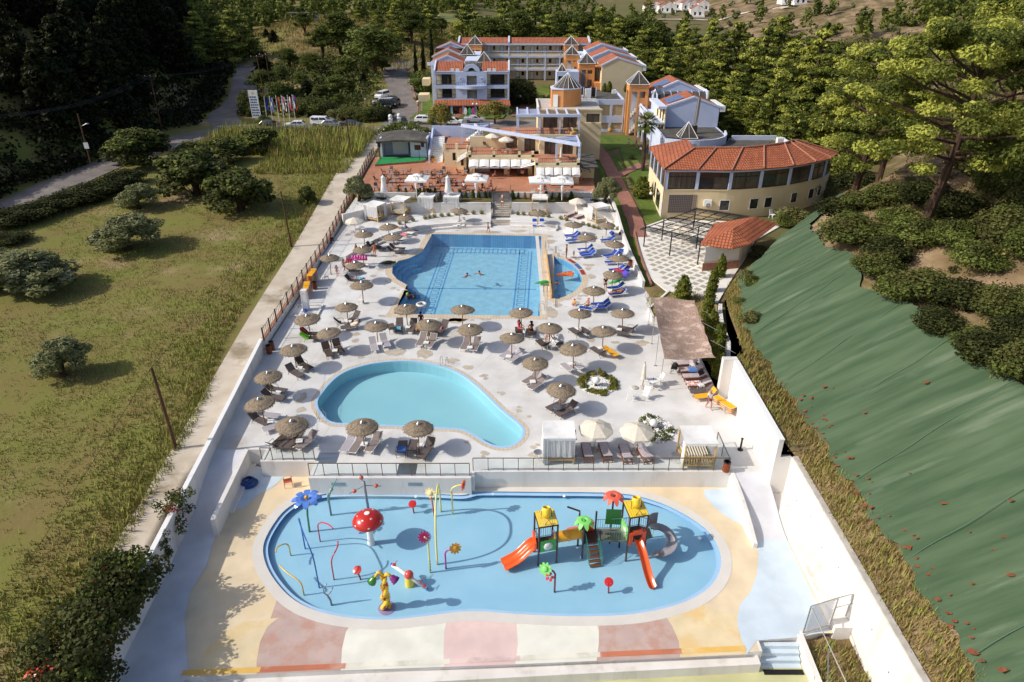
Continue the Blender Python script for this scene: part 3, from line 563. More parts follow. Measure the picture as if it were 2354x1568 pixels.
# glass rails
def glass_rail(lb_,p,q,n,z=.03,h=1.0):
 t=thg('glass_railing',lb_,'railing');p,q=V3(p),V3(q)
 for i in Rn(n+1):
  a=lp(p,q,i/n);b=MB();b.bx(a.x-.025,a.x+.025,a.y-.02,a.y+.02,z,z+h);b.bd('post',M.bronze,t)
 b=MB();b.tb([(p.x,p.y,z+h+.03),(q.x,q.y,z+h+.03)],.035,6);b.bd('handrail',M.bronze,t);d=(q-p).normalized()
 for i in Rn(n):
  a=lp(p,q,i/n)+d*.06;c=lp(p,q,(i+1)/n)-d*.06;b=MB();nn=V3((-d.y,d.x))*.005;b.prism([tu_(a-nn),tu_(c-nn),tu_(c+nn),tu_(a+nn)],z+.12,z+h-.08);b.bd('glass_pane',M.glass,t)
 return t
glass_rail('short glass railing above the orange chair',(-17.1,37.2),(-13.5,37.2),5)
glass_rail('glass railing above the wall with the two vents',(-13.4,35.55),(-2.8,35.55),11)
glass_rail('longest glass railing in front of the wooden sunbeds',(-2.6,36.1),(14.5,36.1),17)
glass_rail('short side piece of glass railing by the ramp bollard',(14.45,36.2),(14.45,39.0),2)
# stairs
def stairs(lb_,x0,x1,y0,y1,z0,z1,n,m,name='stairs',rail=False,along='y',base=None):
 t=thg(name,lb_,'stairs');b=MB()
 for i in Rn(n):
  a,c=lp(y0,y1,i/n),lp(y0,y1,(i+1)/n);z=lp(z0,z1,(i+1)/n);lo=min(z0,z1)-.3 if base is None else base
  if along=='y':b.bx(x0,x1,min(a,c),max(a,c),lo,z)
  else:b.bx(min(a,c),max(a,c),x0,x1,lo,z)
 b.bd('steps',m,t);return t
t=stairs('grey stone stairs climbing from the pool to the cafe terrace',-2.55,-.35,89.4,93.3,.5,2.3,11,M.stair)
b=MB()
for x in(-2.7,-.2):b.prism([(x-.12,89.2),(x+.12,89.2),(x+.12,93.4),(x-.12,93.4)],.2,0,ztop=[.75,.75,2.5,2.5])
b.bd('side_wall',M.stair,t)
b=MB()
for x in(-2.7,-.2):
 b.tb([(x,89.3,.7),(x,89.3,1.6),(x,93.4,3.35),(x,93.4,2.4)],.025,5);b.tb([(x,91.3,1.6),(x,91.3,2.45)],.02,5)
b.bd('handrail',M.black,t)
stairs('three low steps at the foot of the main pool stairs',-2.8,-.2,86.2,87.1,0,.5,3,M.stair,name='steps')
t=stairs('pale blue steps going down to the green court',12.9,15.0,24.0,23.0,KZ,-2.25,4,M.lblue,name='steps')
b=MB();b.prism([(15.02,24.2),(15.3,24.2),(15.55,19),(15.27,19)],-2.6,0,ztop=[-1.15,-1.15,-2.0,-2.0]);b.bd('side_wall',M.white,t)
b=MB();b.bx(12.95,15.0,22.6,22.9,-2.25,-2.235)
for k in Rn(30):b.bx(12.97+k*.068,13.0+k*.068,22.62,22.88,-2.235,-2.225)
tag(b.bd('drain_grate',M.black),'long dark drain grate at the foot of the pale blue steps','grate')
# retaining wall of the planter and terrace
wln('planter_wall','white retaining wall behind the canopy beds west of the stairs',[(-21.8,85.0),(-16.2,89.9),(-2.85,89.9)],.28,-.2,1.85,M.white,.04)
wln('planter_wall','white retaining wall behind the canopy beds east of the stairs',[(-.05,89.9),(8.6,89.9),(9.1,88.4),(11.2,86.4),(13.5,85.4)],.28,-.2,1.85,M.white,.04)
wln('pool_side_wall','low white wall between the blue sunbeds and the lawn',[(13.5,93.6),(13.5,85.5),(13.55,80.4),(13.62,74),(13.75,66.2)],.26,-.4,[2.35,1.9,1.05,.75,.7],M.white,.04,side=1)
b=MB();b.prism([(-21.8,85.3),(-16.3,90.2),(-2.85,90.2),(-2.85,93.2),(-21.8,93.2)],.6,1.72);b.prism([(-.05,90.2),(8.7,90.2),(9.4,88.7),(11.4,86.7),(13.4,85.7),(13.4,93.2),(-.05,93.2)],.6,1.72);kind(b.bd('planter_bed',M.earth),'structure')
b=MB();b.prism([(-21.7,85.8),(-17,89.8),(-15,90.3),(-16,92.8),(-21.7,92.8)],1.7,1.745);b.prism([(8.6,90.3),(9.6,88.9),(11.4,86.9),(13.3,86.0),(13.3,92.6),(10,92.9)],1.7,1.745);kind(b.bd('pebble_bed',M.stonew),'stuff')
# cafe terrace
terr=[(-21.75,93.2),(11.6,93.2),(12.3,104),(12,107),(-6,112),(-22.6,114)]
b=MB();b.prism(terr,1.0,2.3);kind(b.bd('cafe_terrace',M.pave),'structure')
wln('terrace_kerb','low white kerb along the cafe terrace behind the small cypresses, left',[(-21.5,93.05),(-2.85,93.05)],.3,1.6,2.42,M.white,side=1)
wln('terrace_kerb','low white kerb along the cafe terrace behind the small cypresses, right',[(-.05,93.05),(11.6,93.05)],.3,1.6,2.42,M.white,side=1)
# plaza with the chequered slabs
b=MB();b.prism([(14.9,68.7),(16.2,64.6),(20.6,62.0),(24.4,69.3),(27.5,75),(30,80),(36,86.5),(20.5,88.3),(16.2,84.3),(15.2,78)],-.3,.2)
M.cheq=mat('white_slab',S(232,228,220),S(222,216,206),scale=1,rg=.9)
kind(b.bd('plaza',M.cheq),'structure')
M.slb=mat('grey_pebble_slab',S(176,170,152),S(158,152,134),scale=20,rg=.95)
b=MB();e1=V3((Cs(R(43)),Sn(R(43))));e2=V3((-e1.y,e1.x));o=V3((15.,65.))
from mathutils.geometry import intersect_point_tri_2d
PZ=[(15.4,69.2),(16.5,65.4),(20.4,62.8),(24.0,69.5),(27.2,75.2),(30,80.2),(34,86),(20.7,87.6),(16.8,83.6),(15.7,78)]
def inside(p,poly):
 c=False;n=len(poly)
 for i in Rn(n):
  a,d=poly[i],poly[(i+1)%n]
  if(a[1]>p.y)!=(d[1]>p.y)and p.x<(d[0]-a[0])*(p.y-a[1])/(d[1]-a[1])+a[0]:c=not c
 return c
for i in Rn(-22,34):
 for j in Rn(-26,34):
  p=o+e1*i*1.04+e2*j*1.04;q=[p+e1*s+e2*r for s,r in((0,0),(.66,0),(.66,.66),(0,.66))]
  if all(inside(x,PZ)for x in q):b.poly([(x.x,x.y,.205)for x in q])
kind(b.bd('plaza_slab',M.slb),'structure')
b=MB();b.prism([(16.35,64.45),(17.5,63.8),(20.0,62.2),(20.4,61.2),(19.4,58.2),(16.95,57.6),(13.5,58.3),(13.45,60.2)],-.3,.32);kind(b.bd('planter_bed',mat('dry_grass_bed',S(170,148,108),S(120,112,62),scale=1.2,detail=9,rg=1,bump=.8,bscale=5)),'structure')
wln('planter_kerb','pale kerb of the dry bed under the round conifer',[(16.15,64.5),(13.3,60.3),(13.35,58.1),(16.9,57.4)],.22,-.2,.5,M.white,side=1)
# brick edging strips
for nm,pts in(('red brick edging along the driveway lawn',[(-21.6,146.3),(-12.7,146.3),(-12.5,153)]),('red brick edging along the lawn by the pool wall',[(14.75,66.4),(15.0,75),(15.6,83.2)]),('red brick edging of the curved drive west of the hotel',[(-20.2,150),(-21.2,160),(-26.2,184)])):
 b=MB();q=smooth_open(pts)
 for a,c in zip(q,q[1:]):
  a,c=V3(a),V3(c);d=(c-a).normalized();n=V3((-d.y,d.x))*.09;z=max(T(*a),T(*c),.1);b.prism([tu_(a-n),tu_(c-n),tu_(c+n),tu_(a+n)],z-.3,z+.26)
 tag(b.bd('brick_edging',M.redbrick),nm,'edging')
 # mesh fence and dry planter in the near right corner
b=MB();v=[];n=12
for i in Rn(n+1):
 for j in Rn(n+1):
  x=lp(15.35,17.95,j/n);y=lp(12,24.3+.25*j/n*1.2,i/n);v.append((x,y,-1.75+.08*Sn(i*1.7+j)))
b.add(v,[(i*(n+1)+j,i*(n+1)+j+1,(i+1)*(n+1)+j+1,(i+1)*(n+1)+j)for i in Rn(n)for j in Rn(n)]);kind(b.bd('dry_bed',M.hill),'structure')
wln('kerb_wall','low white kerb under the chain-link fence',[(15.3,24.2),(16.4,24.55),(17.93,25.05)],.22,-2.4,-1.2,M.white,side=1)
t=thg('chain_link_fence','grey tubular chain-link fence with a small gate at the near right corner','fence')
a=(15.35,24.3,-1.2);c=(17.0,24.85,-1.2);d_=(17.85,25.1,-1.2)
for p,h in((a,2.0),(c,2.0),(d_,2.0)):
 b=MB();b.tb([p,(p[0],p[1],p[2]+h)],.04,6);b.bd('post',M.steel,t)
b=MB()
for h in(2.0,):b.tb([(a[0],a[1],a[2]+h),(c[0],c[1],c[2]+h)],.035,6);b.tb([(c[0],c[1],c[2]+h),(d_[0],d_[1],d_[2]+h)],.035,6)
b.tb([(c[0],c[1],c[2]+1.25),(d_[0],d_[1],d_[2]+1.25)],.03,6);b.tb([(c[0],c[1],c[2]+.1),(d_[0],d_[1],d_[2]+.1)],.03,6)
b.tb([(a[0],a[1],.8),(16.6,20.2,-1.6)],.03,6);b.tb([(a[0]+.05,20.9,-1.8),(15.85,22.7,-.35)],.035,6);b.bd('rail',M.steel,t)
b=MB()
for s in(1,-1):
 for k in Rn(-30,46):
  x0=k*.06;p=[]
  for f in Rn(2):
   pass
  za,zb=(0,1.95);u0=x0;u1=x0+s*1.95;lo,hi=0.,1.7;t0=0. if lo<=u0<=hi else((lo-u0)/(u1-u0)if(s>0)==(u0<lo)else((hi-u0)/(u1-u0)));pts=[]
  for f in np.linspace(0,1,9):
   u=u0+(u1-u0)*f
   if lo<=u<=hi:pts.append(V3((lp(a[0],c[0],u/1.7),lp(a[1],c[1],u/1.7),-1.2+1.95*f)))
  if len(pts)>1:b.tb([pts[0],pts[-1]],.006,3,cap=False)
b.bd('wire_mesh',M.steel,t)
# green netting on the bank
def net():
 t=thg('slope_net','large faded green netting pinned over the steep bank','netting');Ys=np.arange(11,92,.5);m=30;v=[];topx=[(11,30.5),(29,29.2),(33,29.0),(39,28.6),(44,28.2),(48.5,27.2),(54,28.6),(61,29.2),(67,30.8),(73,33.4),(80,38.3),(88,43.5),(93,45.2)]
 for Y in Ys:
  xa=itp(FOOT,Y)+.05+.15*Sn(Y*1.3)+.12*Sn(Y*3.7);xb=itp(topx,Y)+.2*Sn(Y*.5)+.1*Sn(Y*2.3);xb=max(xb,xa+.6)
  for j in Rn(m+1):
   f=j/m;x=lp(xa,xb,f);z=zright(x,Y)+.32+.09*Sn(Y*1.9+.6*Sn(x*.7))*Sn(PI*min(1,f*1.2+.1))+.07*Sn(Y*.55+x*.35)+.05*Sn(Y*5.1+x*.8)*Sn(x*.9+Y);z=max(z,zright(x,Y)+.2);v.append((x,Y,z))
 k=m+1;f=[(i*k+j,i*k+j+1,(i+1)*k+j+1,(i+1)*k+j)for i in Rn(len(Ys)-1)for j in Rn(m)];b=MB();b.add(v,f);mt=mat('green_netting',S(66,86,62),S(86,104,78),scale=1.1,detail=10,rg=.95,bump=.9,bscale=3,c3=S(120,132,110),c3scale=.5,c3range=(.54,.74),spec=.1,stretch=(.16,1.3,.16));b.bd('net',mt,t,sh_=True);b=MB()
 for Y in(14,19.5,25,31,36.5,42,49,56,62):
  xa=itp(FOOT,Y)+.4;xb=itp(topx,Y)-.4;pts=[]
  for j in Rn(15):
   f=j/14;x=lp(xa,xb,f);y=Y+f*2.2+.04*Sn(j*1.1);pts.append((x,y,zright(x,y)+.40))
  b.tb(pts,.02,5)
 b.bd('seam',mat('net_seam',S(88,116,92),rg=.9),t);b=MB();r2=RR(3)
 for i in Rn(90):
  Y=r2.uniform(14,40);x=itp(FOOT,Y)+(r2.uniform(-.1,1.0)if i<72 else r2.uniform(1,7));a=r2.uniform(.05,.16);n=8;z=zright(x,Y)+.46;b.poly([(x+a*1.7*Cs(2*PI*j/n)*r2.uniform(.4,1.2),Y+a*Sn(2*PI*j/n)*r2.uniform(.4,1.2),z+.2*(.6*a*Cs(2*PI*j/n)))for j in Rn(n)])
 b.bd('rusty_debris',mat('pine_needle_litter',S(150,92,62),S(122,74,50),scale=6,rg=1),t)
net()
# ---------------------------------------------------------------- buildings
def win_(t,x0,x1,y,z0,z1,glass=None,frame=None,mull=1,name='window',deep=.05,trans=None):
 """frame with its pane, lying in a plane y = const and facing -Y""";f=MB();w=.06;f.bx(x0,x1,y-deep,y+.02,z1-w,z1);f.bx(x0,x1,y-deep,y+.02,z0,z0+w)
 for k in Rn(mull+1):
  x=lp(x0,x1-w,k/mull)if mull else x0;f.bx(x,x+w,y-deep,y+.02,z0+w,z1-w)
 if trans is not None:f.xf(trans)
 o=f.bd(name,frame or M.brownf,t);g=MB();g.bx(x0+w*.5,x1-w*.5,y-.01,y+.015,z0+w*.5,z1-w*.5)
 if trans is not None:g.xf(trans)
 g.bd('pane',glass or M.dglass,o);return o
def bp_(name,m,t,*bxs,trans=None,uv=False):
 b=MB()
 for q in bxs:b.bx(*q)
 if trans is not None:b.xf(trans)
 return b.bd(name,m,t,uv=uv)
def pyr(t,x0,x1,y0,y1,z0,h,parent=True,clear=False):
 c=((x0+x1)/2,(y0+y1)/2,z0+h);p=[(x0,y0,z0),(x1,y0,z0),(x1,y1,z0),(x0,y1,z0)];b=MB();b.add(p+[c],[(0,1,4),(1,2,4),(2,3,4),(3,0,4),(3,2,1,0)]);o=b.bd('pyramid_roof',M.bglass,t);b=MB()
 for q in p:b.tb([q,c],.05,5)
 for i in Rn(4):
  b.tb([p[i],p[(i+1)%4]],.05,5);m=lp(V3(p[i]),V3(p[(i+1)%4]),.5);b.tb([m,c],.025,5)
 b.bd('frame',M.wp,o);return o
def tower(t,x0,x1,y0,y1,z0,z1,h,floors,m=None):
 """square stair tower of piers with openings between the bands""";m=m or M.orange;w=.5;b=MB()
 for x in(x0,x1-w):
  for y in(y0,y1-w):b.bx(x,x+w,y,y+w,z0,z1)
 xm=(x0+x1)/2;b.bx(xm-.18,xm+.18,y0,y0+.3,z0,z1-1.2);b.bx(x0+w,x1-w,y0+.02,y0+.3,z1-1.25,z1);b.bx(x0+w,x1-w,y1-.3,y1-.02,z1-1.25,z1);b.bx(x0+.02,x0+.3,y0+w,y1-w,z1-1.25,z1);b.bx(x1-.3,x1-.02,y0+w,y1-w,z1-1.25,z1)
 for z in floors:
  b.bx(xm+.18,x1-w,y0+.02,y0+.25,z-.2,z+.95);b.bx(x1-.25,x1-.02,y0+w,y1-w,z-.2,z+.95)
 b.bd('tower',m,t);b=MB();n=7;zz=[z0]+list(floors)
 for za,zb in zip(zz,zz[1:]):
  for i in Rn(n):
   z=lp(za,zb,(i+1)/n);b.bx(lp(x0+w+.05,x1-w,i/n),lp(x0+w+.05,x1-w,(i+1)/n),y0+.6,y1-.8,z-.35,z)
 if len(zz)>1:b.bd('stair_flight',M.stair,t)
 bp_('back_panel',M.bluew,t,(x0+w,x1-w,y1-.62,y1-.5,z0,z1-1.3));pyr(t,x0-.12,x1+.12,y0-.12,y1+.12,z1+.003,h)
def gbl(t,x0,x1,y0,y1,z0,ze,zp,wallm,roofm=None,xp=None,trim=True,over=.25):
 """block with its gable facing -Y: walls up to the eaves, pitched tile roof running back""";xp=(x0+x1)/2 if xp is None else xp;b=MB();f=[(x0,z0),(x1,z0),(x1,ze),(xp,zp),(x0,ze)];b.add([(x,y0,z)for x,z in f]+[(x,y1,z)for x,z in f],[(0,1,2,3,4),(9,8,7,6,5),(1,6,7,2),(5,0,4,9)]);b.bd('wall',wallm,t);b=MB();s=.12
 for xa,za,xb,zb in((x0-over,ze-over*.3,xp,zp),(xp,zp,x1+over,ze-over*.3)):
  b.slb([(xa,y0+.25,za+s),(xb,y0+.25,zb+s),(xb,y1,zb+s),(xa,y1,za+s)],s-.01)
 b.bd('roof',roofm or M.roof,t,uv=True)
 if trim:
  b=MB()
  for xa,za,xb,zb in((x0-over,ze-over*.3,xp,zp),(xp,zp,x1+over,ze-over*.3)):
   b.hexa([(xa,y0-.1,za-.08),(xb,y0-.1,zb-.08),(xb,y0+.24,zb-.08),(xa,y0+.24,za-.08),(xa,y0-.1,za+.24),(xb,y0-.1,zb+.24),(xb,y0+.24,zb+.24),(xa,y0+.24,za+.24)])
  b.bd('gable_trim',M.bluew,t)
  # --- front hotel block
def front_block():
 t=thg('hotel_block','three-storey blue and cream hotel block with a round-arched gable and red roofs','building');X0,X1=-16.4,-.6;Y=153.;Yb=159.5;bay0,bay1=-11.9,-5.3;b=MB();st=[]
 # outer frame: piers and floor bands
 for z0,z1 in((4.6,5.35),(7.4,8.1),(10.3,10.8)):
  b.bx(X0,bay0-.02,Y,Y+1.6,z0,z1);b.bx(bay1+.02,X1,Y,Y+1.6,z0,z1)
 for x in(X0,X1-.35):
  for z0,z1 in((5.351,7.399),(8.101,10.299)):b.bx(x,x+.35,Y+.02,Y+1.5,z0,z1)
 b.bd('wall',M.blue,t);b=MB();oc=-8.5;b.facade(bay0,bay1,2.3,10.8,Y-.25,Y+.2,[(oc-1.05,oc+1.05,5.4,7.35),(oc-1.05,oc+1.05,8.15,10.0)])
 # round-headed gable above with an arched opening
 n=16;out=[(oc+1.75*Cs(PI*i/n),10.8+.15+1.3*Sn(PI*i/n))for i in Rn(n+1)];inn=[(oc+.75*Cs(PI*i/n),10.82+.75*Sn(PI*i/n))for i in Rn(n+1)]
 for i in Rn(n):
  q=[out[i],out[i+1],inn[i+1],inn[i]];b.hexa([(x,Y-.25,z)for x,z in(q[3],q[0],q[1],q[2])]+[(x,Y+.2,z)for x,z in(q[3],q[0],q[1],q[2])])
 b.bx(oc-1.75,oc-.75,Y-.25,Y+.2,10.802,10.95);b.bx(oc+.75,oc+1.75,Y-.25,Y+.2,10.802,10.95);b.bd('central_bay',M.blue,t)
 for x in(-10.7,-6.3):
  for z in(6.9,9.35):
   b=MB();ax=RX90;b.lth([(.36,0),(.36,.1),(.27,.1),(.27,.02)],18,(x,Y-.25,z),axis=ax);b.bd('round_moulding',M.bluew,t)
   # curved balcony
 b=MB();k=14;arcp=[(lp(bay0+.1,bay1-.1,i/k),Y-.3-1.0*Sn(PI*i/k))for i in Rn(k+1)];b.prism(arcp+[(bay1-.1,Y-.26),(bay0+.1,Y-.26)],7.45,8.05);b.bd('curved_balcony',M.blue,t);b=MB();b.tb([(x,y,8.75)for x,y in arcp],.03,5)
 for x,y in arcp:b.tb([(x,y,8.05),(x,y,8.75)],.02,4)
 b.bd('balcony_rail',M.black,t);bp_('inner_wall',M.cream,t,(X0+.1,X1-.1,Y+1.7,Y+1.9,2.3,10.79),(bay0+.05,bay0+.25,Y+.22,Y+1.69,5.36,10.2),(bay1-.25,bay1-.05,Y+.22,Y+1.69,5.36,10.2));bp_('side_wall',M.cream,t,(X0,X0+.2,Y+1.92,Yb,2.3,10.79),(X1-.2,X1,Y+1.92,Yb,2.3,10.79),(X0+.2,X1-.2,Yb-.2,Yb,2.3,10.79))
 for z in(5.36,8.12):
  for a,c in((-15.0,-12.9),(-4.6,-1.6)):
   win_(t,a,c,Y+1.68,z,z+1.95,M.dglass,M.brownf,3)
  for a,c in((X0+.36,bay0),(bay1,X1-.36)):
   b=MB();b.tb([(a,Y+.1,z+.85),(c,Y+.1,z+.85)],.03,4);b.tb([(a,Y+.1,z+.05),(c,Y+.1,z+.05)],.02,4)
   for i in Rn(int((c-a)/.22)):b.tb([(a+.22*i,Y+.1,z+.02),(a+.22*i,Y+.1,z+.85)],.013,3,cap=False)
   b.bd('balcony_rail',M.black,t)
 for z in(5.4,8.15):bp_('stair_flight',M.stair,t,*[(oc-.9,oc+.9,Y+.5+i*.15,Y+.65+i*.15,z-.1,z+.22*i)for i in Rn(7)])
 # roofs
 for a,c in((X0-.05,oc-1.85),(oc+1.85,X1+.05)):
  b=MB();b.slb([(a+.3,Y+.45,10.85),(c,Y+.45,10.85),(c,Y+4.6,12.35),(a+.3,Y+4.6,12.35)],.15);b.slb([(c,Yb+.4,10.85),(a+.3,Yb+.4,10.85),(a+.3,Y+4.62,12.34),(c,Y+4.62,12.34)],.15);b.bd('roof',M.roof,t,uv=True)
 for x in(X0-.12,X1-.25):
  b=MB();b.add([(xx,y,z)for xx in(x,x+.36)for y,z in((Y-.02,10.3),(Yb+.4,10.3),(Yb+.4,11.0),(Y+4.6,12.6),(Y+.4,11.15),(Y-.02,11.1))],[(5,4,3,2,1,0),(6,7,8,9,10,11),(0,1,7,6),(1,2,8,7),(2,3,9,8),(3,4,10,9),(4,5,11,10),(5,0,6,11)]);b.bd('roof_parapet',M.bluew,t)
 b=MB()
 for i in Rn(10):
  a0,a1=PI*i/10,PI*(i+1)/10;b.slb([(oc+1.6*Cs(a0),Y+.25,10.95+1.15*Sn(a0)),(oc+1.6*Cs(a0),Yb,10.95+1.15*Sn(a0)),(oc+1.6*Cs(a1),Yb,10.95+1.15*Sn(a1)),(oc+1.6*Cs(a1),Y+.25,10.95+1.15*Sn(a1))][::-1],.06)
 b.bd('barrel_roof',M.bglass,t)
 for x in(-12.9,-11.8,-5.2,-4.1):bp_('air_conditioner',M.wp,t,(x,x+.75,Y+.02,Y+.4,10.86,11.35))
 # ground floor: tiled canopy, shop fronts
 b=MB();b.slb([(X0-.3,Y-1.6,4.35),(X1+.3,Y-1.6,4.35),(X1,Y-.26,5.25),(X0,Y-.26,5.25)],.1);b.bd('canopy_roof',M.roof,t,uv=True);bp_('canopy_edge',M.redbrick,t,(X0-.3,X1+.3,Y-1.72,Y-1.6,4.15,4.33));bp_('pillar',M.blue,t,*[(x,x+.45,Y-1.45,Y-1.05,2.2,4.2)for x in(-16.2,-13.1,-10.6,-8.0,-5.4,-3.2,-1.2)]);bp_('shop_window',M.dglass,t,(X0+.2,bay0,Y+.3,Y+.35,2.3,4.5),(bay1,X1-.2,Y+.3,Y+.35,2.3,4.5),(bay0,bay1,Y-.32,Y-.27,2.35,4.0))
 bp_('roof_edge',M.bluew,t,(X0-.15,oc-1.8,Y-.1,Y+.3,10.801,10.86),(oc+1.8,X1+.15,Y-.1,Y+.3,10.801,10.86));bp_('loft_box',M.blue,t,(oc-2.2,oc+2.2,Y+3,Yb,10.8,11.0))
front_block()
for i,(x,c,lab)in En_([(-10.9,(150,60,40),'red and orange kayak leaning outside the ground-floor shop'),(-9.9,(230,230,226),'white surfboard standing outside the ground-floor shop'),(-9.0,(60,160,90),'green inflatable board outside the ground-floor shop'),(-8.3,(200,70,140),'pink inflatable board outside the ground-floor shop')]):
 b=MB();prof=[(x+.38*Sn(PI*min(1,max(0,j/10))),2.35+1.6*j/10)for j in Rn(11)];pts=[(x+.36*Sn(PI*j/10)**.6,2.35+1.6*j/10)for j in Rn(11)]+[(x-.36*Sn(PI*j/10)**.6,2.35+1.6*j/10)for j in Rn(9,0,-1)];b.slb([(px_,150.9+(z-2.3)*.1,z)for px_,z in pts],.1);tag(b.bd('beach_board',col('board%d'%i,*c)),lab,'board')
 # --- rear block
def rear_block():
 t=thg('hotel_block','long cream rear hotel block with access galleries, white doors and a red roof','building');X0,X1=-13.2,19.2;Y=182.;Yw=184.3;Yb=191;b=MB();hs=[];doors=[]
 for x0 in(-6.2,-3.0,1.0,4.6,7.6,10.9):doors.append((x0,x0+.95))
 for x0 in(-9.9,13.5):doors.append((x0,x0+.95))
 for fz_ in(5.0,8.0,11.0):
  for a,c in doors:hs.append((a,c,fz_,fz_+2.05))
  for a,c in((-4.7,-4.2),(-1.4,-.9),(2.4,3.1),(6.1,6.6),(9.2,9.9),(12.1,12.5)):hs.append((a,c,fz_+1.05,fz_+2.0))
 b.facade(X0,X1,5.0,13.6,Yw,Yw+.25,hs);b.bd('wall',M.cream,t)
 for a,c,z0,z1 in hs:
  if z1-z0>1.5:
   q=bp_('door',M.wp,t,(a+.07,c-.07,Yw+.08,Yw+.14,z0,z1-.07));bp_('frame',M.brownf,q,(a,a+.07,Yw+.05,Yw+.16,z0,z1),(c-.07,c,Yw+.05,Yw+.16,z0,z1),(a+.07,c-.07,Yw+.05,Yw+.16,z1-.07,z1))
  else:bp_('window',M.dglass,t,(a,c,Yw+.08,Yw+.14,z0,z1))
 bp_('back_volume',M.tan,t,(X0,X1,Yw+.8,Yb,2,13.6));b=MB()
 for z in(8.0,11.0):
  b.bx(X0,X1,Y,Yw,z-.35,z);b.bx(X0,X1,Y,Y+.2,z-.5,z-.351);b.bx(X0,X1,Y,Y+.2,z+.82,z+.98)
 b.bx(X0,X1,Y-.15,Yw+.3,13.35,13.75)
 for x in(-6.3,-.95,3.6,8.1,11.7):b.bx(x,x+.32,Y-.02,Y+.3,4.5,13.34 if x==-.95 else 10.5)
 b.bx(-.95,-.55,Y-.1,Y+.4,13.76,14.1)
 for x in(-6.3,-.95,3.6,8.1,11.7):b.bx(x+.05,x+.27,Y+.02,Y+.18,11.0,11.82)
 b.bd('gallery',M.bluew,t);bp_('rail_panel',M.cream,t,(X0,X1,Y+.06,Y+.14,11.001,11.42),(X0,X1,Y+.06,Y+.14,8.001,8.3));b=MB();b.slb([(X0+.3,Y-.1,13.8),(X1-.3,Y-.1,13.8),(X1-.3,Y+4.6,14.75),(X0+.3,Y+4.6,14.75)],.12);b.slb([(X1-.3,Yb+.3,13.8),(X0+.3,Yb+.3,13.8),(X0+.3,Y+4.62,14.74),(X1-.3,Y+4.62,14.74)],.12);b.bd('roof',M.roof,t,uv=True);b=MB()
 for x in(X0-.1,-.95,X1-.3):
  b.hexa([(x,Y-.2,13.76),(x+.42,Y-.2,13.76),(x+.42,Y+4.7,13.76),(x,Y+4.7,13.76),(x,Y-.2,14.15),(x+.42,Y-.2,14.15),(x+.42,Y+4.7,15.1),(x,Y+4.7,15.1)])
 b.bd('roof_parapet',M.bluew,t);tower(t,-10.7,-7.3,179.6,182.9,4.5,13.7,1.9,(8,11));tower(t,12.7,16.1,179.6,182.9,4.5,13.6,1.9,(8,11))
rear_block()
# --- left wing of the courtyard
def left_wing():
 t=thg('hotel_wing','stepped cream wing with red gables and glazed pyramids, west of the courtyard','building');gbl(t,-17.8,-10.4,160.5,168,2.3,11.6,13.1,M.blue);gbl(t,-18.2,-11,169,176,3,12.0,13.6,M.cream);gbl(t,-18.2,-11,177,183,4,12.9,14.3,M.blue);pyr(t,-7.8,-4.4,159.6,163.,11.9,2.0);pyr(t,-12,-8.6,168.6,172,12.5,2.1);bp_('gallery',M.tan,t,(-10.3,-7.5,160,182,2.3,11.85));bp_('gallery_edge',M.bluew,t,(-10.3,-7.4,159.8,182,11.86,12.2))
 bp_('balcony',M.tan,t,(-19.4,-17.85,156,159.4,7.6,8.9),(-20,-17.85,152.5,156,4.9,6.2),(-19.9,-19.6,152.8,153.1,2,4.89),(-19.9,-19.6,155.4,155.7,2,4.89));bp_('roof_edge',M.bluew,t,(-18.6,-16.5,159.9,160.3,11.2,11.8));b=MB()
 for i in Rn(9):b.bx(-18.3+i*.85,-18.22+i*.85,176.2,176.3,12.1,13.1)
 b.bx(-18.3,-11.3,176.2,176.3,13.1,13.18);b.bx(-18.2,-11.4,176.32,176.36,12.1,13.08);b.bd('glazed_screen',M.bglass,t)
left_wing()
# --- right wing of the courtyard
def right_wing():
 t=thg('hotel_wing','stepped wing with orange stair towers and cream gables, east of the courtyard','building');gbl(t,18.4,26.6,149,158,2,12.4,13.9,M.tan,xp=21.4);gbl(t,17.6,26.4,160,168,3,12.8,14.2,M.blue,xp=21);gbl(t,17.2,26,170,178,4,13.2,14.6,M.bluew,xp=20.6);bp_('roof_parapet',M.wp,t,(26.7,27.4,149,158,11.4,12.5),(26.5,27.2,160,168,11.9,12.9),(26.1,26.8,170,178,12.4,13.3));tower(t,13.9,17.2,151.5,154.8,3,12.55,1.9,(6.4,9.6));tower(t,12.3,15.5,169.6,172.8,4,12.4,1.85,(7.4,10))
 bp_('balcony',M.orange,t,(17.25,18.35,150,153.6,2.3,5.2),(17.25,18.35,150,153.6,7.6,9.0),(17.25,18.35,150,153.6,12.0,12.3));bp_('balcony_window',M.curt,t,(17.3,18.3,153.62,153.68,9.05,11.9),(17.3,18.3,153.62,153.68,5.3,7.55));bp_('gallery',M.bluew,t,(15.6,17.5,156,178,6.2,7),(15.6,17.5,156,178,9.2,10.1),(15.6,17.5,156,178,11.9,12.35));bp_('gallery_wall',M.cream,t,(17.25,17.55,158,178,2,11.88));bp_('low_balcony',M.wp,t,(26.65,28,150,156,5.2,6.4))
right_wing()
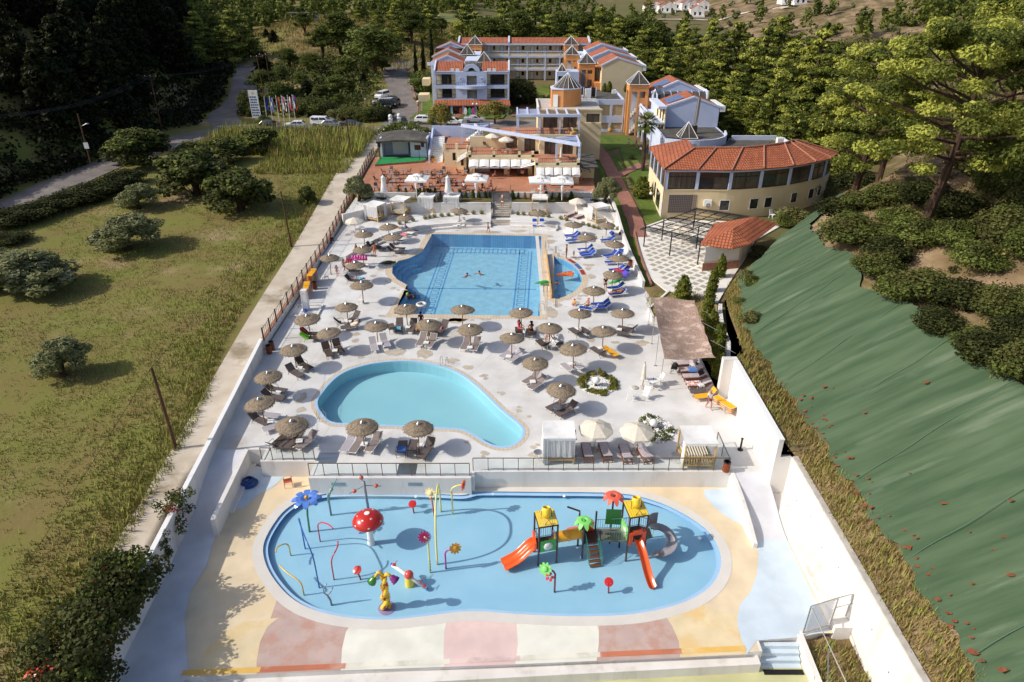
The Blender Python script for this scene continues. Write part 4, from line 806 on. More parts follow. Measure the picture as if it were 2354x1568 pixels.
def blue_pav():
 t=thg('stair_pavilion','small blue pavilion with one dark window and a little glazed pyramid','building');b=MB();b.facade(9.2,13.85,2.2,10.9,150,150.3,[(9.55,11.2,7.9,10.3)]);b.bx(9.2,9.5,150.31,154,2.2,10.9);b.bx(13.5,13.85,150.31,154,2.2,10.9);b.bx(9.5,13.5,153.7,154,2.2,10.9);b.bx(9.2,13.85,150,154,10.901,11.15);b.bd('wall',M.blue,t);win_(t,9.6,11.15,150.5,7.9,10.28,M.dglass,M.brownf,2);pyr(t,9.4,11.3,150.3,152.2,11.155,1.5)
blue_pav()
# --- blue lattice-screened block
def lattice_block():
 t=thg('service_block','low blue block with lattice screens and a flat grey roof','building');X0,X1,Y=12.3,21.2,134.5;hs=[(13.2,15.8,5.2,7.2),(16.4,18.6,5.2,7.2),(19.0,21.0,5.2,7.2),(15.9,18.5,2.7,3.9),(18.9,21.0,2.7,3.9)];b=MB();b.facade(X0,X1,2.1,8.15,Y,Y+.3,hs);b.bx(15.95,16.3,Y-.3,Y-.01,3.9,8.2);b.bx(X0,X0+.3,Y+.31,147,2.1,8.15);b.bx(X1-.3,X1,Y+.31,147,2.1,8.15);b.bd('wall',M.blue,t);bp_('inner_dark',mat('dark_interior',S(70,62,52),rg=1),t,(X0+.4,X1-.4,Y+.9,Y+1,2.1,7.6))
 for x0,x1,z0,z1 in hs:
  b=MB();n=int((x1-x0)/.2);m=int((z1-z0)/.2)
  for i in Rn(n+1):x=lp(x0+.03,x1-.03,i/n);b.bx(x-.035,x+.035,Y+.1,Y+.2,z0,z1)
  for j in Rn(m+1):z=lp(z0+.03,z1-.03,j/m);b.bx(x0,x1,Y+.115,Y+.185,z-.035,z+.035)
  b.bd('lattice',M.tan,t)
 bp_('roof',M.flat,t,(X0+.3,X1-.3,Y+.3,147,7.7,7.9));bp_('screen',M.brownf,t,(12.6,16.2,139.3,139.5,7.9,9.6));bp_('screen_post',M.bluew,t,*[(x,x+.15,139.1,139.29,7.9,9.7)for x in(13.8,15.2,16.2)]);bp_('air_conditioner',M.wp,t,(14.0,15.1,137.4,138,7.9,9.6),(19.9,20.7,143,143.5,7.9,8.6),(13.0,13.6,137,137.5,7.9,8.5));tower(t,21.35,24.9,131,134.45,2.1,11.3,2.15,(5.0,8.0));bp_('link',M.orange,t,(24.95,25.6,131.8,133.6,7.4,8.9),(24.95,25.6,131.8,133.6,2.1,4.2))
lattice_block()
# --- blue gabled block with solar panels
def solar_block():
 t=thg('hotel_block','blue gabled hotel block with solar panels and a long west gallery','building');gbl(t,25.6,34.8,119.2,126,2,9.3,10.9,M.blue,xp=30.4);gbl(t,25.6,34.8,130.5,138.5,2,10.0,11.9,M.blue,xp=30.0);bp_('link_wall',M.blue,t,(25.6,34.6,126.01,130.49,2,9.2));bp_('roof_parapet',M.wp,t,(34.95,35.8,119.2,126,8.6,9.5),(34.95,35.8,130.5,138.5,9.2,10.2));b=MB();n=10
 for i in Rn(n):
  a0,a1=PI*i/n,PI*(i+1)/n;f=lambda a:(128.2+1.35*Cs(a),9.2+1.35*Sn(a));p,q=f(a0),f(a1);b.slb([(25.7,*q),(25.7,*p),(34.5,*p),(34.5,*q)][::-1],.05)
 b.bd('barrel_roof',M.bglass,t);b=MB()
 for x in[25.55]+[25.7+1.25*i for i in Rn(1,7)]+[34.4]:
  w=.22 if x in(25.55,34.4)else .07
  for i in Rn(n):
   a0,a1=PI*i/n,PI*(i+1)/n;r0,r1=(1.42,1.75)if w>.1 else(1.36,1.42);q=[(r0,a0),(r1,a0),(r1,a1),(r0,a1)];pp=[(128.2+r*Cs(a),9.2+r*Sn(a))for r,a in q];b.hexa([(x,*p)for p in pp]+[(x+w,*p)for p in pp])
 b.bd('arch_rib',M.bluew,t)
 for y0,zz in((120.6,9.3),(132,10.0)):
  sl=(10.9-9.3)/4.8 if zz<9.5 else 1.9/4.4
  for k in Rn(3):
   b=MB();ya=y0+k*1.25;xa,xb=26.3,28.9;b.slb([(xa,ya,zz+(xa-25.6)*sl+.25),(xa,ya+1.15,zz+(xa-25.6)*sl+.25),(xb,ya+1.15,zz+(xb-25.6)*sl+.25),(xb,ya,zz+(xb-25.6)*sl+.25)][::-1],.06);b.bd('solar_panel',mat('solar_glass',S(96,118,158),S(82,102,140),scale=2,rg=.15,spec=.8),t)
   # west galleries
 b=MB()
 for z in(7.2,4.5):
  b.bx(23.3,25.58,117.5,130,z-.3,z);b.bx(23.3,23.5,117.5,130,z+.001,z+.35);b.bx(23.3,23.5,117.5,130,z+.72,z+1.0)
  for i in Rn(6):b.bx(23.3,23.5,117.5+2.46*i,117.72+2.46*i,z+.351,z+.719)
 for i in Rn(4):b.bx(23.32,23.62,117.6+4*i,117.9+4*i,1.6,7.0)
 b.bx(24.2,25.58,117.4,126,9.35,9.75);b.bd('gallery',M.bluew,t);bp_('gallery_wall',M.cream,t,(25.4,25.58,117.6,126,7.2,9.3),(25.4,25.58,117.6,126,4.5,6.9))
 for z in(7.25,4.55):
  for y in(118.4,120.6,123.2):bp_('door',M.brownf,t,(25.34,25.39,y,y+.8,z,z+1.9))
 b=MB();b.tb([(29.6,113.9,5.6),(29.9,114.2,11.6)],.28,12);b.bd('flue_pipe',M.steel,t)
 # dish
 b=MB();b.lth([(.05,0),(.45,.08),(.8,.3),(.82,.31)],18,(25.9,127.,10.9),axis=MX.Rotation(R(70),3,'X')@MX.Rotation(R(20),3,'Y'));b.tb([(25.9,127.2,9.3),(25.9,127.1,10.9)],.05,6);b.bd('satellite_dish',M.steel,t)
 # flat curved terrace with pyramid skylight
 cur=[(23.6,107.5)]+[(23.6+10.6*Sn(R(a)),107.5+9.6*(1-Cs(R(a)))*.62-2.4*Sn(R(a*2)))for a in Rn(8,91,8)];cur=smooth_open([(23.6,107.2),(27,105.9),(31,106.6),(33.6,109.4),(34.6,113.2)]);b=MB();b.prism([(23.6,119.1)]+cur+[(34.8,119.1)],1.5,6.1);b.bd('terrace_wall',M.bluew,t);b=MB();b.prism([(24.,119.0)]+[(lp(x,29,.06),lp(y,113,.06))for x,y in cur]+[(34.4,119.0)],6.1,6.13);b.bd('terrace_roof',M.flat,t)
 b=MB()
 for p,q in zip(cur,cur[1:]):
  p,q=V3(p),V3(q);d=(q-p).normalized();n_=V3((-d.y,d.x))*.25;b.prism([tu_(p),tu_(q),tu_(q+n_),tu_(p+n_)],6.1,6.75)
 b.bx(23.6,23.85,107.2,119.0,6.1,6.75);b.bd('parapet',M.bluew,t);pyr(t,26.4,29.2,109.3,112.1,6.3,2.3);bp_('flue_base',M.brownf,t,(29.2,30.0,113.5,114.3,6.13,7.4))
solar_block()
# --- low flat-roofed block behind the hall
t=thg('kitchen_block','low block with a wide grey flat roof and rooftop machinery behind the tiled hall','building')
fp=[(22.6,100.5),(24.5,107.3),(27,105.85),(31,106.5),(33.8,109.4),(35.2,113),(44.5,112),(43,97),(30,95)]
b=MB();b.prism(fp,.2,5.5);b.bd('wall',M.white,t)
b=MB();b.prism([(lp(x,33,.03),lp(y,104,.03))for x,y in fp],5.5,5.52);b.bd('roof',M.flat,t)
bp_('parapet',M.bluew,t,(35.3,44.3,111.8,112.1,5.5,6.2),(42.8,43.1,104,111.8,5.5,6.2))
for q in((27.2,28.9,101.6,102.0,5.55,6.4),(33.2,34.3,101.4,101.9,5.55,6.0),(40.2,41.1,105.2,106,5.52,7.2)):bp_('air_conditioner',M.wp,t,q)
b=MB();b.tb([(25.0,103.6,6.1),(26.8,103.9,6.1)],.42,10);b.tb([(26.8,103.9,6.1),(27.6,104,6.1)],.55,10);b.bx(25.2,25.4,103.3,103.9,5.52,5.8);b.bx(26.4,26.6,103.4,104.1,5.52,5.8);b.bd('duct',M.steel,t)
b=MB();b.bx(37,38,103.6,104.1,5.52,6.0);b.tb([(38,103.8,5.8),(38.6,103.9,6.9)],.05,5);b.bd('fan_unit',M.black,t)
b=MB();b.tb([(29.5,103.5,5.55),(30.5,102.2,5.55),(31.6,103,5.55),(32.2,101.4,5.55)],.03,4);b.bd('cable',M.wp,t)
# --- curved hall with the tiled roof
def hall():
 t=thg('banquet_hall','curved cream hall with a big terracotta tiled roof and a band of dark windows','building');eave=[G('H',x,y,6.8).xy for x,y in[(365,893),(690,893),(1010,897),(1310,882),(1590,855),(1800,818),(1940,782),(2010,735)]];ridge=[G('H',x,y,8.5).xy for x,y in[(660,690),(760,690),(1110,687),(1310,670),(1500,645),(1590,622)]];ridge=ridge[:1]+[lp(ridge[0],ridge[2],.5)]+ridge[2:];ridge=[ridge[0],lp(ridge[0],ridge[2],.45),ridge[2],ridge[3],ridge[4],lp(ridge[4],ridge[5],.6),ridge[5],ridge[5]+V3((.6,.2))]
 bl=G('H',220,675,6.8).xy;bm=G('H',430,662,6.8).xy;bm=V3((25.5,101.5))
 def sub(l,n=4):return[V3(p)for p in smooth_open([tu_(p)for p in l],n)]
 n=4;E=sub(eave,n);Rg=sub(ridge,n);b=MB()
 for i in Rn(len(E)-1):b.slb([(*E[i],6.8),(*E[i+1],6.8),(*Rg[i+1],8.5),(*Rg[i],8.5)],.14)
 b.slb([(*bl,6.8),(*E[0],6.8),(*Rg[0],8.5),(*bm,7.9)],.14);b.bd('roof',M.roofb,t,uv=True);b=MB();bk=[p+V3((-.3+i*.06,6.5))for i,p in En_(Rg)]
 for i in Rn(len(Rg)-1):b.slb([(*Rg[i],8.49),(*Rg[i+1],8.49),(*bk[i+1],6.9),(*bk[i],6.9)],.14)
 b.bd('back_roof',M.roofb,t,uv=True);b=MB()
 for k in Rn(0,len(E),n):b.tb([(*E[k],6.9),(*Rg[k],8.6)],.11,6)
 b.tb([(*p,8.58)for p in Rg],.14,6);b.bd('hip_tile',M.redbrick,t)
 # walls: 0.55 m inside the eaves
 W=[]
 for i,p in En_(E):
  d=(E[min(i+1,len(E)-1)]-E[max(i-1,0)]).normalized();W.append(p+V3((-d.y,d.x))*.55)
 W[0]=W[0]+V3((.45,0));inn=[p+V3((0,.35))for p in W]
 def band(z0,z1,m,nm,off=0.):
  b=MB()
  for i in Rn(len(W)-1):
   d=(W[i+1]-W[i]).normalized();o=V3((d.y,-d.x))*off;b.prism([tu_(W[i]+o),tu_(W[i+1]+o),tu_(inn[i+1]),tu_(inn[i])],z0,z1)
  return b.bd(nm,m,t)
 band(-.2,3.95,M.tan,'wall');band(3.951,4.05,M.tan,'sill_band',.08);band(6.35,6.7,M.blue,'lintel_band',.04);sd=(bl-E[0]).normalized();sp=W[0];sq=W[0]+sd*12.6;nx_=V3((sd.y,-sd.x))
 if nx_.x<0:nx_=-nx_
 def side(u0,u1,z0,z1,m,nm,th=.3,off=0.):
  b=MB();a=sp+sd*u0+nx_*(-off);c=sp+sd*u1+nx_*(-off);b.prism([tu_(a),tu_(a+nx_*th),tu_(c+nx_*th),tu_(c)],z0,z1);return b.bd(nm,m,t)
 side(.02,12.6,-.2,3.95,M.cream,'side_wall');side(.02,12.6,6.3,6.7,M.blue,'side_lintel')
 for k in Rn(4):q=side(.5+3*k,3.0+3*k,4.02,6.3,M.curt,'side_window',.1,-.08)
 for k in Rn(5):side(.02+3*k,.48+3*k,3.951,6.299,M.blue,'side_pillar')
 side(2.2,5.0,.6,2.9,M.dglass,'side_window',.06,.03);side(.6,1.5,.1,2.2,M.bluew,'side_door',.06,.03);side(6.0,7.0,1.2,3.2,M.dglass,'side_window',.06,.03)
 for s in Rn(len(eave)-1):
  i0,i1=s*n,(s+1)*n;d=(W[i0+1]-W[i0]).normalized();b=MB();c=W[i0];b.prism([tu_(c+V3((d.y,-d.x))*.1),tu_(c+d*.42+V3((d.y,-d.x))*.1),tu_(c+d*.42+V3((-d.y,d.x))*.3),tu_(c+V3((-d.y,d.x))*.3)],4.06,6.34);b.bd('pillar',M.blue,t);P=[c+d*.46]+[W[i]for i in Rn(i0+1,i1)]+[W[i1]-(W[i1]-W[i1-1]).normalized()*.04];fr=MB();gl=MB();gc=MB();L_=[0]
  for a_,c_ in zip(P,P[1:]):L_.append(L_[-1]+(c_-a_).length)
  def at(u):
   for i in Rn(len(P)-1):
    if u<=L_[i+1]+1e-6:
     return lp(P[i],P[i+1],(u-L_[i])/(L_[i+1]-L_[i]))
   return P[-1]
  tot=L_[-1]
  def seg(bb,u0,u1,z0,z1,o0,o1):
   us=[lp(u0,u1,j/3)for j in Rn(4)]
   for ua,ub in zip(us,us[1:]):
    a_,c_=at(ua),at(ub);dd=(c_-a_).normalized();nn=V3((-dd.y,dd.x));bb.prism([tu_(a_+nn*o0),tu_(c_+nn*o0),tu_(c_+nn*o1),tu_(a_+nn*o1)],z0,z1)
  seg(fr,0,tot,6.22,6.345,.03,.13);seg(fr,0,tot,5.68,5.76,.03,.13);seg(fr,0,tot,4.06,4.16,.03,.13)
  for u in(0,tot*.5-.04,tot-.08):seg(fr,u,u+.08,4.161,6.219,.04,.12)
  f_=fr.bd('window',M.brownf,t);hs=.38+.2*((s*7)%3)/2;seg(gl,.08,tot*.5-.05,4.17,5.67,.075,.095);seg(gl,.08,tot-.08,5.77,6.21,.075,.095);seg(gc,tot*.5+.05,tot-.09,4.17,5.67,.07,.09);(gl if s%2 else gl).bd('pane',M.dglass if s%2 else M.curt,f_);gc.bd('pane',M.bglass if s%3 else M.curt,f_)
  # lower windows
 def onwall(u,z0,z1,w,m,nm,fm=None):
  acc=0
  for i in Rn(len(W)-1):
   l=(W[i+1]-W[i]).length
   if acc+l>=u:
    d=(W[i+1]-W[i]).normalized();c=lp(W[i],W[i+1],(u-acc)/l);nn=V3((d.y,-d.x));M_=MX(((d.x,-nn.x,0,c.x),(d.y,-nn.y,0,c.y),(0,0,1,0),(0,0,0,1)));return M_
   acc+=l
 for u,w,z0,z1 in((8.2,1.35,1.25,2.7),(12.4,1.3,1.25,2.7),(14.6,1.2,1.25,2.7),(19,1.2,1.4,2.85),(22.6,1.2,1.4,2.85),(24.6,1.1,1.5,2.9),(27.6,1.0,1.7,3.1)):
  Mx=onwall(u,z0,z1,w,None,None);win_(t,-w/2,w/2,-.06,z0,z1,M.dglass,M.wp,1,trans=Mx)
 Mx=onwall(2.6,0,0,0,None,None);b=MB()
 for i in Rn(16):b.bx(-1.8+.24*i-.03,-1.8+.24*i+.03,-.1,-.02,.9,3.3)
 for j in Rn(11):b.bx(-1.85,1.85,-.09,-.03,.9+.24*j-.03,.9+.24*j+.03)
 b.xf(Mx);b.bd('lattice',M.fab_tp,t);b=MB();b.bx(-1.8,1.8,-.015,-.005,.9,3.3);b.xf(Mx);b.bd('lattice_backing',col('latt_dark',84,80,72,rg=.9),t);Mx=onwall(5.9,0,0,0,None,None);b=MB();b.bx(-.5,.5,-.45,-.06,1.9,2.75);b.xf(Mx);o=b.bd('air_conditioner',M.wp,t);b=MB();b.lth([(.3,-.46),(.3,-.48),(.05,-.48)],16,(0,0,0),axis=RX90@MX.Diagonal((1,1,-1)));b.xf(Mx@MX.Translation((-.08,-.94+.01,2.33)));b.bd('fan_grille',M.fab_tp,o)
 b=MB();p=W[0];b.tb([(p.x-.05,p.y-.1,6.6),(p.x-.05,p.y-.08,.2)],.05,6);b.bd('downpipe',M.redbrick,t)
hall()
# --- pool-bar kiosk with tiled roof
t=thg('kiosk','white kiosk with a low tiled roof at the foot of the green netting','building')
b=MB();kp=[(21.2,70.4),(25.2,71.2),(28.6,76.8),(24.2,76.6)];b.prism(kp,-.2,3.0);b.bd('wall',M.white,t)
b=MB();b.prism([(21.05,70.2),(25.3,71.05),(25.35,71.15),(21.05,70.35)],.2,1.1);b.bd('brick_counter',M.redbrick,t)
e=[(20.6,70.9),(23.8,69.6),(26.2,71.0),(31.6,78.0),(28.8,80.2),(24.0,78.0)];rg=[(24.6,72.8),(28.4,77.2)]
b=MB();z0,z1=3.05,4.15
for pts in([e[0],e[1],rg[0]],[e[1],e[2],rg[0]],[e[2],e[3],rg[1],rg[0]],[e[3],e[4],rg[1]],[e[4],e[5],rg[1]],[e[5],e[0],rg[0],rg[1]]):b.slb([(x,y,z1 if(x,y)in rg else z0)for x,y in pts],.12)
b.bd('roof',M.roofb,t,uv=True)
# --- black pergola
t=thg('pergola','black steel pergola with slatted bands over the chequered plaza','pergola')
A_=V3((14.9,76.0));B_=V3((23.2,83.8));C_=V3((29.4,80.2));D_=V3((20.4,71.7))
b=MB()
for p in((15.9,77.9),(18.5,80.1),(18.4,74.9),(21.0,72.1),(23.0,83.0),(25.4,78.2),(28.6,80.2),(22.0,77.0)):
 q=MB();q.bx(p[0]-.06,p[0]+.06,p[1]-.06,p[1]+.06,.2,2.95);q.bd('post',M.black,t)
for i in Rn(10):
 p=lp(A_,B_,i/9);q=lp(D_,C_,i/9);b.tb([(*p,3.02),(*q,3.02)],.045,4)
for i in Rn(6):
 p=lp(A_,D_,i/5);q=lp(B_,C_,i/5);b.tb([(*p,2.95),(*q,2.95)],.06,4)
b.bd('beam',M.black,t)
b=MB()
for(s0,s1,u0,u1)in((.0,.12,0.0,1.0),(.44,.56,0,1.),(.9,1.02,0,.9)):
 for i in Rn(40):
  u=lp(u0,u1,i/39);p=lp(lp(A_,B_,s0),lp(D_,C_,s0),u);q=lp(lp(A_,B_,s1),lp(D_,C_,s1),u);b.tb([(*p,3.1),(*q,3.1)],.035,4)
b.bd('slat',M.black,t)
# ---------------------------------------------------------------- cafe building on the terrace
def rls(t,pts,z,h=.8,n=8):
 b=MB()
 for a,c in zip(pts,pts[1:]):
  a,c=V3(a),V3(c);k=max(2,int((c-a).length/.28));b.tb([(*a,z+h),(*c,z+h)],.03,4);b.tb([(*a,z+.08),(*c,z+.08)],.02,4)
  for i in Rn(k+1):p=lp(a,c,i/k);b.tb([(*p,z+.02),(*p,z+h)],.013,3,cap=False)
 return b.bd('balustrade',M.black,t)
def awning(lb_,x0,x1,y0,y1,z0,z1,n,side=False,trans=None):
 """y0/z0 at the wall, y1/z1 at the front edge""";t=thg('awning',lb_,'awning')
 for i in Rn(n):
  a,c=lp(x0,x1,i/n)+.06,lp(x0,x1,(i+1)/n)-.06;m=(a+c)/2;b=MB();b.slb([(a,y1,z1),(m,y1,z1+.12),(m,y0,z0+.06),(a,y0,z0)],.03);b.slb([(m,y1,z1+.12),(c,y1,z1),(c,y0,z0),(m,y0,z0+.06)],.03);b.bx(a,c,y1-.03,y1,z1-.22,z1-.02)
  if trans is not None:b.xf(trans)
  b.bd('canvas',M.fab_w,t)
 b=MB()
 for i in Rn(n+1):x=lp(x0,x1,i/n);b.tb([(x,y0,z0),(x,y1,z1)],.04,4)
 b.tb([(x0,y1,z1-.05),(x1,y1,z1-.05)],.04,4)
 if trans is not None:b.xf(trans)
 b.bd('frame',M.brownf,t);return t
def cafe():
 t=thg('cafe_building','stepped cream cafe building with tiled roof terraces and pale blue beams','building');W=[]
 # ground floor: open arcade
 b=MB()
 for x in(-6.4,-1.2,2.3):b.bx(x,x+.75,103.0,103.7,2.2,4.5)
 b.bx(-6.5,3.3,103.0,103.9,4.3,4.9);b.bx(-6.5,3.3,107.6,107.9,2.2,4.89);b.bx(-6.5,-6.2,103.91,107.59,2.2,4.89);b.bx(3.35,9.7,98.0,98.5,4.25,4.95);b.bx(3.35,9.7,98.0,98.35,2.2,3.2);b.bx(3.35,3.9,98.0,98.5,3.201,4.249);b.bx(9.1,9.7,98.0,98.5,3.201,4.249);b.bx(9.4,9.7,98.51,107.9,2.2,4.95);b.bx(3.35,3.6,98.51,103,2.2,4.95);b.bd('ground_floor_wall',M.cream,t);bp_('interior',mat('cafe_interior',S(96,80,64),S(60,48,40),scale=1.2,rg=1),t,(-6.1,9.3,107.2,107.55,2.3,4.8),(3.65,9.3,101,101.2,2.3,4.8))
 bp_('floor_slab',M.pave,t,(-6.5,3.32,103.0,109,4.91,4.98),(3.36,9.7,98.0,104.5,4.96,5.0));bp_('shelf',M.brownf,t,(-4.6,-1.8,106.4,106.7,2.3,4.3),(-.2,1.9,106.4,106.7,2.3,4.4));bp_('counter',M.kerb,t,(-5.6,-3.4,104.6,105.4,2.3,3.3));b=MB();b.bx(2.35+.9,2.5+2.0,102.2,103.0,2.3,3.4)
 # parapets with piers
 b=MB()
 for x in(-6.5,-2.9,.9,2.9):b.bx(x,x+.4,102.98,103.38,4.9,5.75)
 b.bx(-6.5,3.3,102.98,103.2,4.905,5.25)
 for x in(3.35,6.35,9.3):b.bx(x,x+.4,97.98,98.38,4.96,5.8)
 b.bx(3.35,9.7,97.98,98.2,4.955,5.3);b.bx(-6.9,-6.52,103.4,109,4.9,5.3);b.bd('parapet',M.cream,t);rls(t,[(-6.1,103.1),(2.9,103.1)],5.2,.6);rls(t,[(3.8,98.1),(9.3,98.1)],5.25,.6);rls(t,[(-6.7,103.4),(-6.7,109)],5.3,.6)
 # first floor walls with glazed doors, stepping forward to the right
 b=MB();b.facade(-2.6,1.0,4.95,7.1,108.6,108.9,[(-1.0,.8,4.99,6.75)]);b.facade(1.0,4.2,4.95,7.3,106.6,106.9,[(1.9,3.6,4.99,6.9)]);b.facade(4.2,9.7,5.0,7.3,104.4,104.7,[(4.9,6.7,5.02,6.9),(7.6,9.2,5.02,6.9)]);b.bx(.9,1.0,106.6,108.6,4.95,7.1);b.bx(4.1,4.2,104.7,106.6,4.95,7.3);b.bx(9.4,9.7,104.71,113,4.95,7.29);b.bx(-6.6,-2.6,109.3,109.6,4.95,6.6);b.bd('first_floor_wall',M.cream,t)
 for a,c,y in((-1.0,.8,108.7),(1.9,3.6,106.7),(4.9,6.7,104.5),(7.6,9.2,104.5)):win_(t,a,c,y,5.02,6.85,M.curt,M.brownf,2)
 # second floor
 bp_('floor_slab',M.pave,t,(4.0,10.4,106.9,113,7.11,7.18),(-.2,3.98,106.95,114,7.08,7.14),(-3.6,-.25,109.6,114,7.0,7.05));bp_('parapet',M.cream,t,(4.0,10.4,106.85,107.1,7.0,7.45),(.6,3.98,106.9,107.1,6.95,7.5),(-3.6,.55,109.4,109.65,6.6,7.3));rls(t,[(4.0,107.0),(10.3,107.0)],7.45,.6);rls(t,[(-3.6,109.6),(-3.6,114)],7.05,.9);rls(t,[(.6,107.0),(3.9,107.0)],7.45,.55);b=MB();b.facade(4.2,14.3,7.1,9.9,113,113.3,[(5.0,7.3,7.2,9.3),(8.2,10.4,7.2,9.3),(11.9,14.0,8.1,9.4)]);b.bx(13.95,14.3,113.31,122,2.2,9.9);b.bx(10.42,14.3,112.7,112.99,2.2,8.0);b.bx(4.2,4.5,113.31,122,2.2,9.9);b.bx(4.5,13.9,121.7,122,2.2,9.9);b.bx(4.1,14.4,112.9,113.35,9.905,10.1)
 b.bd('second_floor_wall',M.tan,t)
 for a,c,z0,z1 in((5.0,7.3,7.2,9.3),(8.2,10.4,7.2,9.3)):win_(t,a,c,113.1,z0,z1,M.curt,M.brownf,3)
 win_(t,11.9,14.0,113.1,8.1,9.4,M.curt,M.black,2);bp_('roof',M.kerb,t,(4.3,14.2,113.36,121.9,9.905,9.96));bp_('roof_parapet',M.wp,t,(4.1,4.35,113.36,122,9.97,10.3),(4.35,14.3,121.75,122,9.97,10.3))
 # terracotta drum with its glazed cone
 dc=(8.9,118.2);b=MB();pr=[(2.55*Cs(R(a)),2.55*Sn(R(a)))for a in Rn(-75,196,15)];pp=[(dc[0]+x,dc[1]+y)for x,y in pr]+[(dc[0]-2.5,dc[1]-2.3),(dc[0]-.6,dc[1]-2.75)];b.prism(pp,9.965,12.6);b.bd('drum',M.orange,t);b=MB();b.prism([(dc[0]+(x-dc[0])*1.03,dc[1]+(y-dc[1])*1.03)for x,y in pp],12.603,12.75);b.bd('drum_rim',M.bluew,t);q=V3((dc[0]-1.9,dc[1]-2.42));b=MB();b.slb([(q.x-.35,q.y-.12,10.0),(q.x+.4,q.y-.3,10.0),(q.x+.4,q.y-.3,11.9),(q.x-.35,q.y-.12,11.9)],.06);b.bd('door',M.wp,t)
 b=MB();n=16;b.lth([(2.35,12.76),(.02,14.9)],n,(dc[0]+.2,dc[1],0));o=b.bd('cone_roof',M.bglass,t);b=MB()
 for i in Rn(n):a=2*PI*i/n;b.tb([(dc[0]+.2+2.37*Cs(a),dc[1]+2.37*Sn(a),12.78),(dc[0]+.2,dc[1],14.95)],.03,4)
 b.bd('frame',M.wp,o)
 # upper pergola
 b=MB()
 for x in(.8,4.1,10.1):b.bx(x,x+.28,107.15,107.43,7.1,9.95)
 for x in(7.2,):b.bx(x,x+.24,107.2,107.43,7.1,9.95)
 b.bx(.6,10.5,107.1,107.48,9.951,10.35)
 for x in(.7,2.3,4.0):b.bx(x,x+.25,107.49,113.6,9.951,10.3)
 for y in(108.4,109.4,110.4,111.4,112.4):b.bx(.96,3.99,y,y+.16,10.0,10.2)
 for x in(5.4,6.9,8.4,10.15):b.bx(x,x+.2,107.49,112.88,9.96,10.3)
 b.bx(.7,.95,113.2,113.45,7.1,9.95);b.bd('pergola',M.blue,t)
 # the long slanting beam and its triangular ends
 A_=V3((-8.05,112.1));B_=V3((9.75,98.15));d=(B_-A_).normalized();n_=V3((-d.y,d.x))*.17;b=MB();b.prism([tu_(A_-n_),tu_(B_-n_),tu_(B_+n_),tu_(A_+n_)],7.55,8.0)
 for p,z in((A_,5.0),(V3((-5.2,110.0)),4.98),(V3((9.62,98.4)),5.0),(V3((6.5,100.8)),5.0)):b.bx(p.x-.15,p.x+.15,p.y-.15,p.y+.15,z,7.549)
 for p,q in(((-7.9,112.3),(-3.2,113.4)),((-5.6,110.5),(-3.4,112.0)),((-5.4,111.0),(-6.0,112.7)),((-4.6,109.9),(-3.0,113.2)),((5.6,101.9),(9.6,103.9)),((9.62,98.6),(9.62,104.2)),((7.3,100.3),(9.5,101.2)),((5.8,102.2),(9.5,102.2))):
  p,q=V3(p),V3(q);dd=(q-p).normalized();m_=V3((-dd.y,dd.x))*.11;b.prism([tu_(p-m_),tu_(q-m_),tu_(q+m_),tu_(p+m_)],7.56,7.95)
 b.bd('slanting_beam',M.blue,t)
 # west wing with the white stair
 b=MB();b.facade(-10.6,-6.95,2.2,5.0,107.6,107.9,[(-9.3,-8.8,3.3,4.5)]);b.bx(-10.6,-10.3,107.91,112,2.2,5.0);b.bx(-7.2,-6.95,103.6,107.59,2.2,4.6);b.bx(-8.5,-7.2,106.0,106.2,2.2,4.4)
 for x,y in((-10.7,107.5),(-8.8,107.5),(-6.95,106)):b.bx(x,x+.38,y,y+.38,5.0,5.9)
 b.bd('west_wing',M.cream,t);bp_('west_terrace',M.pave,t,(-10.6,-6.6,107.6,116,5.0,5.06));win_(t,-9.3,-8.8,107.7,3.3,4.5,M.dglass,M.brownf,0);rls(t,[(-10.3,107.7),(-7,107.7)],5.05,.7);bp_('side_window',M.dglass,t,(-7.9,-7.5,105.97,105.995,2.9,4.0));b=MB()
 for i in Rn(14):y=110.2+i*.45;b.bx(-13.1,-11.2,y,y+.45,2.2,2.5+i*.2)
 b.bd('white_stair',M.wp,t);b=MB();b.prism([(-13.4,110),(-13.12,110),(-13.12,117.5),(-13.4,117.5)],2.2,0,ztop=[3.6,3.6,6.3,6.3]);b.bx(-13.4,-6.2,117.5,117.8,2.2,6.6);b.bd('blue_wall',M.blue,t);bp_('west_terrace',M.pave,t,(-13.1,-10.62,116.5,117.49,5.0,5.06));b=MB()
 for i in Rn(8):b.bx(-7.5+i*.35,-7.15+i*.35,113.2,115.2,5.0,5.15+i*.25)
 b.bd('roof_stair',M.wp,t);rls(t,[(-7.5,113.2),(-4.7,113.2)],6.2,.8)
 # east side: lean-to
 bp_('lean_to',M.cream,t,(9.75,12.2,101.0,104.2,2.2,4.4));b=MB();b.slb([(9.75,98.8,4.45),(12.5,98.8,4.45),(12.3,104.4,5.1),(9.75,104.4,5.1)],.12);b.bd('lean_to_roof',M.flat,t);bp_('menu_board',M.wp,t,(9.2,9.6,97.93,97.97,3.0,3.9));bp_('air_conditioner',M.wp,t,(3.1,3.9,106.3,106.6,6.9,7.5))
cafe()
awning('long scalloped white awning over the open cafe front',-6.5,2.9,102.95,101.3,4.55,3.9,6)
awning('scalloped white awning over the serving counter',3.4,9.75,97.95,96.4,4.6,3.95,5)
Mx=MX(((0,1,0,0),(-1,0,0,0),(0,0,1,0),(0,0,0,1)))
